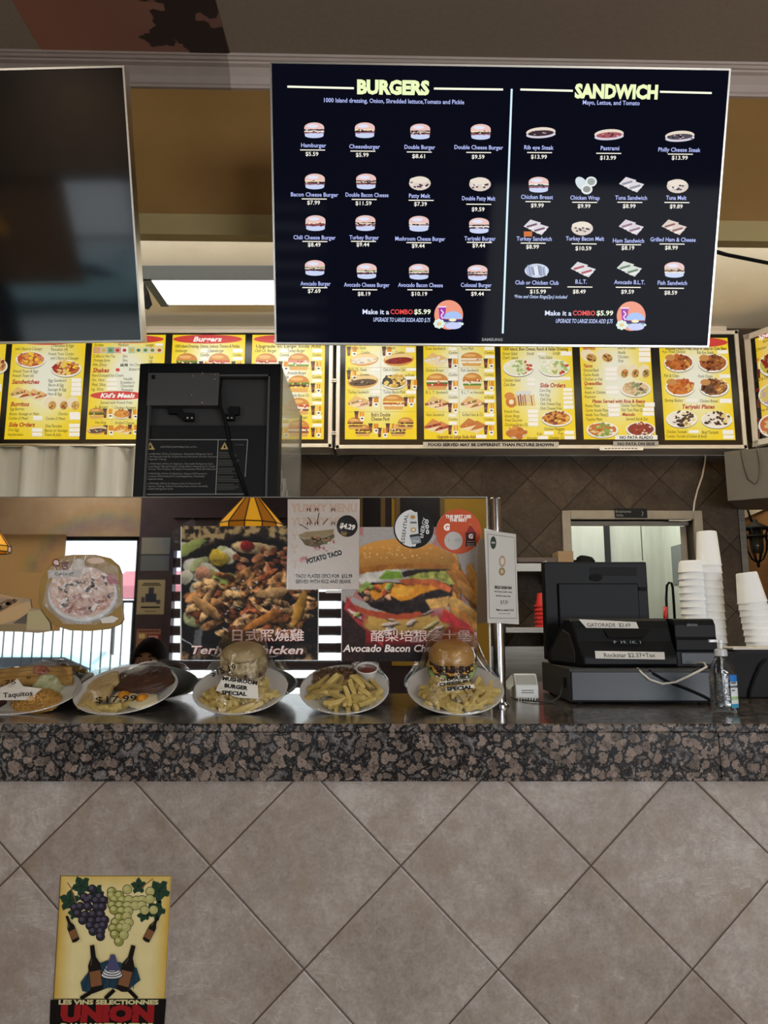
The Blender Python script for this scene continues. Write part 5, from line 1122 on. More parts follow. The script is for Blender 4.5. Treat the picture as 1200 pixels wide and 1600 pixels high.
def teriyaki():
    p = Paint(190, 196, 3); g = p.g
    p.im[:] = (46, 40, 36)
    p.over(np.clip((.2 - p.yy) * 9, 0, 1) * np.clip((p.n2 - .4) * 5, 0, 1), (176, 150, 104))
    m, *_ = p.ellm(.42, .20, .44, .13, -.1, .3, .2); p.over(m * .85, (30, 24, 26))
    m, *_ = p.ellm(.5, .62, .62, .56, -.1, .06, .0); p.over(m, (28, 25, 27))
    m, u, v, d = p.ellm(.45, .50, .62, .50, .05, .06, 0.0); ringm = np.clip(1 - np.abs(d - 1.0) / .011, 0, 1) * (p.yy > .55) * (p.xx < .8); p.over(ringm, (205, 205, 208))
    for k in range(26): # pale salad at the left and top
        p.chunk(g.uniform(.02, .40), g.uniform(.14, .66), g.uniform(.05, .12), g.uniform(.03, .08), g.uniform(-1, 1), [(206, 200, 176), (186, 190, 136), (222, 216, 200), (198, 176, 138), (160, 172, 96)][g.randint(5)], 1.15, .62, .3)
    p.chunk(.27, .24, .075, .065, .3, (196, 168, 60)); p.chunk(.30, .44, .10, .09, -.4, (150, 170, 84)); p.chunk(.09, .70, .09, .06, .3, (170, 176, 128)); p.chunk(.55, .17, .2, .05, .1, (176, 150, 110)); p.chunk(.48, .15, .05, .04, 0, (140, 40, 40)); p.chunk(.16, .36, .06, .05, .5, (196, 140, 110))
    for k in range(70): p.chunk(g.uniform(.40, .97), g.uniform(.18, .46), g.uniform(.02, .06), g.uniform(.014, .034), g.uniform(-.9, .7), [(138, 82, 54), (158, 104, 72), (116, 66, 44), (176, 128, 92)][g.randint(4)], 1.35, .4, .6)
    for k in range(150):
        x, y = g.uniform(.10, .98), g.uniform(.36, .82)
        if (x - .55) ** 2 / .21 + (y - .57) ** 2 / .075 > 1.0: continue
        p.chunk(x, y, g.uniform(.035, .12), g.uniform(.018, .042), g.uniform(-1.2, .6), [(156, 102, 60), (178, 126, 78), (128, 78, 44), (194, 148, 98), (104, 58, 34), (164, 92, 56), (206, 164, 112)][g.randint(7)], 1.4, .32, .75)
    for k in range(60): m, *_ = p.ellm(g.uniform(.22, .95), g.uniform(.40, .80), g.uniform(.008, .035), g.uniform(.005, .014), g.uniform(-1, 1), .3, .8); p.over(m * .8, [(20, 15, 16), (26, 18, 18), (232, 216, 196), (74, 30, 26)][g.randint(4)])
    p.chunk(.86, .62, .16, .035, -1.2, (186, 136, 58)); p.chunk(.60, .70, .15, .035, -.5, (178, 112, 52)); p.chunk(.19, .62, .13, .04, .7, (186, 140, 86)); p.chunk(.67, .50, .13, .04, -.1, (192, 150, 100))
    p.poly([(.10, .78), (.16, .76), (.13, 1.0), (.08, 1.0)], (120, 122, 126), a=.8)
    cm = np.clip((p.yy - .87) * 8, 0, 1) * np.clip((np.abs(p.xx - .5) - .24) * 6, 0, 1) * np.clip((p.n2 - .42) * 6, 0, 1); p.over(cm, (170, 134, 88))
    p.grain(5); return p.im * .92
def burger_art():
    p = Paint(192, 192, 11); g = p.g
    p.im[:] = (178, 172, 168); ch = ((np.floor((p.xx * .9 + p.yy * .5) * 9) + np.floor((p.yy * .9 - p.xx * .4) * 9)) % 2 == 0) & (p.n1 > .46); p.over(ch * .55 * ((p.xx > .6) | (p.xx < .16)), (196, 96, 92))
    p.over(np.clip((p.yy - .62) * 12 - (np.abs(p.xx - .45) < .2), 0, 1), (150, 34, 36)); p.over(np.clip((p.yy - .84) * 14, 0, 1), (34, 24, 24)); p.poly([(0, .55), (.18, .75), (.16, 1), (0, 1)], (52, 36, 34)); p.poly([(.03, .52), (.3, .80), (.3, .9), (.02, .62)], (178, 60, 62))
    for k in range(13): p.chunk(.88 + g.uniform(-.08, .1), .34 + k * .035, .16, .04, 1.15 + g.uniform(-.5, .4), [(206, 146, 66), (188, 120, 48), (222, 172, 92)][g.randint(3)], 1.2, .6, .25)
    p.poly([(.76, .62), (.95, .74), (.98, .80), (.70, .82)], (190, 44, 46)); 
    p.chunk(.45, .72, .36, .10, .05, (206, 164, 84), 1.15, .65, .2)          # lower bun
    for k in range(16): p.chunk(g.uniform(.05, .75), g.uniform(.60, .80), g.uniform(.03, .09), .014, g.uniform(-.8, .8), [(222, 200, 190), (206, 190, 130), (226, 214, 206), (190, 200, 120)][g.randint(4)], 1.15, .7)
    p.poly([(.12, .50), (.22, .60), (.40, .665), (.60, .65), (.72, .59), (.82, .52), (.82, .42), (.2, .42)], (34, 26, 25), tex=.7)   # patty
    p.poly([(.08, .575), (.20, .625), (.42, .655), (.58, .635), (.61, .66), (.5, .695), (.3, .69), (.14, .645)], (184, 80, 50), tex=.12)   # tomato
    p.poly([(.13, .49), (.3, .50), (.32, .56), (.2, .57)], (70, 52, 46), tex=.8)
    for k in range(36): m, *_ = p.ellm(g.uniform(.12, .8), g.uniform(.43, .56), g.uniform(.008, .02), .008, 0, .4, .8); p.over(m * .8, [(110, 84, 66), (150, 120, 96), (16, 12, 12)][g.randint(3)])
    p.poly([(.2, .45), (.34, .42), (.48, .44), (.62, .42), (.76, .46), (.60, .50), (.52, .545), (.44, .56), (.37, .525), (.31, .52), (.25, .555), (.2, .50)], (222, 146, 44), tex=.2)  # cheese
    p.poly([(.36, .45), (.54, .45), (.50, .52), (.42, .53)], (238, 172, 62), tex=.15); p.poly([(.62, .55), (.80, .52), (.78, .60), (.66, .62)], (216, 166, 92))
    p.poly([(.42, .40), (.56, .38), (.72, .40), (.82, .46), (.80, .50), (.66, .44), (.48, .44)], (188, 96, 54), tex=.4)  # bacon
    for k in range(10): p.chunk(g.uniform(.1, .36), g.uniform(.42, .56), .03, .02, g.uniform(-1, 1), [(214, 160, 120), (196, 90, 56), (140, 170, 84)][g.randint(3)])
    p.poly([(.11, .40), (.22, .31), (.42, .29), (.44, .35), (.30, .40), (.16, .44)], (222, 216, 206), tex=.15); p.poly([(.27, .39), (.33, .33), (.43, .34), (.46, .385), (.34, .40)], (122, 160, 56)); p.poly([(.12, .47), (.18, .41), (.22, .43), (.14, .50)], (150, 180, 90))
    p.poly([(.46, .35), (.62, .315), (.76, .33), (.84, .43), (.80, .44), (.70, .39), (.60, .40), (.50, .385)], (158, 160, 76), tex=.5); p.poly([(.44, .34), (.75, .29), (.80, .33), (.6, .345), (.46, .38)], (44, 34, 28))
    m, u, v, d = p.ellm(.44, .26, .39, .17, .02, .03, .06); top = p.yy < (.31 + .02 * np.sin(p.xx * 14)); mm = m * np.clip((.32 - p.yy) * 60 + .5, 0, 1)
    sh = .62 + .5 * np.clip(.6 - .55 * v - .15 * u + (p.n2 - .5) * .25, 0, 1); p.im = p.im * (1 - mm[..., None]) + np.array((198, 140, 66)) * sh[..., None] * mm[..., None]
    p.poly([(.06, .32), (.30, .285), (.62, .275), (.8, .30), (.78, .315), (.5, .305), (.3, .33), (.1, .36)], (170, 108, 46), tex=.2)
    for k in range(46):
        a_, b_ = g.uniform(-.34, .34), g.uniform(-.13, -.02); m, *_ = p.ellm(.44 + a_, .26 + b_, .009, .006, g.uniform(0, 3), .5, .2); p.over(m * mm * .8, (236, 206, 150))
    cb = ((np.floor(p.xx * 9 + p.yy * 4) + np.floor(p.yy * 16 - p.xx * 2)) % 2 == 0) & (p.yy > .79) & (p.yy < .86) & (p.xx > .5); p.over(cb * .8, (206, 180, 176))
    p.grain(5); return p.im * .92
def sheet(name, label, cat, O, ex, corners, thick=.0008, group=None):
    """thin printed sheet: an Empty with a 'paper' child; returns the print to draw on"""
    P = Print(O, ex, (0, 0, 1), .0002); q = [P.uv(*c) for c in corners]
    t = thing(name, label, cat, P.O + P.ex * q[3][0] + P.ey * q[3][1], group)
    mb = MB(); w3 = [P.O + P.ex * float(a) + P.ey * float(b_) - P.n * (thick + .0002) for a, b_ in q[::-1]]
    mb.prism(w3, P.n * thick); mb.build('paper', M['white_plastic'], t)
    return t, P, q
X1 = Vector((1, 0, 0))
t, P, q = sheet('food_poster', 'square poster of teriyaki chicken taped to the mirror', 'poster', Vector((0, MIR - .003, 1.3)), X1, [(283, 822), (498, 822), (496.5, 1031.5), (282, 1031.5)])
P.raster(283.5, 822, 497.5, 1031.5, teriyaki())
P.line([(283, 823), (282, 1031)], 1.2, '#d9d6d0', 1); P.line([(498, 823), (497, 1031)], 1.2, '#c9c6c0', 1)
P.text('日式照燒雞', 420.5, 994, 14, '#6d1517', w=112, bold=.03, lay=3); P.text('日式照燒雞', 419, 993, 14, '#f3d9d2', w=112, bold=.014, lay=5)
P.text('Teriyaki Chicken', 388, 1016.5, 12.6, '#5d1416', w=175, bold=.03, shear=.22, lay=3); P.text('Teriyaki Chicken', 386.5, 1015.3, 12.6, '#efdcd4', w=175, bold=.022, shear=.22, lay=5)
P.build('poster_print', M['print_gloss'], t)
tp = MB(); w3 = [atY(x, y, MIR - .0012) for x, y in ((268, 832), (301, 809), (307, 818), (283, 852), (272, 848))]; tp.prism(w3, (0, -.0004, 0)); tp.build('clear_tape', M['sleeve'], t)
t, P, q = sheet('food_poster', 'square poster of an avocado bacon cheeseburger taped to the mirror', 'poster', Vector((0, MIR - .003, 1.3)), X1, [(533.5, 823.5), (745.5, 823.5), (745, 1033.5), (533, 1033.5)])
P.raster(534, 823.5, 745, 1033.5, burger_art())
P.text('酪梨培根芝士堡', 658, 994.5, 13.5, '#6d1517', w=156, bold=.02, lay=3); P.text('酪梨培根芝士堡', 657.5, 994, 13.5, '#f3d9d2', w=156, bold=.004, lay=5)
P.text('Avocado Bacon Cheeseburger', 639.5, 1013.8, 11, '#3d1012', w=206, bold=.03, shear=.2, lay=3); P.text('Avocado Bacon Cheeseburger', 638.5, 1012.8, 11, '#f1e4de', w=206, bold=.024, shear=.2, lay=5)
P.build('poster_print', M['print_gloss'], t)
# potato taco page in a clear sleeve
t, P, q = sheet('taco_flyer', 'pale potato taco flyer in a clear sleeve between the two food posters', 'flyer', Vector((0, MIR - .006, 1.5)), X1, [(451, 780), (562, 780.5), (560, 921), (448, 920.5)])
P.rect(449.5, 780, 561, 921, '#c2b8ae'); P.lay = 1
for i, y in enumerate((793.5, 815, 837, 858, 881)):
    c = '#bfa898' if i else '#c0a491'
    P.text('YUMMY MENU', 506, y, 12.5, c, w=104, bold=.05)
    if i > 1: P.rect(464, y - 9, 560, y + 10, '#c2b8ae', 1.5)
for a_, b_ in (((468, 819), (481, 826.5)), ((481, 808), (488, 818.5)), ((498.5, 801.5), (495.3, 817)), ((513, 810), (504.5, 819.5))): P.line([a_, b_], 1.3, '#171614', 2)
P.poly([(466, 836), (478, 831), (500, 829), (522, 827), (521, 834), (505, 840), (488, 843), (475, 843)], '#8f7d58', 2); P.poly([(466, 837), (475, 843.5), (505, 840.5), (522, 834), (523, 840), (508, 850), (490, 855), (477, 852)], '#5f5136', 3)
for k in range(34): P.ell(rnd.uniform(486, 522), rnd.uniform(838, 851), 2, 1.4, rnd.choice(['#8d7a4e', '#6d7a44', '#4a3c26', '#a8895a', '#9a5a44']), 4, 7)
for k in range(16): P.ell(rnd.uniform(488, 516), rnd.uniform(852, 862), 2.6, 1.6, rnd.choice(['#b88a82', '#a86a62', '#c2a49a']), 2, 7)
P.ell(542.5, 822, 16.4, 17, '#1d1a18', 4, 40)
for k in range(9): P.line([(534 + k, 830 + k % 3), (533 + k, 837.5 - abs(k - 5) * .5)], .9, '#8a6a34', 5)
P.text('$4.29', 543, 822.5, 7.6, '#f2ece2', w=24, bold=.04, shear=.1, rot=-.16, lay=6)
P.ell(474, 874, 7.5, 5, '#c29a92', 3, 18, -.4); P.text('NEW', 475, 873, 5, '#a83a36', w=12, bold=.02, rot=.25, lay=4); P.text('POTATO TACO', 506.5, 870, 7.6, '#151311', w=57, bold=.06, rot=.26, lay=5)
P.text('TACO PLATES (2PC) FOR  $12.99', 506, 900, 5.6, '#1c1a18', w=89, bold=.025, lay=4); P.text('SERVED WITH RICE AND BEANS', 505, 908.5, 5.6, '#1c1a18', w=86, bold=.025, lay=4)
P.rect(509, 922, 534, 926.5, '#d8d4cc', 0)
P.build('flyer_print', M['print'], t)
sl = MB(); w3 = [atY(x, y, MIR - .0085) for x, y in ((446, 922), (561, 922), (563.5, 778.5), (450.5, 778.5))]; sl.prism(w3, (0, -.0003, 0)); sl.build('clear_sleeve', M['sleeve'], t)
# two round drink stickers
O = Vector((0, MIR - .005, 1.6))
P = Print(O, X1, (0, 0, 1), .0002); t = thing('round_sticker', 'round black and white energy drink sticker at the top of the burger poster', 'sticker', atY(646.5, 857, MIR - .005))
P.ell(646.5, 825.5, 31.5, 31.5, '#171718', 0, 48); P.lay = 1
P.ell(646.5, 825.5, 29.5, 29.5, '#d8d8d8', 1, 30, 0, R(100), R(262)); P.poly([(641, 796), (648, 800), (654, 838), (649, 854), (640, 854)], '#d8d8d8', 1.5); P.poly([(638, 801), (652, 800), (654, 836), (640, 838)], '#cfcfcf', 2)
P.text('ESSENTIAL', 632, 826, 5.6, '#1e1e1e', w=46, bold=.005, rot=R(82), lay=3); P.text('ENERGY', 661, 824.5, 6.2, '#e2e2e2', w=32, bold=.01, rot=R(78), lay=3)
P.ell(645, 808, 4, 3.2, '#b08a52', 3, 12); P.ell(646, 828, 4.5, 4, '#b89a6a', 3, 12); P.rect(641, 815, 651, 818, '#6a6a6a', 3); P.ell(646, 828, 2.4, 2, '#e8dcc4', 4, 10)
P.poly([(640, 838), (656, 836), (658, 848), (644, 851)], '#8a9096', 3); P.poly([(640, 836), (656, 833.5), (656.5, 837), (640.5, 839.5)], '#2e2f32', 4); P.text('12oz', 649, 845, 4, '#d8d8d8', w=11, lay=4)
for y in (815, 823, 831): P.ell(667.5 + (y - 823) * .06, y, 2.6, 3.6, '#e8e8e8', 3, 14); P.ell(667.5 + (y - 823) * .06, y, 1, 1.8, '#1a1a1a', 4, 10)
P.build('sticker_print', M['print_gloss'], t)
mb = MB(); c_ = atY(646.5, 825.5, MIR - .0047); r_ = 31.6 * P.k(646, 825)[0]; mb.lathe([(r_, 0), (r_, .0006)], 48, Matrix.Translation((c_.x, MIR - .0042, c_.z)) @ Matrix.Rotation(R(90), 4, 'X')); mb.build('sticker_base', M['white_plastic'], t)
P = Print(O, X1, (0, 0, 1), .0002); t = thing('round_sticker', 'round orange sports drink sticker at the top right corner of the mirror', 'sticker', atY(716.6, 866, MIR - .005))
P.ell(716.6, 830.5, 35, 35, '#c2512c', 0, 48); P.lay = 1
P.text('THE BEST USE', 716, 807, 4.6, '#f2ece4', w=40, bold=.05); P.text('THE BEST', 716, 812.5, 4.6, '#f2ece4', w=28, bold=.05); P.text('G', 698, 823.5, 9.5, '#f4efe8', w=10, bold=.07, shear=.1)
P.ell(708.5, 845, 14.3, 14.2, '#b9b6b2', 1, 36); P.text('2 . 69', 709, 844, 4.5, '#8f8d8a', w=20, lay=2)
P.poly([(729, 832), (731, 826), (733, 823), (733.5, 819), (736.5, 819), (737, 823), (739.5, 826), (743, 832)], '#8a2428', 2); P.rect(732.5, 818, 737.5, 821.5, '#b86a3a', 3)
P.poly([(727, 832), (744, 832), (743, 842), (744, 854), (727, 854), (728, 842)], '#3a2526', 2); P.ell(735.5, 838, 7, 6, '#5a1c20', 3, 16); P.text('G', 735.5, 838, 6.5, '#f4efe8', w=7, bold=.07, lay=4)
for y in (846, 850, 853): P.line([(730, y), (742, y)], .9, '#b8a8a0', 3)
P.build('sticker_print', M['print_gloss'], t)
c_ = atY(716.6, 830.5, MIR - .0047); r_ = 35.1 * P.k(716, 830)[0]; MB().lathe([(r_, 0), (r_, .0006)], 48, Matrix.Translation((c_.x, MIR - .0042, c_.z)) @ Matrix.Rotation(R(90), 4, 'X')).build('sticker_base', M['white_plastic'], t)
# chrome post at the end of the mirror and the sign hung on it
pb_ = atZ(782, 1103, CT); pt_ = atY(773, 778, pb_.y + .0)
t = thing('chrome_post', 'chrome post standing at the right end of the mirror', 'post', pb_)
MB().lathe([(.0175, 0), (.0175, pt_.z - CT - .004), (.014, pt_.z - CT)], 28, Matrix.Translation(pb_)).build('tube', M['chrome'], t, smooth=False, auto=40)
MB().lathe([(.026, 0), (.026, .004), (.0185, .012)], 28, Matrix.Translation(pb_)).build('foot_flange', M['chrome'], t, auto=40)
sA = atY(758, 900, 2.02); sB = atY(806, 900, 2.115); se = Vector((sB.x - sA.x, sB.y - sA.y, 0)).normalized()
t, P, q = sheet('wrap_flyer', 'white chicken wrap flyer hung on the chrome post', 'flyer', Vector((sA.x, sA.y, 1.4)), se, [(757, 825.5), (804.5, 836.5), (811, 975.5), (763, 972.5)])
u0, u1 = P.uv(760, 900)[0], P.uv(808, 900)[0]; v1, v0 = (P.uv(757, 825.5)[1] + P.uv(804, 836.5)[1]) / 2, (P.uv(763, 972)[1] + P.uv(811, 975)[1]) / 2
Lq = lambda a, b_: (u0 + (u1 - u0) * a, v0 + (v1 - v0) * b_)
def lrect(a0, b0, a1, b1, c, lay): P.loc([Lq(a0, b0), Lq(a1, b0), Lq(a1, b1), Lq(a0, b1)], [(0, 1, 2, 3)], c, lay)
lrect(0, 0, 1, 1, '#c9c7c1', 0); lrect(.06, .05, .95, .96, '#4a4a46', 1); lrect(.072, .055, .938, .955, '#cbc9c3', 2); P.lay = 4
P.ell(770.5, 848, 4.6, 10, '#39443d', 3, 24); P.text('NEW', 770.5, 848, 3, '#d8d8d0', w=6, bold=.03)
P.ell(784.5, 877, 5, 9, '#a8927c', 3, 18); P.ell(784.5, 877, 3, 6, '#d8cabc', 4, 14); P.ell(784, 893, 5, 6.5, '#8f8262', 3, 16); P.ell(784, 893, 2.6, 3.4, '#c8b48a', 4, 12)
P.text('GRILLED CHICKEN WRAP', 786, 918, 4, '#23211f', w=27, bold=.05)
for y, w_ in ((924.5, 28), (931, 23)): P.text('with lettuce, tomato, cheese', 786, y, 2.4, '#3a3836', w=w_, bold=.02)
P.text('$ 9.39', 787.5, 941, 6, '#23211f', w=11); P.text('Make it a combo $ 14.29', 789, 953, 3.4, '#23211f', w=27, bold=.02); P.text('fries and soda', 788, 958.5, 2, '#23211f', w=18)
P.build('flyer_print', M['print_gloss'], t)
# food picture cut-outs stuck on the left of the mirror
def cutout(name, label, outline, thick, m):
    q = [atY(x, y, MIR - .0004) for x, y in outline]; t = thing(name, label, 'picture', q[0] * 0 + atY(sum(x for x, _ in outline) / len(outline), max(y for _, y in outline), MIR))
    MB().prism(q, (0, -thick, 0)).build('backing_board', m, t, bevel=.002); return t
mus = noisy('mustard_card', '#8a6a2a', '#9c7c38', 8, .35)
t = cutout('meal_picture', 'mustard backed picture of a wrapped fried meal stuck on the mirror', [(76, 885), (92, 870), (115, 867), (150, 867), (172, 872), (186, 884), (191, 898), (191, 945), (194, 968), (188, 976), (170, 983), (140, 986), (110, 985), (88, 978), (72, 962), (62, 945), (61, 925), (66, 902)], .006, mus)
P = Print((0, MIR - .0068, 1.3), X1, (0, 0, 1), .0002)
P.ell(129, 930, 56, 44, '#8f8a86', 0, 44); P.ell(129, 928, 54, 43, '#cbc6bf', 1, 44); P.ell(128, 925, 51, 40, '#c9a795', 2, 40)
cols = ['#c39a86', '#b5836c', '#d9bfae', '#a97762', '#e0d2c8', '#c8a592', '#8f5f4c']
for k in range(150):
    a, q = rnd.uniform(0, 6.28), math.sqrt(rnd.random()); x, y = 128 + 48 * q * math.cos(a), 924 + 37 * q * math.sin(a)
    P.ell(x, y, rnd.uniform(2.5, 9), rnd.uniform(1.6, 4.4), cols[rnd.randrange(7) if y > 930 else rnd.choice([0, 2, 4, 5, 2])], 3 + k % 5, 9, rnd.uniform(-1.2, 1.2), jit=.2)
for a in ([(88, 880), (84, 905)], [(118, 870), (110, 890)], [(135, 868), (128, 884)]): P.line(a, 1.2, '#efe6d8', 9)
P.ell(88, 880, 6, 7, '#7a2a2c', 9, 16); P.ell(88, 879, 4, 4, '#d9c8c0', 10, 12); P.poly([(96, 878), (109, 878), (107, 892), (98, 892)], '#6a3026', 9); P.ell(123, 883, 10, 10, '#cfc6ba', 9, 18); P.ell(150, 876, 14, 5, '#d8b898', 9, 16); P.poly([(165, 902), (175, 895), (188, 912), (172, 914)], '#a3565a', 9)
for k in range(7): P.ell(rnd.uniform(95, 175), rnd.uniform(930, 955), 7, 3, rnd.choice(['#7a4030', '#a86a50', '#8a4a34', '#e6d8cc']), 9, 10, rnd.uniform(-1, 1), jit=.2)
P.poly([(75, 891), (130, 890), (128, 901), (76, 903)], '#b9b2aa', 11); P.text('Combo #7', 101, 896.5, 4.4, '#2a2620', w=30, bold=.03, lay=12); P.poly([(157, 967), (175, 962), (186, 966), (178, 973), (160, 974)], '#d8d4cc', 11)
P.build('picture_print', M['print_gloss'], t)
fl = MB(); q = [atY(x, y, MIR - .0105) for x, y in ((78, 888), (100, 870), (150, 868), (184, 886), (190, 945), (150, 976), (100, 975), (66, 945))]; fl.prism(q, (0, -.0005, 0)); fl.build('cling_film', M['film'], t)
t = cutout('sandwich_picture', 'tan picture of a long sandwich stuck on the mirror at the left edge', [(-30, 935), (-4, 926), (16, 931), (48, 936), (50, 950), (64, 952), (78, 972), (80, 986), (60, 989), (30, 987), (-30, 986)], .004, mat('tan_card', '#a18c6e', .6))
P = Print((0, MIR - .0047, 1.3), X1, (0, 0, 1), .0002)
P.poly([(-28, 938), (-4, 927), (30, 936), (31, 948), (12, 962), (-28, 978)], '#b89468', 0); P.poly([(-28, 955), (12, 936), (30, 937), (8, 952), (-28, 968)], '#77614a', 1); P.poly([(-28, 972), (14, 950), (46, 939), (48, 950), (38, 964), (0, 976), (-28, 984)], '#c2a074', 2); P.poly([(-28, 948), (2, 934), (14, 934), (-28, 956)], '#a08a78', 3)
for k in range(26): u = rnd.random(); P.ell(-20 + 44 * u, 960 - 22 * u + rnd.uniform(-3, 3), 3, 1.5, rnd.choice(['#5a4638', '#8a7460', '#a8927a', '#6a4a40']), 4, 7, -.4)
P.poly([(-28, 976), (40, 975), (41, 986), (-28, 986)], '#8f7d5c', 5); P.poly([(44, 955), (63, 953), (78, 974), (79, 985), (42, 984)], '#b3a67e', 5); P.poly([(20, 974), (43, 958), (41, 975)], '#5f564c', 4)
P.build('picture_print', M['print'], t)
# ------------------------------------------------------------------ decorated wine tile set in the counter front (plain grape-and-bottle still life)
O = Vector((0, 1.7865, .5)); P = Print(O, X1, (0, 0, 1), .0002)
q = [P.uv(94, 1367.5), P.uv(268, 1367.5), P.uv(254, 1640), P.uv(78, 1640)]
t = thing('ceramic_tile', 'decorated cream ceramic tile with grape clusters set low in the slate counter front', 'tile', P.O + P.ex * (q[2][0] + q[3][0]) / 2 + P.ey * q[3][1])
MB().prism([P.O + P.ex * a + P.ey * b_ + Vector((0, .0002, 0)) for a, b_ in q[::-1]], (0, .004, 0)).build('tile_body', M['china'], t, bevel=.0008)
P.loc(q[::-1], [(0, 1, 2, 3)], '#6b5a40', 0)
def px(u, v): # tile coordinates 0..1 (v down from the top edge, 1 = bottom of the picture part)
    y = 1369 + v * 191; xl = 95 + (94 - 78) / 272.5 * -(y - 1367.5) + .8; xr = 268 - (14 / 272.5) * (y - 1367.5) - .8; return (xl + u * (xr - xl), y)
im = np.zeros((60, 50, 3)); yy, xx = np.mgrid[0:1:60j, 0:1:50j]; dd_ = np.minimum(np.minimum(xx, 1 - xx) * 1.0, np.minimum(yy + .02, 1.3 - yy)); kk = np.clip(1 - dd_ / .16, 0, 1) ** 1.6
kk = kk * (0.75 + .5 * vnoise(60, 50, 6, 9)); im[:] = (214, 200, 146); im = im + kk[..., None] * np.array((-22, -42, -74)) + (vnoise(60, 50, 9, 4)[..., None] - .5) * 12
A = [px(0, 0), px(1, 0), px(0, 1), px(1, 1)]; uvA = [P.uv(*a) for a in A]
h, w = 60, 50; gx, gy = np.meshgrid(np.linspace(0, 1, w), np.linspace(0, 1, h))
PP = (uvA[0] * ((1 - gx) * (1 - gy))[..., None] + uvA[1] * (gx * (1 - gy))[..., None] + uvA[2] * ((1 - gx) * gy)[..., None] + uvA[3] * (gx * gy)[..., None]).reshape(-1, 2)
P.loc(list(PP), [(j * w + i, (j + 1) * w + i, (j + 1) * w + i + 1, j * w + i + 1) for j in range(h - 1) for i in range(w - 1)], [tuple(c) for c in im.reshape(-1, 3)], 1)
def leaf(u, v, s, rot):
    pts = []
    for i in range(28):
        a = 2 * PI * i / 28; r_ = s * (1 + .22 * math.cos(5 * a) + (.07 if i % 2 else -.05)); pts.append(px(u + r_ * math.cos(a + rot), v + r_ * .95 * math.sin(a + rot)))
    P.poly(pts, '#27402f', 2)
    for k in range(5): a = rot + 2 * PI * k / 5; P.line([px(u, v), px(u + s * .95 * math.cos(a), v + s * .9 * math.sin(a))], .9, '#152018', 3)
for l in ((.19, .08, .075, .4), (.09, .20, .08, 1.0), (.33, .13, .06, .2), (.14, .30, .05, .7), (.90, .12, .085, .3), (.71, .08, .06, .9), (.88, .28, .075, .1), (.77, .32, .05, .6)): leaf(*l)
P.line([px(.06, .05), px(.10, .10), px(.13, .17), px(.15, .22)], 1.6, '#8a5a34', 3); P.line([px(.84, .02), px(.78, .06), px(.74, .10)], 1.6, '#8a5a34', 3)
def grape(u, v, r_, c1, c2, lay):
    x, y = px(u, v); P.ell(x, y, r_, r_, '#12100e', lay, 18); P.ell(x, y, r_ - .8, r_ - .8, c1, lay + .3, 18); P.ell(x - r_ * .22, y - r_ * .25, r_ * .5, r_ * .48, c2, lay + .6, 14)
lay = 4
for row, (v, us) in enumerate(((.11, [.29]), (.17, [.22, .28, .36]), (.20, [.25, .33, .40]), (.25, [.14, .19, .26, .34, .39]), (.31, [.17, .24, .31, .38]), (.36, [.22, .30, .37, .42]), (.405, [.29, .36, .41]), (.45, [.32, .39]), (.50, [.39]))):
    for u in us: lay += .12; grape(u, v + rnd.uniform(-.008, .008), 7.2, '#2b2832', '#4c4856', lay)
for row, (v, us) in enumerate(((.12, [.47]), (.10, [.61]), (.13, [.82]), (.16, [.47, .54]), (.19, [.50, .57, .63, .70, .75, .82]), (.24, [.48, .55, .62, .69, .75]), (.28, [.50, .57, .63, .78, .86]), (.33, [.55, .62]), (.38, [.52, .59, .64]), (.42, [.50, .57, .62]), (.475, [.52, .60]), (.53, [.56]))):
    for u in us: lay += .12; grape(u, v + rnd.uniform(-.008, .008), 7.6, '#8a8a48' if u < .6 else '#a8a468', '#b4b276', lay)
def bottle(u, v, rot, s, lay):
    c, n_ = math.cos(rot), math.sin(rot); prof = [(-.16, .0), (-.15, .045), (.02, .045), (.07, .018), (.15, .016), (.15, .0)]
    pts = [(a, b_) for a, b_ in prof] + [(a, -b_) for a, b_ in prof[::-1]]
    f = lambda a, b_: px(u + (a * c - b_ * n_) * s, v + (a * n_ + b_ * c) * s)
    P.poly([f(a, b_) for a, b_ in pts], '#1b1815', lay); P.poly([f(a, b_) for a, b_ in ((-.12, .04), (-.02, .04), (-.02, -.04), (-.12, -.04))], '#7a5236', lay + .4); P.line([f(.02, -.025), f(.06, -.012)], 1, '#5d564c', lay + .5)
bottle(.13, .42, -2.02 + PI * 0, .75, 30); bottle(.86, .42, -1.1, .75, 30)
# draped blue cloth, dark bottles and a stack of white plates in the lower half
P.poly([px(*a) for a in ((.24, .86), (.34, .73), (.47, .68), (.60, .70), (.74, .74), (.78, .84), (.66, .93), (.5, .90), (.36, .95), (.26, .93))], '#233c4a', 30)
for k in range(9): P.line([px(.32 + k * .05, .72 + .01 * (k % 3)), px(.28 + k * .055, .91)], 1.1, '#14222b', 31)
bottle(.36, .74, -1.75, 1.25, 32); bottle(.66, .74, -1.35, 1.25, 32)
for k in range(4): P.ell(*px(.52, .80 - k * .02), 17 - k * 2, 6.5, '#17181c', 33 + k, 24); P.ell(*px(.52, .797 - k * .02), 16 - k * 2, 5.6, '#c9c9cc', 33.5 + k, 24)
P.poly([px(*a) for a in ((.48, .70), (.50, .63), (.54, .63), (.57, .70), (.60, .76), (.46, .76))], '#4a4a6a', 38)
for a_, b_ in (((.25, .99), (.37, .92)), ((.47, .99), (.55, .92)), ((.68, .92), (.76, .99))): P.line([px(*a_), px(*b_)], 6, '#141210', 33)
P.poly([(79, 1562), (260, 1560.5), (254, 1640), (76, 1640)], '#141110', 3)
P.text('LES VINS SELECTIONNES', 170, 1565.5, 6.6, '#c9c08e', w=156, bold=.05, lay=5)
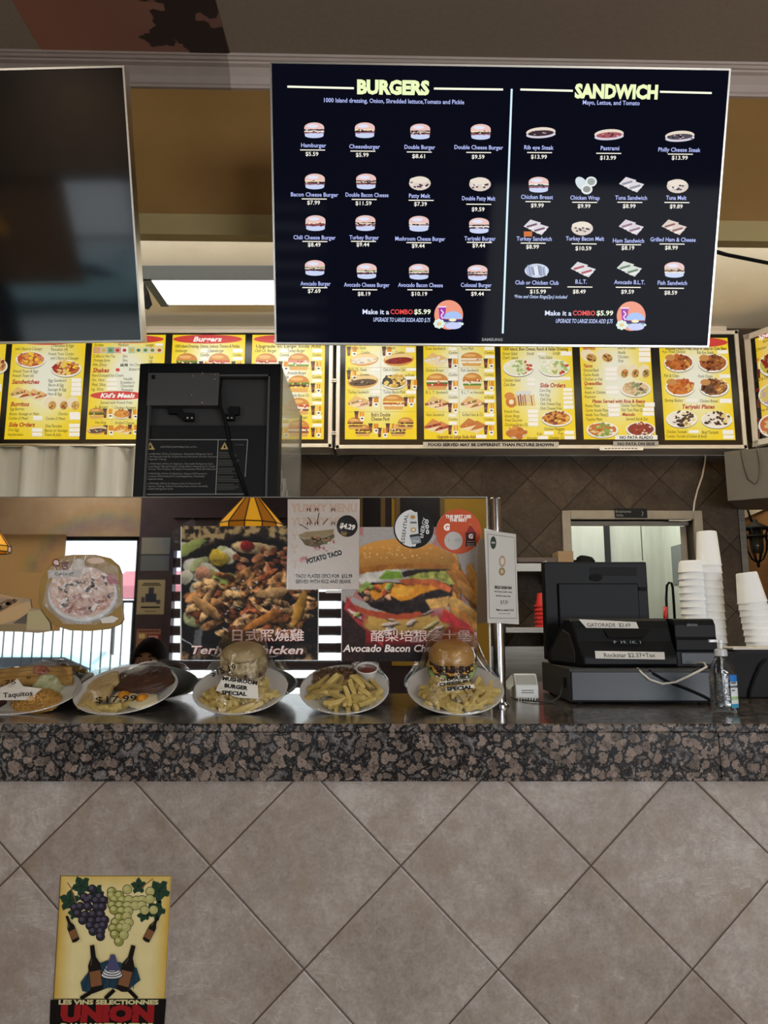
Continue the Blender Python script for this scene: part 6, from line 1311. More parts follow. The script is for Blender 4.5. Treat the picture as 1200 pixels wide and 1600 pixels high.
P.text('UNION', 168, 1583, 23, '#8d1f22', w=146, bold=.08, lay=5); P.text('DANS VOTRE VERRE', 167, 1602, 7, '#c9c08e', w=144, bold=.05, lay=5)
P.build('tile_glaze', M['print_gloss'], t)

# ------------------------------------------------------------------ plates of wrapped food leaning against the mirror
fry_m = noisy('fried_potato', '#b59a52', '#cdb673', 60, .5); fry_meshes = []
for k in range(7):
    mb = MB(); L = rnd.uniform(.055, .085); w_ = rnd.uniform(.0060, .0078); bend = rnd.uniform(-.010, .010); rings = []
    for i in range(7):
        u = i / 6 - .5; s_ = 1 - .25 * (abs(u) * 2) ** 4; rings.append([(u * L, bend * (1 - 4 * u * u) + a * w_ * s_, b_ * w_ * s_) for a, b_ in ((-1, -1), (1, -1), (1, 1), (-1, 1))])
    vv = [p for r_ in rings for p in r_]; fs = [(i * 4 + a, i * 4 + (a + 1) % 4, i * 4 + 4 + (a + 1) % 4, i * 4 + 4 + a) for i in range(6) for a in range(4)] + [(3, 2, 1, 0), (24, 25, 26, 27)]
    mb.add(vv, fs); o = mb.build('french_fry', fry_m, loc=(0, 0, 0), bevel=.0016); fry_meshes.append(o)
for o in fry_meshes: COL.objects.unlink(o)
bun_m = noisy('toasted_bun', '#94692f', '#b58a4a', 22, .35, coat=.3); bun_in = mat('bun_crumb', '#d8bd84', .8); pat_m = noisy('grilled_patty', '#3a241a', '#58392a', 90, .7, .4); chz = mat('melted_cheese', '#d8a23c', .4); let_m = noisy('lettuce', '#7d9a4a', '#a9bb72', 50, .5); meat_m = noisy('brown_steak', '#38221a', '#563522', 40, .45, .5, bdist=.004); egg_w = mat('fried_egg_white', '#d9cda8', .4); yolk = mat('egg_yolk', '#d08a1e', .25, coat=.4)
paper_m = mat('white_paper_label', '#d3cdc2', .6)
def plate_frame(px_, pyb, rx, ry, tilt, yaw=0.0, ytop=MIR - .004):
    """matrix of a round or oval plate leaning on the mirror with its front rim on the counter"""
    Rm = Matrix.Rotation(yaw, 4, 'Z') @ Matrix.Rotation(R(tilt), 4, 'X')
    pts = [Rm @ Vector((rx * math.cos(a), ry * math.sin(a), .021)) for a in [i * .1 for i in range(63)]] + [Rm @ Vector((rx * .6 * math.cos(a), ry * .6 * math.sin(a), 0)) for a in [i * .1 for i in range(63)]]
    zmin = min(p.z for p in pts); ymax = max(p.y for p in pts)
    y0 = ytop - ymax; x0 = atY(px_, 1085, y0).x
    return Matrix.Translation((x0, y0, CT - zmin + .0005)) @ Rm
def plate(name, label, Mx, rx, ry, group=None):
    mb = MB(); prof = [(.001, .004), (.62, .004), (.72, .009), (.97, .0205), (1.0, .0218), (1.0, .0195), (.75, .004), (.64, 0.0), (.001, 0.0)]
    mb.lathe([(r_ , z) for r_, z in prof], 56, Mx, rx, ry); o = mb.build(name, M['china'], loc=Mx @ Vector((0, 0, 0)), smooth=True)
    return tag(o, label, 'plate', group)
def fries(Mx, n, region, label, group, rim, z0=.012, seed=1, zt=.03):
    r2 = random.Random(seed)
    for i in range(n):
        while True:
            x, y = r2.uniform(-1, 1), r2.uniform(-1, 1)
            if x * x + y * y < 1: break
        cx, cy, rx, ry = region; a1 = r2.uniform(-1.1, 1.1) + r2.choice([0, 1.2]); X_, Y_ = cx + x * rx, cy + y * ry
        for _ in range(40):
            if all(((X_ + s_ * .034 * math.cos(a1)) / rim[0]) ** 2 + ((Y_ + s_ * .034 * math.sin(a1)) / rim[1]) ** 2 < .86 for s_ in (-1, 1)): break
            X_ *= .95; Y_ = Y_ * .95 - .001 * 0; a1 += .25
        src = r2.choice(fry_meshes); o = src.copy(); COL.objects.link(o)
        z = z0 + zt * (i / n) * (1 - .6 * (x * x + y * y)) + .004
        o.matrix_world = Mx @ Matrix.Translation((X_, Y_, z)) @ Matrix.Rotation(a1, 4, 'Z') @ Matrix.Rotation(r2.uniform(-.35, .35), 4, 'Y') @ Matrix.Rotation(r2.uniform(-.4, .4), 4, 'X')
        tag(o, label, 'fries', group)
def burger(name, label, Mx, c, rad, hgt, filling, tilt=0):
    z0_ = .0065 + rad * .88 * abs(math.sin(R(tilt))); loc = Mx @ Vector((c[0], c[1], z0_)); t = thing(name, label, 'burger', loc)
    B = Mx @ Matrix.Translation((c[0], c[1], z0_)) @ Matrix.Rotation(R(tilt), 4, 'X')
    mb = MB(); mb.lathe([(.001, 0), (rad * .86, 0), (rad * .97, hgt * .07), (rad * .98, hgt * .16), (rad * .9, hgt * .2), (.001, hgt * .2)], 36, B); mb.build('bottom_bun', bun_m, t, smooth=True)
    z = hgt * .2
    for nm, m_, h_, k_, wav in filling:
        mb = MB(); n = 48; vs_ = [B @ Vector((0, 0, z))]; top = [B @ Vector((0, 0, z + h_ * hgt))]
        for i in range(n):
            a = 2 * PI * i / n; r_ = rad * k_ * (1 + wav * .05 * math.sin(a * 7 + len(nm))); dz_ = wav * hgt * .05 * math.sin(a * 9 + 1)
            vs_.append(B @ Vector((r_ * math.cos(a), r_ * math.sin(a), z + dz_))); top.append(B @ Vector((r_ * .99 * math.cos(a), r_ * .99 * math.sin(a), z + h_ * hgt + dz_)))
        nv = n + 1; fs = [(0, 1 + (i + 1) % n, 1 + i) for i in range(n)] + [(nv, nv + 1 + i, nv + 1 + (i + 1) % n) for i in range(n)] + [(1 + i, 1 + (i + 1) % n, nv + 1 + (i + 1) % n, nv + 1 + i) for i in range(n)]
        mb.add(vs_ + top, fs); mb.build(nm, m_, t, smooth=True); z += h_ * hgt
    mb = MB(); hh_ = hgt - z
    mb.lathe([(.001, z), (rad * .9, z), (rad * 1.0, z + hh_ * .12), (rad * 1.02, z + hh_ * .3), (rad * .95, z + hh_ * .55), (rad * .76, z + hh_ * .8), (rad * .45, z + hh_ * .95), (.001, z + hh_)], 40, B); mb.build('top_bun', bun_m, t, smooth=True)
    return t, B
from mathutils.bvhtree import BVHTree
FILM = {}
def wrap(name, label, Mx, rx, ry, anchors, sl=1.0):
    """clear film stretched over the food and pulled over the rim"""
    t = thing(name, label, 'cling film', Mx @ Vector((0, -ry, .02)))
    n, m = 64, 18; vs_ = []; fs = []
    for j in range(m + 1):
        s_ = 1.012 * j / m
        for i in range(n):
            a = 2 * PI * i / n; x, y = rx * s_ * math.cos(a), ry * s_ * math.sin(a); h_ = .0235
            for ax, ay, ar, ah in anchors:
                d = math.hypot(x - ax, y - ay); dr_ = math.hypot(rx * math.cos(a) - ax, ry * math.sin(a) - ay)
                f_ = max(0, min(1, 1 - max(0, d - ar) / max(dr_ - ar, .01)))
                h_ = max(h_, .0235 + (ah - .0235) * f_ - (.12 * max(0, 1 - (d / ar) ** 2) * 0 if ar else 0))
            h_ += .0012 * mnoise.noise(Vector((x * 60, y * 60, 3.1 * rx))) * (1 - s_ ** 4)
            vs_.append(Mx @ Vector((x, y, h_)))
    for j in range(m):
        for i in range(n): fs.append((j * n + i, j * n + (i + 1) % n, (j + 1) * n + (i + 1) % n, (j + 1) * n + i))
    for j, (k_, z_) in enumerate(((1.018, .0205), (1.0, .017), (.93, .010))):
        for i in range(n): a = 2 * PI * i / n; vs_.append(Mx @ Vector((rx * k_ * math.cos(a), ry * k_ * math.sin(a), z_)))
        b0 = (m + j) * n
        for i in range(n): fs.append((b0 + i, b0 + (i + 1) % n, b0 + n + (i + 1) % n, b0 + n + i))
    MB().add(vs_, fs).build('film_sheet', M['film'], t, smooth=True)
    FILM[t.name] = BVHTree.FromPolygons(vs_, fs); return t
def paper_label(parent, corners, lines, Y, name='paper_label', tiltn=None, ink='#17140f', bg='#d6d0c4', back=True):
    """label stuck on the film: drawn flat, then laid onto the film's surface"""
    P = Print(atY(*Y), X1, (0, 0, 1), .0003); tree = FILM[parent.name]
    if back and len(corners) == 4:
        A_, B_, C_, D_ = [np.array(c, float) for c in corners]; f = lambda u, v: tuple((A_ * (1 - u) + D_ * u) * (1 - v) + (B_ * (1 - u) + C_ * u) * v)
        for i in range(12):
            for j in range(8): P.poly([f(i / 12, j / 8), f((i + 1) / 12, j / 8), f((i + 1) / 12, (j + 1) / 8), f(i / 12, (j + 1) / 8)], bg, 0)
    elif back:
        m = tuple(np.mean(corners, 0)); n_ = len(corners)
        for i in range(n_):
            a, b_ = np.array(corners[i], float), np.array(corners[(i + 1) % n_], float); m_ = np.array(m)
            for q in range(4):
                e0, e1 = a + (b_ - a) * q / 4, a + (b_ - a) * (q + 1) / 4
                P.poly([tuple(m_ + (e0 - m_) * .5), tuple(e0), tuple(e1), tuple(m_ + (e1 - m_) * .5)], bg, 0); P.poly([m, tuple(m_ + (e0 - m_) * .5), tuple(m_ + (e1 - m_) * .5)], bg, 0)
    for tx, x, y, s_, w_, rot, bd in lines: P.text(tx, x, y, s_, ink, w=w_, rot=rot, bold=bd, lay=3, shear=0)
    for i, v in enumerate(P.v):
        d = (v - CAM); lay_ = (v - P.O).dot(P.n) / P.step; d.normalize(); h = tree.ray_cast(CAM, d)
        if h[0] is not None: P.v[i] = h[0] - d * (.0009 + lay_ * .0003)
    return P.build(name, M['print'], parent, loc=P.v[0])
# 1 oval plate of taquitos at the left edge
M1 = plate_frame(36, 1115, .158, .118, 27, R(4))
plate('dinner_plate', 'white oval plate of taquitos at the left end of the counter', M1, .158, .118)
rice_m = noisy('orange_rice', '#a8702a', '#d0a552', 220, .6, 1.0, bdist=.006); bean_m = noisy('refried_beans', '#3a1c18', '#54302a', 60, .4, .5)
def heap(name, label, cat, Mx, c, rx, ry, rz, m_, jit=.18, seed=2, group=None):
    mb = MB(); mb.blob((c[0], c[1], .008), rx, ry, rz, 28, 16, Mx, jit, seed, flat=-.003); return tag(mb.build(name, m_, loc=Mx @ Vector((c[0], c[1], .008)), smooth=True), label, cat, group)
def grains(name, label, cat, Mx, c, rx, ry, rz, n, L, m_, seed):
    r2 = random.Random(seed); mb = MB(); mb.blob((c[0], c[1], .008), rx * .97, ry * .97, rz * .95, 28, 14, Mx, .12, seed, flat=-.003)
    for _ in range(n):
        a, q = r2.uniform(0, 6.283), math.sqrt(r2.random()) * 1.0; x, y = q * math.cos(a), q * math.sin(a); z = .008 + rz * math.sqrt(max(0, 1 - q * q)) + r2.uniform(-.001, .002)
        G = Mx @ Matrix.Translation((c[0] + x * rx, c[1] + y * ry, max(z, .010))) @ Euler((r2.uniform(-1, 1), r2.uniform(-1, 1), r2.uniform(0, 6.28))).to_matrix().to_4x4()
        mb.blob((0, 0, 0), L, L * .38, L * .38, 6, 4, G)
    o = tag(mb.build(name, m_, loc=Mx @ Vector((c[0], c[1], .008)), smooth=True), label, cat); o['kind'] = 'stuff'; return o
grains('rice_portion', 'mound of orange rice on the taquito plate', 'rice', M1, (.058, -.045), .066, .050, .032, 900, .0042, noisy('orange_rice_grain', '#a8742e', '#d2a858', 160, .5), 3)
heap('bean_portion', 'dark beans at the front left of the taquito plate', 'beans', M1, (-.085, -.05), .055, .045, .024, bean_m)['kind'] = 'stuff'
taq = noisy('fried_tortilla', '#9c7434', '#bd9450', 30, .6, .3)
for i, (y_, z_) in enumerate(((.028, .028), (.052, .030), (.074, .030))):
    a_, b_ = M1 @ Vector((-.12, y_, z_)), M1 @ Vector((.125 - .01 * i, y_ + .012, z_)); o = MB().tube([a_, (a_ + b_) / 2 + M1.to_3x3() @ Vector((0, 0, .003)), b_], [.013, .0145, .013], 14).build('taquito', taq, loc=a_, smooth=True)
    tag(o, 'rolled taquito under the sauce on the left plate, %s' % ['nearest the front', 'in the middle', 'nearest the mirror'][i], 'taquito', 'taquitos on the left plate')
heap('salsa_topping', 'red salsa and cream spooned over the taquitos', 'sauce', M1, (.03, .065), .035, .022, .052, noisy('red_salsa', '#6a241c', '#a8552e', 50, .3))
heap('lettuce_topping', 'pale shredded lettuce beside the salsa on the left plate', 'lettuce', M1, (.06, .03), .045, .028, .043, noisy('shredded_lettuce', '#8f9a62', '#d0cba6', 60, .5, .6))
t = wrap('cling_film', 'clear film over the taquito plate with a handwritten label', M1, .158, .118, [(.03, .05, .05, .062), (-.05, .03, .05, .05)])
paper_label(t, [(-8, 1078), (20, 1066), (27, 1060), (36, 1072), (66, 1076), (58, 1082), (52, 1094), (-8, 1094)], [('Taquitos', 28, 1084.5, 7.5, 46, .08, .02), ('.75', 14, 1066, 7, 22, .1, .0), ('e', 45, 1058, 6, 7, 0, .0)], (30, 1085, 1.985), tiltn=28)
# 2 oval steak and eggs plate
M2 = plate_frame(199, 1115, .146, .118, 30, R(-9))
plate('dinner_plate', 'white oval plate of steak and eggs, second from the left', M2, .146, .118)
mb = MB(); mb.blob((.040, .032, .024), .084, .066, .024, 36, 18, M2, .22, 5, flat=-.004); tag(mb.build('steak', meat_m, loc=M2 @ Vector((.045, .035, .01)), smooth=True), 'brown steak filling the upper right of the second plate', 'steak')
for i, (x, y) in enumerate(((.015, -.040), (.075, -.052))):
    t = thing('fried_egg', 'fried egg with an orange yolk, the %s of the two on the steak plate' % ('left', 'right')[i], 'egg', M2 @ Vector((x, y, .01)), 'fried eggs on the steak plate')
    mb = MB(); mb.blob((x, y, .018), .042, .034, .010, 24, 10, M2, .2, 7 + i, flat=-.004); mb.build('egg_white', egg_w, t, smooth=True); mb = MB(); mb.blob((x, y, .026), .017, .016, .011, 18, 10, M2); mb.build('yolk', yolk, t, smooth=True)
toast = noisy('pale_toast', '#a88c54', '#c9b07a', 30, .7)
for i, (x, y, rz_) in enumerate(((-.070, .012, .5), (-.062, -.045, .2))):
    mb = MB(); B = M2 @ Matrix.Translation((x, y, .02)) @ Matrix.Rotation(rz_, 4, 'Z') @ Matrix.Rotation(-.25, 4, 'Y'); pts = [(-.045, -.035), (.045, -.035), (.045, .025), (.027, .038), (-.027, .038), (-.045, .025)]
    mb.prism([B @ Vector((a, b_, 0)) for a, b_ in pts], (B.to_3x3() @ Vector((0, 0, .014)))); tag(mb.build('toast_slice', toast, loc=B @ Vector((0, 0, 0)), bevel=.004), 'pale toast slice on the left of the steak plate, %s' % ('behind', 'in front')[i], 'toast', 'toast on the steak plate')
fries(M2, 9, (.0, -.085, .08, .02), 'pale french fry along the front rim of the steak plate', 'fries on the steak plate', (.146, .118), seed=5, zt=.012)
t = wrap('cling_film', 'clear film over the steak and eggs plate with a price written on it', M2, .146, .118, [(.05, .04, .06, .050), (-.065, -.01, .055, .062)])
paper_label(t, [], [('$17.99', 182, 1092, 9.5, 64, .05, .01)], (182, 1092, 1.955), 'written_price', 30, '#1a1712', back=False)
# 3 mushroom burger plate
M3 = plate_frame(377, 1112, .131, .118, 30)
plate('dinner_plate', 'white round plate of mushroom burger and fries, third from the left', M3, .131, .118)
mush = noisy('sliced_mushroom', '#5e4a2c', '#cbb98e', 80, .5, .8, bdist=.004)
bun_gold = bun_m; bun_m = noisy('pale_bun', '#94805a', '#b09a70', 22, .45)
burger('burger', 'mushroom burger standing at the back of the third plate', M3, (.0, .056), .060, .104, [('patty', pat_m, .08, .95, .3), ('mushroom_layer', mush, .46, 1.02, 2.2)], -7)
bun_m = bun_gold
fries(M3, 40, (0, -.042, .105, .062), 'french fry at the front of the mushroom burger plate', 'fries on the mushroom burger plate', (.131, .118), seed=11)
t = wrap('cling_film', 'clear film tented over the mushroom burger plate with a printed paper label', M3, .131, .118, [(.0, .066, .064, .138)])
paper_label(t, [(337, 1079), (349, 1056), (402, 1066), (404, 1092), (372, 1090)], [('MUSHROOM', 375, 1063.5, 5.4, 55, -.14, .05), ('BURGER', 369, 1073, 5.8, 37, -.12, .05), ('SPECIAL', 366, 1083, 5.8, 40, -.06, .05), ], (370, 1078, 1.975), tiltn=42)
paper_label(t, [], [('$15.19', 349, 1047, 9.5, 40, .28, .01)], (349, 1047, 2.03), 'written_price', 42, '#1a1712', back=False)
# 4 plate of fries with a cup of sauce
M4 = plate_frame(538.5, 1115, .125, .114, 31)
plate('dinner_plate', 'white round plate of fries with a sauce cup, fourth from the left', M4, .125, .114)
grains('meat_portion', 'brown chopped meat behind the fries on the sauce cup plate', 'meat', M4, (-.022, .055), .078, .040, .030, 130, .011, noisy('chopped_meat', '#3f2a1c', '#86613a', 70, .5, .4), 8)
fries(M4, 48, (.0, -.028, .100, .066), 'french fry heaped on the plate with the sauce cup', 'fries on the sauce cup plate', (.125, .114), seed=21, zt=.036)
t = thing('sauce_cup', 'small white cup of red sauce on the fourth plate', 'cup', M4 @ Vector((.062, .052, .012)))
B = M4 @ Matrix.Translation((.062, .050, .016)) @ Matrix.Rotation(R(-4), 4, 'X'); MB().lathe([(.001, 0), (.024, 0), (.031, .034), (.033, .036), (.033, .038), (.030, .038), (.0285, .031), (.001, .031)], 28, B).build('cup', M['foam'], t, smooth=True)
MB().lathe([(.001, .0312), (.0285, .0312), (.0287, .033), (.001, .0335)], 28, B).build('sauce', mat('red_sauce', '#6a1d14', .2, coat=.5), t, smooth=True)
t = wrap('cling_film', 'clear film over the plate of fries and sauce cup', M4, .125, .114, [(.06, .05, .032, .058), (-.02, .0, .05, .052)])
paper_label(t, [], [('Moco', 560, 1039, 4.5, 22, -.08, .03)], (560, 1039, 2.075), 'written_name', 35, '#cfc8ba', back=False)
# 5 double cheese burger plate
M5 = plate_frame(711, 1115, .135, .122, 30)
plate('dinner_plate', 'white round plate of double cheeseburger and fries beside the chrome post', M5, .135, .122)
burger('burger', 'double cheeseburger with a golden bun on the rightmost plate', M5, (-.006, .060), .066, .108, [('lettuce', let_m, .05, 1.06, 1.6), ('patty', pat_m, .12, .95, .3), ('cheese', chz, .03, 1.0, 1.0), ('patty', pat_m, .10, .95, .4)], -8)
fries(M5, 56, (0, -.042, .115, .066), 'french fry on the double cheeseburger plate', 'fries on the double cheeseburger plate', (.135, .122), seed=33, zt=.034)
t = wrap('cling_film', 'clear film tented over the double cheeseburger plate with printed labels', M5, .135, .122, [(-.006, .068, .070, .142)])
paper_label(t, [], [('$15.58', 709, 1046, 10, 54, -.02, .035), ], (709, 1046, 2.03), 'written_price', 45, '#17130e', back=False)
paper_label(t, [(696, 1074), (740, 1069), (742, 1075), (697, 1081)], [('SPECIAL', 718, 1075, 5.4, 41, .08, .06), ], (718, 1075, 1.985), 'paper_label', 45)
paper_label(t, [(684, 1072), (735, 1062), (735, 1056), (700, 1062), (684, 1068)], [('DOUBLE', 717, 1059.5, 4.6, 38, .12, .05), ('CHEESE BU', 711, 1066.5, 4.4, 50, .13, .05)], (715, 1064, 2.0), 'paper_label', 45)

# ------------------------------------------------------------------ register corner
dA, dB = atZ(892, 1101, CT), atZ(1116, 1101, CT); dz_ = atY(892, 1045, dA.y).z
ang = R(1.5); DW, DD, DH = (dB - dA).length, .43, dz_ - CT
base = Matrix.Translation(dA) @ Matrix.Rotation(-ang, 4, 'Z')
t = thing('cash_drawer', 'wide dark cash drawer under the register on the granite counter', 'cash drawer', dA)
MB().box(0, DW, .012, DD, .006, DH, base).build('drawer_body', M['dark_grey'], t, bevel=.003); fr2 = MB().box(.004, DW - .004, 0, .012, .01, DH - .008, base).build('drawer_front', M['navy_steel'], t, bevel=.003)
for x_ in (.03, DW - .03):
    for y_ in (.03, DD - .03): MB().lathe([(.012, 0), (.012, .006)], 12, base @ Matrix.Translation((x_, y_, 0))).build('foot', M['black_matte'], t)
lk = MB(); lk.box(-.006, .0, .05, .075, .045, .075, base); lk.build('side_socket', M['black'], t)
mb = MB(); mb.tube([base @ Vector(v) for v in ((-.008, .062, .05), (-.02, .05, .02), (-.05, .03, .004), (-.10, .05, .004), (-.13, .09, .004))], .0022, 8); mb.build('drawer_cable', M['dark_grey'], t, smooth=True)
top = base @ Matrix.Translation((0, 0, DH))
# register screen seen from behind
sY = atY(930, 1040, dA.y + .30)
a_, b_ = atY(855, 1040, sY.y), atY(1010, 878, sY.y)
t = thing('register_screen', 'black register touchscreen seen from behind, on the cash drawer', 'monitor', ((a_.x + b_.x) / 2, sY.y, dz_))
Ms = Matrix.Translation(((a_.x + b_.x) / 2, sY.y, 0)); W2 = (b_.x - a_.x) / 2; zt_, zl = b_.z, dz_ + .012
MB().box(-W2, W2, .0, .045, zl, zt_, Ms).build('screen_housing', M['black'], t, bevel=.004)
k = MB(); pw = atY(995, 900, sY.y).x - Ms.translation.x; k.box(-W2 + .045, pw, -.012, .0, zl + .06, zt_ - .075, Ms); k.build('back_cover', M['black'], t, bevel=.004)
k = MB()
for i in range(6): k.box(-W2 + .16, pw + .0, -.0015, 0, zt_ - .022 - i * .005, zt_ - .020 - i * .005, Ms)
k.build('vent_slots', M['black_matte'], t)
MB().lathe([(.022, 0), (.022, .004)], 20, Ms @ Matrix.Translation((.0, -.002, zt_ - .055)) @ Matrix.Rotation(R(90), 4, 'X') @ Matrix.Scale(.55, 4, (0, 1, 0))).build('round_cap', M['black_matte'], t)
for z_ in (zt_ - .10, zl + .07): MB().box(pw + .004, W2 - .004, -.006, 0, z_, z_ + .012, Ms).build('hinge_tab', M['black_matte'], t)
MB().box(-.09, .09, -.02, .12, dz_, zl, Ms).build('screen_base', M['black'], t, bevel=.003)
k = MB(); k.box(W2 - .035, W2 - .012, -.004, .0, zt_ + .0005, zt_ + .004, Ms); k.box(-W2 + .004, -W2 + .012, .0, .03, zt_, zt_ + .003, Ms); k.build('rubber_pad', M['white_trim'], t)
# wedge receipt printer in front of the screen
pF = atZ(905, 1042, dz_); yF = dA.y + .055
xl_, xr_ = atY(912, 1043, yF).x, atY(1061, 1043, yF).x; zA = atY(960, 967, yF + .07).z - dz_
t = thing('receipt_printer', 'black wedge-shaped receipt printer carrying two white price stickers', 'printer', ((xl_ + xr_) / 2, yF, dz_))
prof = [(.0, .010), (.004, .003), (.02, .0), (.22, .0), (.235, .006), (.238, .02), (.236, .035), (.118, zA - .004), (.108, zA), (.082, zA - .0), (.066, zA - .008), (.052, zA - .03), (.035, zA * .52), (.0, .03)]
k = MB(); nP = len(prof); k.add([(xl_ - .25 * y_, yF + y_, dz_ + .0015 + z_) for y_, z_ in prof] + [(xr_, yF + y_, dz_ + .0015 + z_) for y_, z_ in prof], [tuple(range(nP)), tuple(range(2 * nP - 1, nP - 1, -1))] + [(i, (i + 1) % nP, nP + (i + 1) % nP, nP + i) for i in range(nP)]); k.build('printer_body', M['black'], t, bevel=.007, seg=3)
k = MB(); prof2 = [(.05, .0), (.2, .0), (.2, .03), (.12, zA - .045), (.075, zA - .06), (.045, .03)]; k.prism([(xl_ - .25 * y_ - .0045, yF + y_, dz_ + .012 + z_) for y_, z_ in prof2], (.006, 0, 0)); k.build('side_panel', mat('dark_side_plastic', '#2a2a29', .5, spec=.25), t, bevel=.002)
# sloping front plane: from (0,.03) to (.052,zA-.03)
sl_ey = Vector((0, .052, zA - .06)).normalized(); Pp = Print((xl_, yF - .0006, dz_ + .0315), X1, sl_ey, .0003)
sl_n = Pp.n
Pp.O = Pp.O + sl_n * .0035
def lab(corners, bg='#d2cfc8'):
    Pp.poly(corners, bg, 1)
lab([(929.5, 1017), (1038, 1019), (1039, 1030.5), (930.5, 1029)]); Pp.text('Rockstar $2.37+Tax', 983.5, 1023.7, 6.6, '#4a4846', w=80, bold=.01, lay=2)
Pp.text('P  19. 1K. 1', 980, 1003.5, 4.4, '#9fb0ae', w=42, lay=2)
Pp.poly([(943, 983), (1018, 983), (1006, 996), (951, 996)], '#0c0d0e', .4); lab([(904, 967.5), (994, 972), (998, 982), (916, 981)]); Pp.text('GATORADE  $2.69', 951, 976.6, 5.8, '#4a4846', w=68, bold=.01, lay=2)
Pp.build('price_sticker', M['print'], t)
# till-roll printer to the right
yP = yF + .03; a_, b_ = atY(1058, 1040, yP), atY(1118, 967, yP)
t = thing('label_printer', 'black box printer with rounded top to the right of the wedge receipt printer', 'printer', ((a_.x + b_.x) / 2, yP, dz_))
hP = b_.z - dz_; prof = [(.0, .0), (.0, hP * .32), (-.004, hP * .34), (-.006, hP * .55), (.0, hP * .62), (.0, hP * .86), (.012, hP * .98), (.025, hP), (.15, hP), (.15, 0)]
k = MB(); k.prism([(xr_ + .006, yP + y_, dz_ + .001 + z_) for y_, z_ in prof], (b_.x - xr_ - .008, 0, 0)); k.build('printer_body', M['black'], t, bevel=.005, seg=3)
k = MB().box(xr_ + .02, b_.x - .012, yP - .004, yP + .0, dz_ + .008, dz_ + hP * .3); k.build('paper_slot', M['navy_steel'], t, bevel=.002)
Pq_ = Print((xr_, yP - .0008, dz_), X1, (0, 0, 1), .0003); Pq_.text('EPSON', 1081.5, 976.5, 3.6, '#76787a', w=16, bold=.03); Pq_.build('maker_mark', M['print'], t)
# cables in front of the drawer
pts = [atY(x, y, dA.y + d) for x, y, d in ((996, 1044, .02), (1003, 1052, -.008), (1015, 1062, -.012), (1035, 1068.5, -.013), (1055, 1066, -.013), (1075, 1057, -.012), (1095, 1047, -.01), (1104, 1042, .0), (1100, 1036, .02), (1090, 1036, .04))]
tag(MB().tube(pts, .0036, 8).build('power_cable', M['white_trim'], loc=pts[0], smooth=True), 'white cable sagging in front of the cash drawer', 'cable')
pts = [atY(x, y, dA.y + d) for x, y, d in ((1010, 1044, .02), (1020, 1052, -.006), (1045, 1066, -.011), (1075, 1077, -.012), (1100, 1088, -.013), (1116, 1097, -.012))]
pts.append(atZ(1128, 1100.5, CT + .004))
tag(MB().tube(pts, .0045, 8).build('power_cable', M['black_matte'], loc=pts[0], smooth=True), 'black cable running down across the cash drawer to the counter', 'cable')
# white card reader base left of the drawer
rA = atZ(806, 1094, CT); rW = atY(842, 1090, rA.y).x - rA.x; rH = atY(820, 1053, rA.y + .03).z - CT
t = thing('card_reader', 'small white card reader between the chrome post and the cash drawer', 'card reader', rA)
k = MB(); prof = [(.0, .004), (.0, rH * .52), (.028, rH), (.045, rH), (.09, rH * .6), (.10, .0), (.012, .0)]; k.prism([(rA.x, rA.y + y_, CT + .0005 + z_) for y_, z_ in prof], (rW, 0, 0)); k.build('reader_body', M['white_plastic'], t, bevel=.004, seg=3)
k = MB(); k.prism([(rA.x + .004, rA.y + .0245 - .0205 + y_ - .0012, CT + z_) for y_, z_ in ((.0, rH * .6), (.022, rH * .96), (.024, rH * .96), (.002, rH * .6))], (rW - .008, 0, 0)); k.build('top_window', mat('grey_window', '#a8a69e', .25), t)
MB().prism([(rA.x - .018, rA.y + .03, CT + rH * .35), (rA.x, rA.y + .02, CT + rH * .55), (rA.x, rA.y + .05, CT + rH * .95), (rA.x - .022, rA.y + .07, CT + rH * .55)], (0, .02, 0)).build('side_grip', M['white_plastic'], t, bevel=.003)
for i in range(7): MB().box(rA.x + .006 + i * (rW - .016) / 6.5, rA.x + .010 + i * (rW - .016) / 6.5, rA.y - .003, rA.y + .002, CT, CT + .009).build('contact_pin', M['steel'], t)
Pc = Print((0, rA.y - .0006, CT), X1, (0, 0, 1), .0002); [Pc.rect(815, y_, 834, y_ + 1.6, '#7a7974') for y_ in (1078, 1081.5)]; Pc.build('rating_print', M['print'], t)
# pump bottle of hand sanitiser
bA = atZ(1133, 1113.5, CT); bw = .036; bH = atY(1133, 1026, bA.y).z - CT
t = thing('sanitizer_bottle', 'clear pump bottle of hand sanitizer at the right front of the counter', 'bottle', bA)
Mb = Matrix.Translation(bA); k = MB(); k.lathe([(.001, .0), (.030, .0), (bw * .97, .006), (bw, .02), (bw, bH * .62), (bw * .96, bH * .72), (bw * .8, bH * .85), (bw * .52, bH * .96), (.014, bH), (.0135, bH + .006)], 40, Mb, 1, .72); k.build('bottle_body', M['clear_bottle'], t, smooth=True)
MB().lathe([(.001, .003), (bw * .9, .004), (bw * .93, .02), (bw * .93, bH * .50), (.001, bH * .50)], 36, Mb, 1, .7).build('gel', film_mat('clear_gel', .03, .3, tint=(.88, .92, .95), rough=.05), t, smooth=True)
k = MB(); k.lathe([(.001, bH + .002), (.0165, bH + .002), (.0165, bH + .018), (.012, bH + .021), (.006, bH + .022), (.006, bH + .036), (.0085, bH + .037), (.0085, bH + .046), (.001, bH + .047)], 24, Mb); k.box(-.0045, .0045, -.004, .004, bH + .037, bH + .0455, Mb @ Matrix.Translation((.0, 0, 0))); k.box(-.03, .006, -.0045, .0045, bH + .039, bH + .046, Mb); k.build('pump', film_mat('frosted_pump', .08, .5, white=.45), t, smooth=False, auto=35)
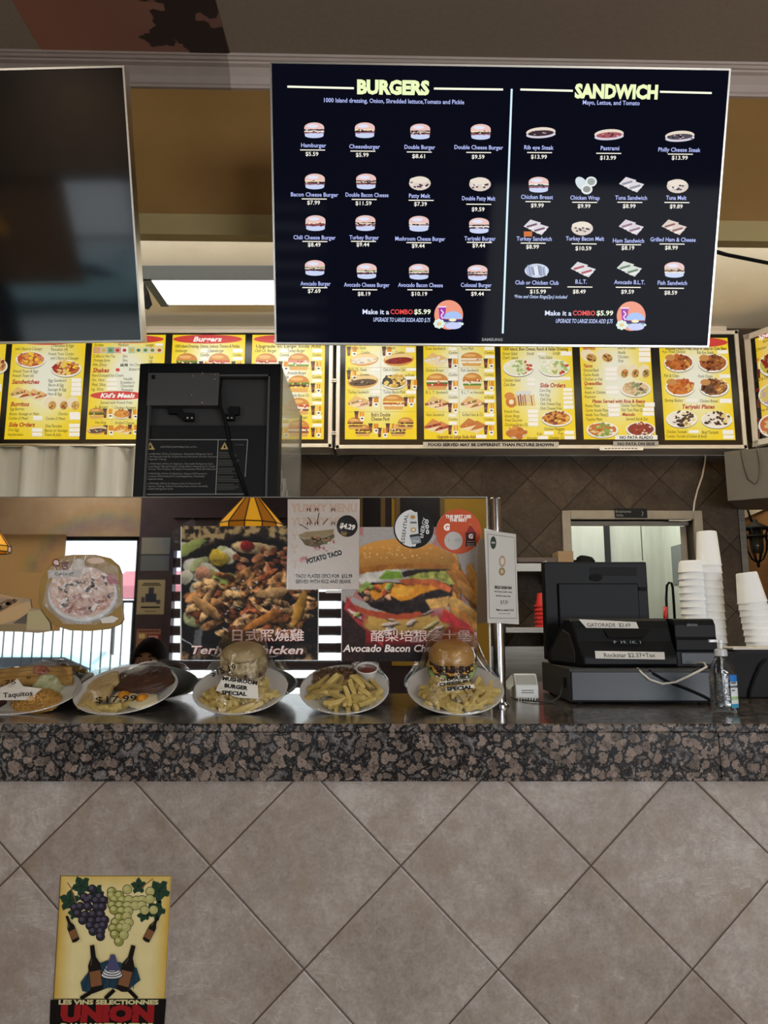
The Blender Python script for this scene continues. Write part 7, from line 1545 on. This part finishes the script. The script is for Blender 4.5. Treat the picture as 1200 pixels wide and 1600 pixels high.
MB().tube([bA + Vector((0, 0, bH)), bA + Vector((.002, 0, .02))], .0025, 8).build('dip_tube', film_mat('frosted_tube', .08, .5, white=.3), t, smooth=True)
# wrapped label on the right side of the bottle
def blabel():
    P_ = []; C_ = []; F_ = []; m_ = 12; rows = [(.10, .17, '#3f8fb0'), (.17, .24, '#cfd8d4'), (.24, .30, '#9fbf86'), (.30, .56, '#d9dfe2'), (.56, .68, '#2f78c4')]
    mb = Print(bA, X1, (0, 0, 1), .0002); n0 = 0
    vs_ = []; cs = []; fs = []
    for z0_, z1_, c in rows:
        b0 = len(vs_)
        for i in range(m_ + 1):
            a = R(-78) + R(72) * i / m_; r_ = 1.012; x, y = bw * r_ * math.cos(a), bw * .72 * r_ * math.sin(a)
            vs_ += [Vector((x, y, bH * z0_)) + bA, Vector((x, y, bH * z1_)) + bA]
        for i in range(m_): q = b0 + 2 * i; fs.append((q, q + 2, q + 3, q + 1)); cs += [lin(c)] * 4
    mb.v = vs_; mb.f = fs; mb.c = cs
    mb.O = bA + Vector((.0, -bw * .72 - .0004, 0)); 
    return mb.build('label', M['print'], t, loc=bA)
blabel()
Pb = Print(bA + Vector((.018, -.0262, 0)), Vector((.86, .40, 0)), (0, 0, 1), .0002)
for tx, y_, s_, w_ in (('HAND', 1067, 3.2, 8), ('SANITIZER', 1073, 3.2, 13), ('70%', 1079, 2.2, 6)): Pb.text(tx, 1146.5, y_, s_, '#182030', w=w_, bold=.05)
Pb.build('label_print', M['print'], t)
# second register device at the right edge
gA = atZ(1151, 1091, CT); gY = gA.y
t = thing('card_terminal', 'black angled terminal cut off by the right edge of the photo', 'terminal', (gA.x + .15, gY + .1, CT))
z1 = atY(1140, 1025, gY + .03).z - CT; z2 = atY(1165, 1016, gY + .03).z - CT
k = MB(); pr = [(-.004, 0), (.5, 0), (.5, z2), (.05, z2), (.01, z2 - .008), (-.03, z1 - .004)]
k.prism([(gA.x + a, gY + (.0 if b_ < .05 else .03), CT + .001 + b_) for a, b_ in pr], (0, .2, 0)); k.build('terminal_body', M['black'], t, bevel=.004)
MB().box(gA.x + .02, gA.x + .5, gY + .04, gY + .2, CT + z2 + .001, CT + z2 + .008).build('top_strip', M['white_trim'], t, bevel=.002)
mb = MB(); mb.tube([atY(x, y, gY + d) for x, y, d in ((1197, 1030, .018), (1188, 1040, .012), (1179, 1060, .004), (1172, 1080, -.004), (1170, 1092, -.006))], .004, 8); mb.build('terminal_cable', M['black_matte'], t, smooth=True)

# ------------------------------------------------------------------ foam cups and bowls
def stack(proto, n, base_, step, names, axis=None, group=None):
    ax = Vector(axis).normalized() if axis else Vector((0, 0, 1)); rot = Vector((0, 0, 1)).rotation_difference(ax).to_matrix().to_4x4()
    for i in range(n):
        o = proto if i == 0 else proto.copy()
        if i: COL.objects.link(o)
        o.matrix_world = Matrix.Translation(Vector(base_) + ax * (step * i)) @ rot
        tag(o, names(i), proto['category'], group)
def cup_proto(name, rb, rt, h, cat):
    w_ = .0022; prof = [(rt + .0012, 0), (rt + .0018, .002), (rt + .0010, .005), (rt, .006), (rb + .002, h - .004), (rb, h - .001), (rb - .003, h), (.001, h), (.001, h - w_), (rb - .003, h - w_ * 2), (rt - w_, .003), (rt - w_, 0)]
    o = MB().lathe(prof, 40).build(name, M['foam'], loc=(0, 0, 0), auto=50); o['category'] = cat; return o
cY_ = 2.78
def pxm(px_, Y): return atY(px_ + 1, 960, Y).x - atY(px_, 960, Y).x
k_ = pxm(1120, cY_); c = atY(1122, 1085, cY_); zt0 = atY(1121, 830.5, cY_).z
hC = .052 / .052 * (zt0 - atY(1121, 881, cY_).z) + .008; stepC = (atY(1121, 881, cY_).z - atY(1122, 965, cY_).z) / 7
nC_ = int(round((zt0 - hC - CT) / stepC)) + 1
p0 = cup_proto('foam_cup', 14 * k_, 18.2 * k_, hC, 'cup')
stack(p0, nC_, (c.x, cY_, zt0 - hC - stepC * (nC_ - 1)), stepC, lambda i: 'white foam cup topping the tall upside-down stack' if i == nC_ - 1 else 'white foam cup lower in the tall upside-down stack', None, 'foam cups in the tall stack')
bY = 2.80; k_ = pxm(1085, bY); zb0 = atY(1085, 876, bY).z; stB = (zb0 - atY(1085, 963, bY).z) / 8; nB_ = int((zb0 - stB - CT) / stB)
bp = MB().lathe([(21.5 * k_, 0), (21.8 * k_, stB * .12), (21 * k_, stB * .2), (19.2 * k_, stB * 1.5), (17 * k_, stB * 1.75), (.001, stB * 1.8), (.001, stB * 1.7), (16.5 * k_, stB * 1.65), (18.7 * k_, stB * 1.4), (20.6 * k_, 0)], 40).build('foam_bowl', M['foam'], loc=(0, 0, 0), auto=50); bp['category'] = 'bowl'
cb_ = atY(1083.5, 920, bY)
stack(bp, nB_, (cb_.x, bY, zb0 - stB * 1.8 - stB * (nB_ - 1)), stB, lambda i: 'white foam bowl topping the squat stack behind the label printer' if i == nB_ - 1 else 'white foam bowl lower in the squat stack behind the label printer', None, 'foam bowls in the squat stack')
tY = 2.62; k_ = pxm(1170, tY); A0 = atY(1166, 894.5, tY); A1 = atY(1190, 1012, tY); ax = (A0 - A1).normalized(); kk_ = (A0 - A1).length / 118
hT = 48 * kk_; stT = 9.9 * kk_; p1 = cup_proto('foam_cup', 14.5 * k_, 21 * k_, hT, 'cup'); Lt = (A0.z - CT - .03) / ax.z; nT = int((Lt - hT) / stT) + 1
stack(p1, nT, A0 - ax * (hT + stT * (nT - 1)), stT, lambda i: 'white foam cup topping the leaning upside-down stack at the right edge' if i == nT - 1 else 'white foam cup lower in the leaning stack at the right edge', ax, 'foam cups in the leaning stack')
lr = A0 + Vector((.075, .09, -.005)); mb = MB(); mb.box(lr.x - .03, lr.x + .02, lr.y, lr.y + .008, CT, lr.z)
tag(mb.build('acrylic_stand', M['clear'], loc=(lr.x, lr.y, CT), bevel=.003), 'clear acrylic holder behind the leaning cup stack', 'holder')
rd = CT + .0

# ------------------------------------------------------------------ the dining room as the mirror shows it
def at_mir_box(x0, y0, x1, y1, Y, name, m_, label, cat, d=.004, group=None):
    a, b_ = mir(x0, y0, Y), mir(x1, y1, Y); o = MB().box(min(a.x, b_.x), max(a.x, b_.x), Y - d, Y, min(a.z, b_.z), max(a.z, b_.z)).build(name, m_, loc=(a.x, Y, min(a.z, b_.z))); return tag(o, label, cat, group)
bl_ = MB(); a, b_ = mir(-90, 846, FRONT), mir(95, 986, FRONT); bl_.box(w1a, b_.x, FRONT + .02, FRONT + .03, b_.z, w1t + .02)
blind_m = mat('tan_blind_cloth', '#a58a68', .8); g_ = NT(blind_m); tl_ = g_.n('ShaderNodeBsdfTranslucent'); tl_.inputs[0].default_value = (*lin('#c8aa84'), 1); mx_ = g_.n('ShaderNodeMixShader'); mx_.inputs[0].default_value = .75
g_.l(g_.b.outputs[0], mx_.inputs[1]); g_.l(tl_.outputs[0], mx_.inputs[2]); g_.l(mx_.outputs[0], g_.t.nodes['Material Output'].inputs[0])
tag(bl_.build('window_blind', blind_m, loc=(w1a, FRONT + .02, b_.z)), 'tan roller blind covering the upper part of the far window, seen in the mirror', 'blind')
for i, (x0_, y0_, x1_, y1_, nm, c) in enumerate(((222, 840, 264, 892, 'blank grey flyer, upper of three on the plum pillar', '#8b8b80'), (216, 906, 256, 960, 'cream flyer with a portrait, middle of three on the plum pillar', '#b5a582'), (214, 983, 250, 1012, 'red and cream flyer, lowest of three on the plum pillar', '#a87a62'))):
    a, b_ = mir(x0_, y0_, FRONT), mir(x1_, y1_, FRONT); t = thing('wall_flyer', nm + ', reflected in the mirror', 'flyer', ((a.x + b_.x) / 2, FRONT, b_.z), 'flyers on the plum pillar')
    MB().box(a.x, b_.x, FRONT, FRONT + .003, b_.z, a.z).build('paper', mat('flyer_paper_%s' % 'abc'[i], c, .6), t)
    P = Print((0, FRONT + .0034, 1.5), (-1, 0, 0), (0, 0, 1), .0006); U0, U1 = -b_.x, -a.x; W_, H_ = U1 - U0, a.z - b_.z
    def rr(u0_, v0_, u1_, v1_, c_, l=0): P.loc([(U0 + W_ * u0_, b_.z - 1.5 + H_ * v0_), (U0 + W_ * u1_, b_.z - 1.5 + H_ * v0_), (U0 + W_ * u1_, b_.z - 1.5 + H_ * v1_), (U0 + W_ * u0_, b_.z - 1.5 + H_ * v1_)], [(0, 1, 2, 3)], c_, l)
    if i == 0: rr(0, 0, 1, .46, '#6f7478'); rr(0, .46, 1, .5, '#3c3f46', 1)
    if i == 1:
        rr(.2, .88, .8, .91, '#3a3430'); rr(.15, .83, .85, .86, '#3a3430'); rr(.4, .6, .6, .78, '#4a4658'); rr(.3, .35, .7, .6, '#3f4256'); rr(.15, .3, .3, .42, '#5a5660'); rr(.72, .34, .85, .5, '#5a5660'); rr(.15, .18, .85, .23, '#3a3430'); rr(.3, .08, .7, .1, '#5a5248')
    if i == 2: rr(0, .0, .55, .72, '#8c3238'); rr(.05, .86, .95, .92, '#5a3028'); rr(.1, .4, .5, .65, '#d8a89a', 1); rr(.65, .5, .9, .75, '#e8d48a', 1)
    P.build('flyer_print', M['print'], t)
lt = thing('window_louver', 'purple brown horizontal slats across a bright window, seen between the posters in the mirror', 'louver', ((lvA + lvB) / 2, FRONT + .05, SILL))
sl2 = MB(); per = (mir(300, 861, FRONT).z - mir(300, 1020, FRONT).z) / 6; zc = mir(300, 879.5, FRONT).z
for i in range(-3, 14):
    z_ = zc - per * i; sl2.box(lvA - .02, lvB + .02, FRONT + .01, FRONT + .03, z_ - per * .29, z_ + per * .29)
sl2.build('slats', M['plum'], lt)
st_ = MB(); [st_.box(x_, x_ + .03, FRONT + .03, FRONT + .045, SILL, lvt) for x_ in (lvA - .02, (lvA + lvB) / 2, lvB - .01)]; st_.build('uprights', M['plum'], lt)
pf_m = mat('dark_picture', '#2a2628', .4); fr_m = mat('tan_frame', '#8a6e44', .5)
for i, (x0_, x1_) in enumerate(((560, 602), (618, 695), (565, 598))):
    if i == 2: continue
    a, b_ = mir(x0_, 772, FRONT + .03), mir(x1_, 836, FRONT + .03); t = thing('framed_picture', 'dark framed picture on the dining-room wall, the %s one reflected above the burger poster' % ('left', 'right')[i], 'picture', ((a.x + b_.x) / 2, FRONT + .025, b_.z))
    MB().box(a.x, b_.x, FRONT + .021, FRONT + .04, b_.z, a.z + .3).build('frame', fr_m, t); MB().box(a.x + .05, b_.x - .05, FRONT + .04, FRONT + .042, b_.z + .05, a.z + .25).build('picture', pf_m, t)
# stained-glass pendant lamps
amber = mat('amber_glass', '#d89a2a', .3, emit='#f0a828', emit_s=.9); amber2 = mat('dark_amber_glass', '#b06a1e', .3, emit='#b8701a', emit_s=.6); lead = mat('lead_came', '#1c1510', .5)
def pendant(c, r_, h_, label):
    t = thing('pendant_lamp', label, 'lamp', c, 'stained glass pendant lamps'); n = 12; M_ = Matrix.Translation(c)
    sh = MB(); tp = r_ * .22
    for i in range(n):
        a, b_ = 2 * PI * i / n, 2 * PI * (i + 1) / n; sh.mi = i % 2
        q = [(r_ * math.cos(a), r_ * math.sin(a), 0), (r_ * math.cos(b_), r_ * math.sin(b_), 0), (tp * math.cos(b_), tp * math.sin(b_), h_), (tp * math.cos(a), tp * math.sin(a), h_)]; sh.add(q, [(0, 1, 2, 3)], M_)
        q = [(r_ * math.cos(a), r_ * math.sin(a), 0), (r_ * math.cos(b_), r_ * math.sin(b_), 0), (r_ * math.cos(b_), r_ * math.sin(b_), -.05), (r_ * math.cos(a), r_ * math.sin(a), -.05)]; sh.add(q, [(0, 1, 2, 3)], M_)
    sh.build('lamp_shade', [amber, amber2], t)
    ld = MB()
    for i in range(n):
        a = 2 * PI * i / n; b_ = 2 * PI * (i + 1) / n; f = lambda rr_, aa, z: M_ @ Vector((rr_ * math.cos(aa), rr_ * math.sin(aa), z))
        ld.tube([f(tp, a, h_), f(r_ * 1.005, a, 0), f(r_ * 1.005, a, -.05)], .005, 6); ld.tube([f(r_ * 1.005, a, 0), f(r_ * 1.005, b_, 0)], .005, 6); ld.tube([f(r_ * 1.005, a, -.05), f(r_ * 1.005, b_, -.05)], .006, 6)
    ld.lathe([(tp, h_ - .005), (tp * 1.1, h_ + .02), (.02, h_ + .05), (.006, h_ + .06), (.006, CEIL - c[2])], 14, M_); ld.build('lead_frame', lead, t)
    MB().blob((c[0], c[1], c[2] + .06), .03, .03, .04, 12, 8).build('bulb', mat('lamp_bulb', '#fff1d0', .3, emit='#ffe2a8', emit_s=8), t, smooth=True)
pY = -1.1; pc_ = mir(392, 820, pY); pr_ = mir(442, 820, pY).x - pc_.x; pendant(Vector((pc_.x, pY, pc_.z)), pr_, .22, 'amber stained glass pendant lamp reflected above the teriyaki poster')
pY = -1.9; pc_ = mir(-30, 858, pY); pr_ = mir(12, 858, pY).x - pc_.x; pendant(Vector((pc_.x, pY, mir(0, 862, pY).z + .05)), pr_, .26, 'amber stained glass pendant lamp at the left edge of the mirror')
# outside the windows
struct('ground_outside', MB().box(-14, 10, -16, FRONT - .12, -.12, -.02), noisy('pale_paving', '#b9c4c4', '#cbd4d2', 3, .8), 'pale paving outside the windows')
ft = thing('bar_fence', 'thin upright bar fence outside the window, reflected in the mirror', 'fence', (-4.4, -4.4, 0)); fb = MB(); xf0, xf1 = -6.6, mir(205, 1000, -4.4).x
nb = 30
for i in range(nb + 1): x_ = xf0 + (xf1 - xf0) * i / nb; fb.box(x_ - .007, x_ + .007, -4.407, -4.393, 0, mir(200, 938, -4.4).z)
fb.build('bars', M['dark_grey'], ft); zt1 = mir(200, 938, -4.4).z; MB().box(xf0, xf1, -4.41, -4.39, zt1 - .03, zt1).build('top_rail', M['dark_grey'], ft); MB().box(xf0, xf1, -4.41, -4.39, .1, .13).build('bottom_rail', M['dark_grey'], ft)
ca = mir(155, 1030, -8.2); t = thing('parked_car', 'pale blue car parked outside behind the bar fence, reflected in the mirror', 'car', (ca.x, -8.2, 0)); cx_ = ca.x - .6
car_m = mat('pale_blue_car_paint', '#a8d0d8', .25, coat=.6)
k = MB(); prof = [(-2.1, .22), (2.1, .22), (2.15, .42), (1.6, .55), (1.0, .62), (.45, .86), (-.9, .87), (-1.6, .66), (-2.1, .58)]; k.prism([(cx_ + a, -8.9, b_) for a, b_ in prof], (0, 1.6, 0)); k.build('car_body', car_m, t, bevel=.12, seg=4)
k = MB(); k.prism([(cx_ + a, -7.298, b_) for a, b_ in ((.85, .63), (.4, .82), (-.8, .82), (-1.3, .66))], (0, .01, 0)); k.build('side_window', M['navy_steel'], t)
for x_ in (-1.35, 1.35): MB().lathe([(.28, 0), (.28, .15)], 24, Matrix.Translation((cx_ + x_, -7.2, .26)) @ Matrix.Rotation(R(90), 4, 'X')).build('wheel', M['black_matte'], t)
ya, yb = mir(178, 907, -9.5), mir(230, 934, -9.5); t = thing('shop_awning', 'faded red awning across the street, reflected in the mirror', 'awning', (ya.x, -9.5, yb.z))
k = MB(); k.prism([(ya.x - .1, -9.5, yb.z), (ya.x - .1, -9.5, ya.z - .1), (ya.x - .1, -10.4, ya.z + .25), (ya.x - .1, -10.4, yb.z)], (yb.x - ya.x + 1.6, 0, 0)); k.build('awning_cloth', mat('faded_red_cloth', '#b5717a', .8), t)
[MB().box(ya.x + x_, ya.x + x_ + .06, -9.56, -9.5, 0, yb.z).build('awning_post', M['mid_grey'], t) for x_ in (0, 1.5)]
# a customer standing by the counter, only the top of the head shows in the mirror
def person():
    hx, hy = -1.19, .60; hz = mir(245, 998, hy).z; base_ = Vector((hx, hy, 0)); H_ = hz
    t = thing('person', 'person with short dark hair in a grey shirt, head just showing in the mirror', 'person', base_)
    k = H_ / 1.30
    J = {'pel': (0, 0, .66), 'spi': (0, 0, .78), 'che': (0, .0, .92), 'nec': (0, 0, 1.03), 'hea': (0, .005, 1.10), 'sL': (.125, 0, .985), 'eL': (.165, 0, .77), 'wL': (.15, .07, .60), 'hL': (.145, .10, .545), 'sR': (-.125, 0, .985), 'eR': (-.165, 0, .77), 'wR': (-.15, .07, .60), 'hR': (-.145, .10, .545),
         'pL': (.07, 0, .63), 'kL': (.075, .01, .35), 'aL': (.075, -.01, .06), 'fL': (.08, .11, .03), 'pR': (-.07, 0, .63), 'kR': (-.075, .01, .35), 'aR': (-.075, -.01, .06), 'fR': (-.08, .11, .03)}
    rad = {'pel': .10, 'spi': .095, 'che': .105, 'nec': .045, 'hea': .05, 'sL': .05, 'eL': .034, 'wL': .024, 'hL': .026, 'pL': .075, 'kL': .05, 'aL': .034, 'fL': .03}
    E = [('pel', 'spi'), ('spi', 'che'), ('che', 'nec'), ('nec', 'hea'), ('che', 'sL'), ('sL', 'eL'), ('eL', 'wL'), ('wL', 'hL'), ('che', 'sR'), ('sR', 'eR'), ('eR', 'wR'), ('wR', 'hR'), ('pel', 'pL'), ('pL', 'kL'), ('kL', 'aL'), ('aL', 'fL'), ('pel', 'pR'), ('pR', 'kR'), ('kR', 'aR'), ('aR', 'fR')]
    def skin(name, joints, edges, grow, m_):
        names = list(joints); me = bpy.data.meshes.new(name); me.from_pydata([Vector(J[n_]) * k for n_ in names], [(names.index(a), names.index(b_)) for a, b_ in edges], [])
        me.materials.append(m_); o = bpy.data.objects.new(name, me); COL.objects.link(o); o.parent = t
        sk = o.modifiers.new('skin', 'SKIN'); me.skin_vertices[0].data[0].use_root = True
        for i, n_ in enumerate(names):
            r_ = rad.get(n_, rad.get(n_[:-1] + 'L', .04)) * k * grow; me.skin_vertices[0].data[i].radius = (r_, r_)
        ss = o.modifiers.new('smooth', 'SUBSURF'); ss.levels = 2; ss.render_levels = 2; me.polygons.foreach_set('use_smooth', [True] * len(me.polygons)); sk.use_smooth_shade = True; return o
    skin_m = mat('skin', '#b98a6c', .5); shirt = mat('grey_shirt', '#5a5c62', .8); jeans = mat('dark_jeans', '#2a3140', .8); hair = noisy('dark_hair', '#17130f', '#241d18', 200, .75, spec=.08)
    body = skin('body', J, E, 1.0, skin_m)
    skin('shirt', ['pel', 'spi', 'che', 'sL', 'eL', 'sR', 'eR'], [('pel', 'spi'), ('spi', 'che'), ('che', 'sL'), ('sL', 'eL'), ('che', 'sR'), ('sR', 'eR')], 1.14, shirt)
    skin('trousers', ['pel', 'pL', 'kL', 'aL', 'pR', 'kR', 'aR'], [('pel', 'pL'), ('pL', 'kL'), ('kL', 'aL'), ('pel', 'pR'), ('pR', 'kR'), ('kR', 'aR')], 1.12, jeans)
    # head joined to the body mesh: face towards the counter
    hm = MB(); c = base_ + Vector((0, .005, 1.185)) * k; n, m = 32, 24
    vs_ = []; fs = []
    for i in range(m + 1):
        th = PI * i / m
        for j in range(n):
            ph = 2 * PI * j / n; d = Vector((math.sin(th) * math.cos(ph), math.sin(th) * math.sin(ph), math.cos(th)))
            x, y, z = d.x * .080, d.y * .094, d.z * .112
            if d.z < -.1: x *= 1 - .28 * (-d.z - .1); y *= 1 - .12 * (-d.z)
            if d.y > .5:
                f_ = (d.y - .5) * 2; y += .020 * math.exp(-((x / .010) ** 2)) * math.exp(-(((z + .018) / .020) ** 2)) * f_
                y -= .008 * math.exp(-(((abs(x) - .030) / .014) ** 2)) * math.exp(-(((z - .008) / .012) ** 2)); y += .006 * math.exp(-((x / .022) ** 2)) * math.exp(-(((z + .052) / .009) ** 2))
            vs_.append(c + Vector((x, y, z)) * k)
    for i in range(m):
        for j in range(n): j2 = (j + 1) % n; fs.append((i * n + j, (i + 1) * n + j, (i + 1) * n + j2, i * n + j2))
    hm.add(vs_, fs)
    for sx in (-1, 1): hm.blob(c + Vector((sx * .077, -.005, -.005)) * k, .010 * k, .022 * k, .030 * k, 10, 8)
    hd = hm.build('head', skin_m, t, smooth=True)
    for sx in (-1, 1):
        MB().blob(c + Vector((sx * .030, .079, .008)) * k, .011 * k, .008 * k, .007 * k, 12, 8).build('eye', M['white_plastic'], hd, smooth=True)
        MB().blob(c + Vector((sx * .030, .086, .008)) * k, .005 * k, .003 * k, .005 * k, 10, 8).build('iris', M['black_matte'], hd, smooth=True)
        MB().tube([c + Vector((sx * .016, .087, .026)) * k, c + Vector((sx * .032, .086, .031)) * k, c + Vector((sx * .046, .076, .026)) * k], .0035 * k, 6).build('eyebrow', hair, hd)
    MB().tube([c + Vector((-.022, .084, -.052)) * k, c + Vector((0, .093, -.054)) * k, c + Vector((.022, .084, -.052)) * k], .004 * k, 6).build('lips', mat('lips', '#9a5a4c', .5), hd)
    hv = []; hf = []
    for i in range(15):
        th = PI * .58 * i / 14
        for j in range(n):
            ph = 2 * PI * j / n; front = max(0, math.sin(ph)); tt = th * (1 - .36 * front ** 2); d = Vector((math.sin(tt) * math.cos(ph), math.sin(tt) * math.sin(ph), math.cos(tt)))
            q = 1.07 + .02 * mnoise.noise(d * 6); hv.append(c + Vector((d.x * .083 * q, d.y * .097 * q, d.z * .115 * q)) * k)
    for i in range(14):
        for j in range(n): j2 = (j + 1) % n; hf.append((i * n + j, (i + 1) * n + j, (i + 1) * n + j2, i * n + j2))
    hr_ = MB().add(hv, hf).build('hair', hair, t, smooth=True)
    # hands: palm, four fingers, thumb
    for sx in (-1, 1):
        w0 = base_ + Vector((sx * .147, .095, .56)) * k; hb = MB(); hb.blob(w0 + Vector((0, .012, -.02)) * k, .018 * k, .026 * k, .032 * k, 12, 8)
        for i, (dy_, L_) in enumerate(((-.014, .048), (-.003, .056), (.008, .053), (.018, .042))):
            p0_ = w0 + Vector((0, dy_ + .012, -.045)) * k; hb.tube([p0_, p0_ + Vector((-sx * .004, .006, -L_ * .5)) * k, p0_ + Vector((-sx * .014, .012, -L_ * .9)) * k], [.0075 * k, .0068 * k, .005 * k], 8)
        hb.tube([w0 + Vector((0, .028, -.012)) * k, w0 + Vector((-sx * .006, .045, -.03)) * k, w0 + Vector((-sx * .01, .05, -.05)) * k], [.009 * k, .008 * k, .006 * k], 8); hb.build('hand', skin_m, t, smooth=True)
person()

# tidy up what only helped to build the lettering
bpy.data.objects.remove(_to); bpy.data.scenes.remove(_txt_scene)
for o in fry_meshes: bpy.data.objects.remove(o)
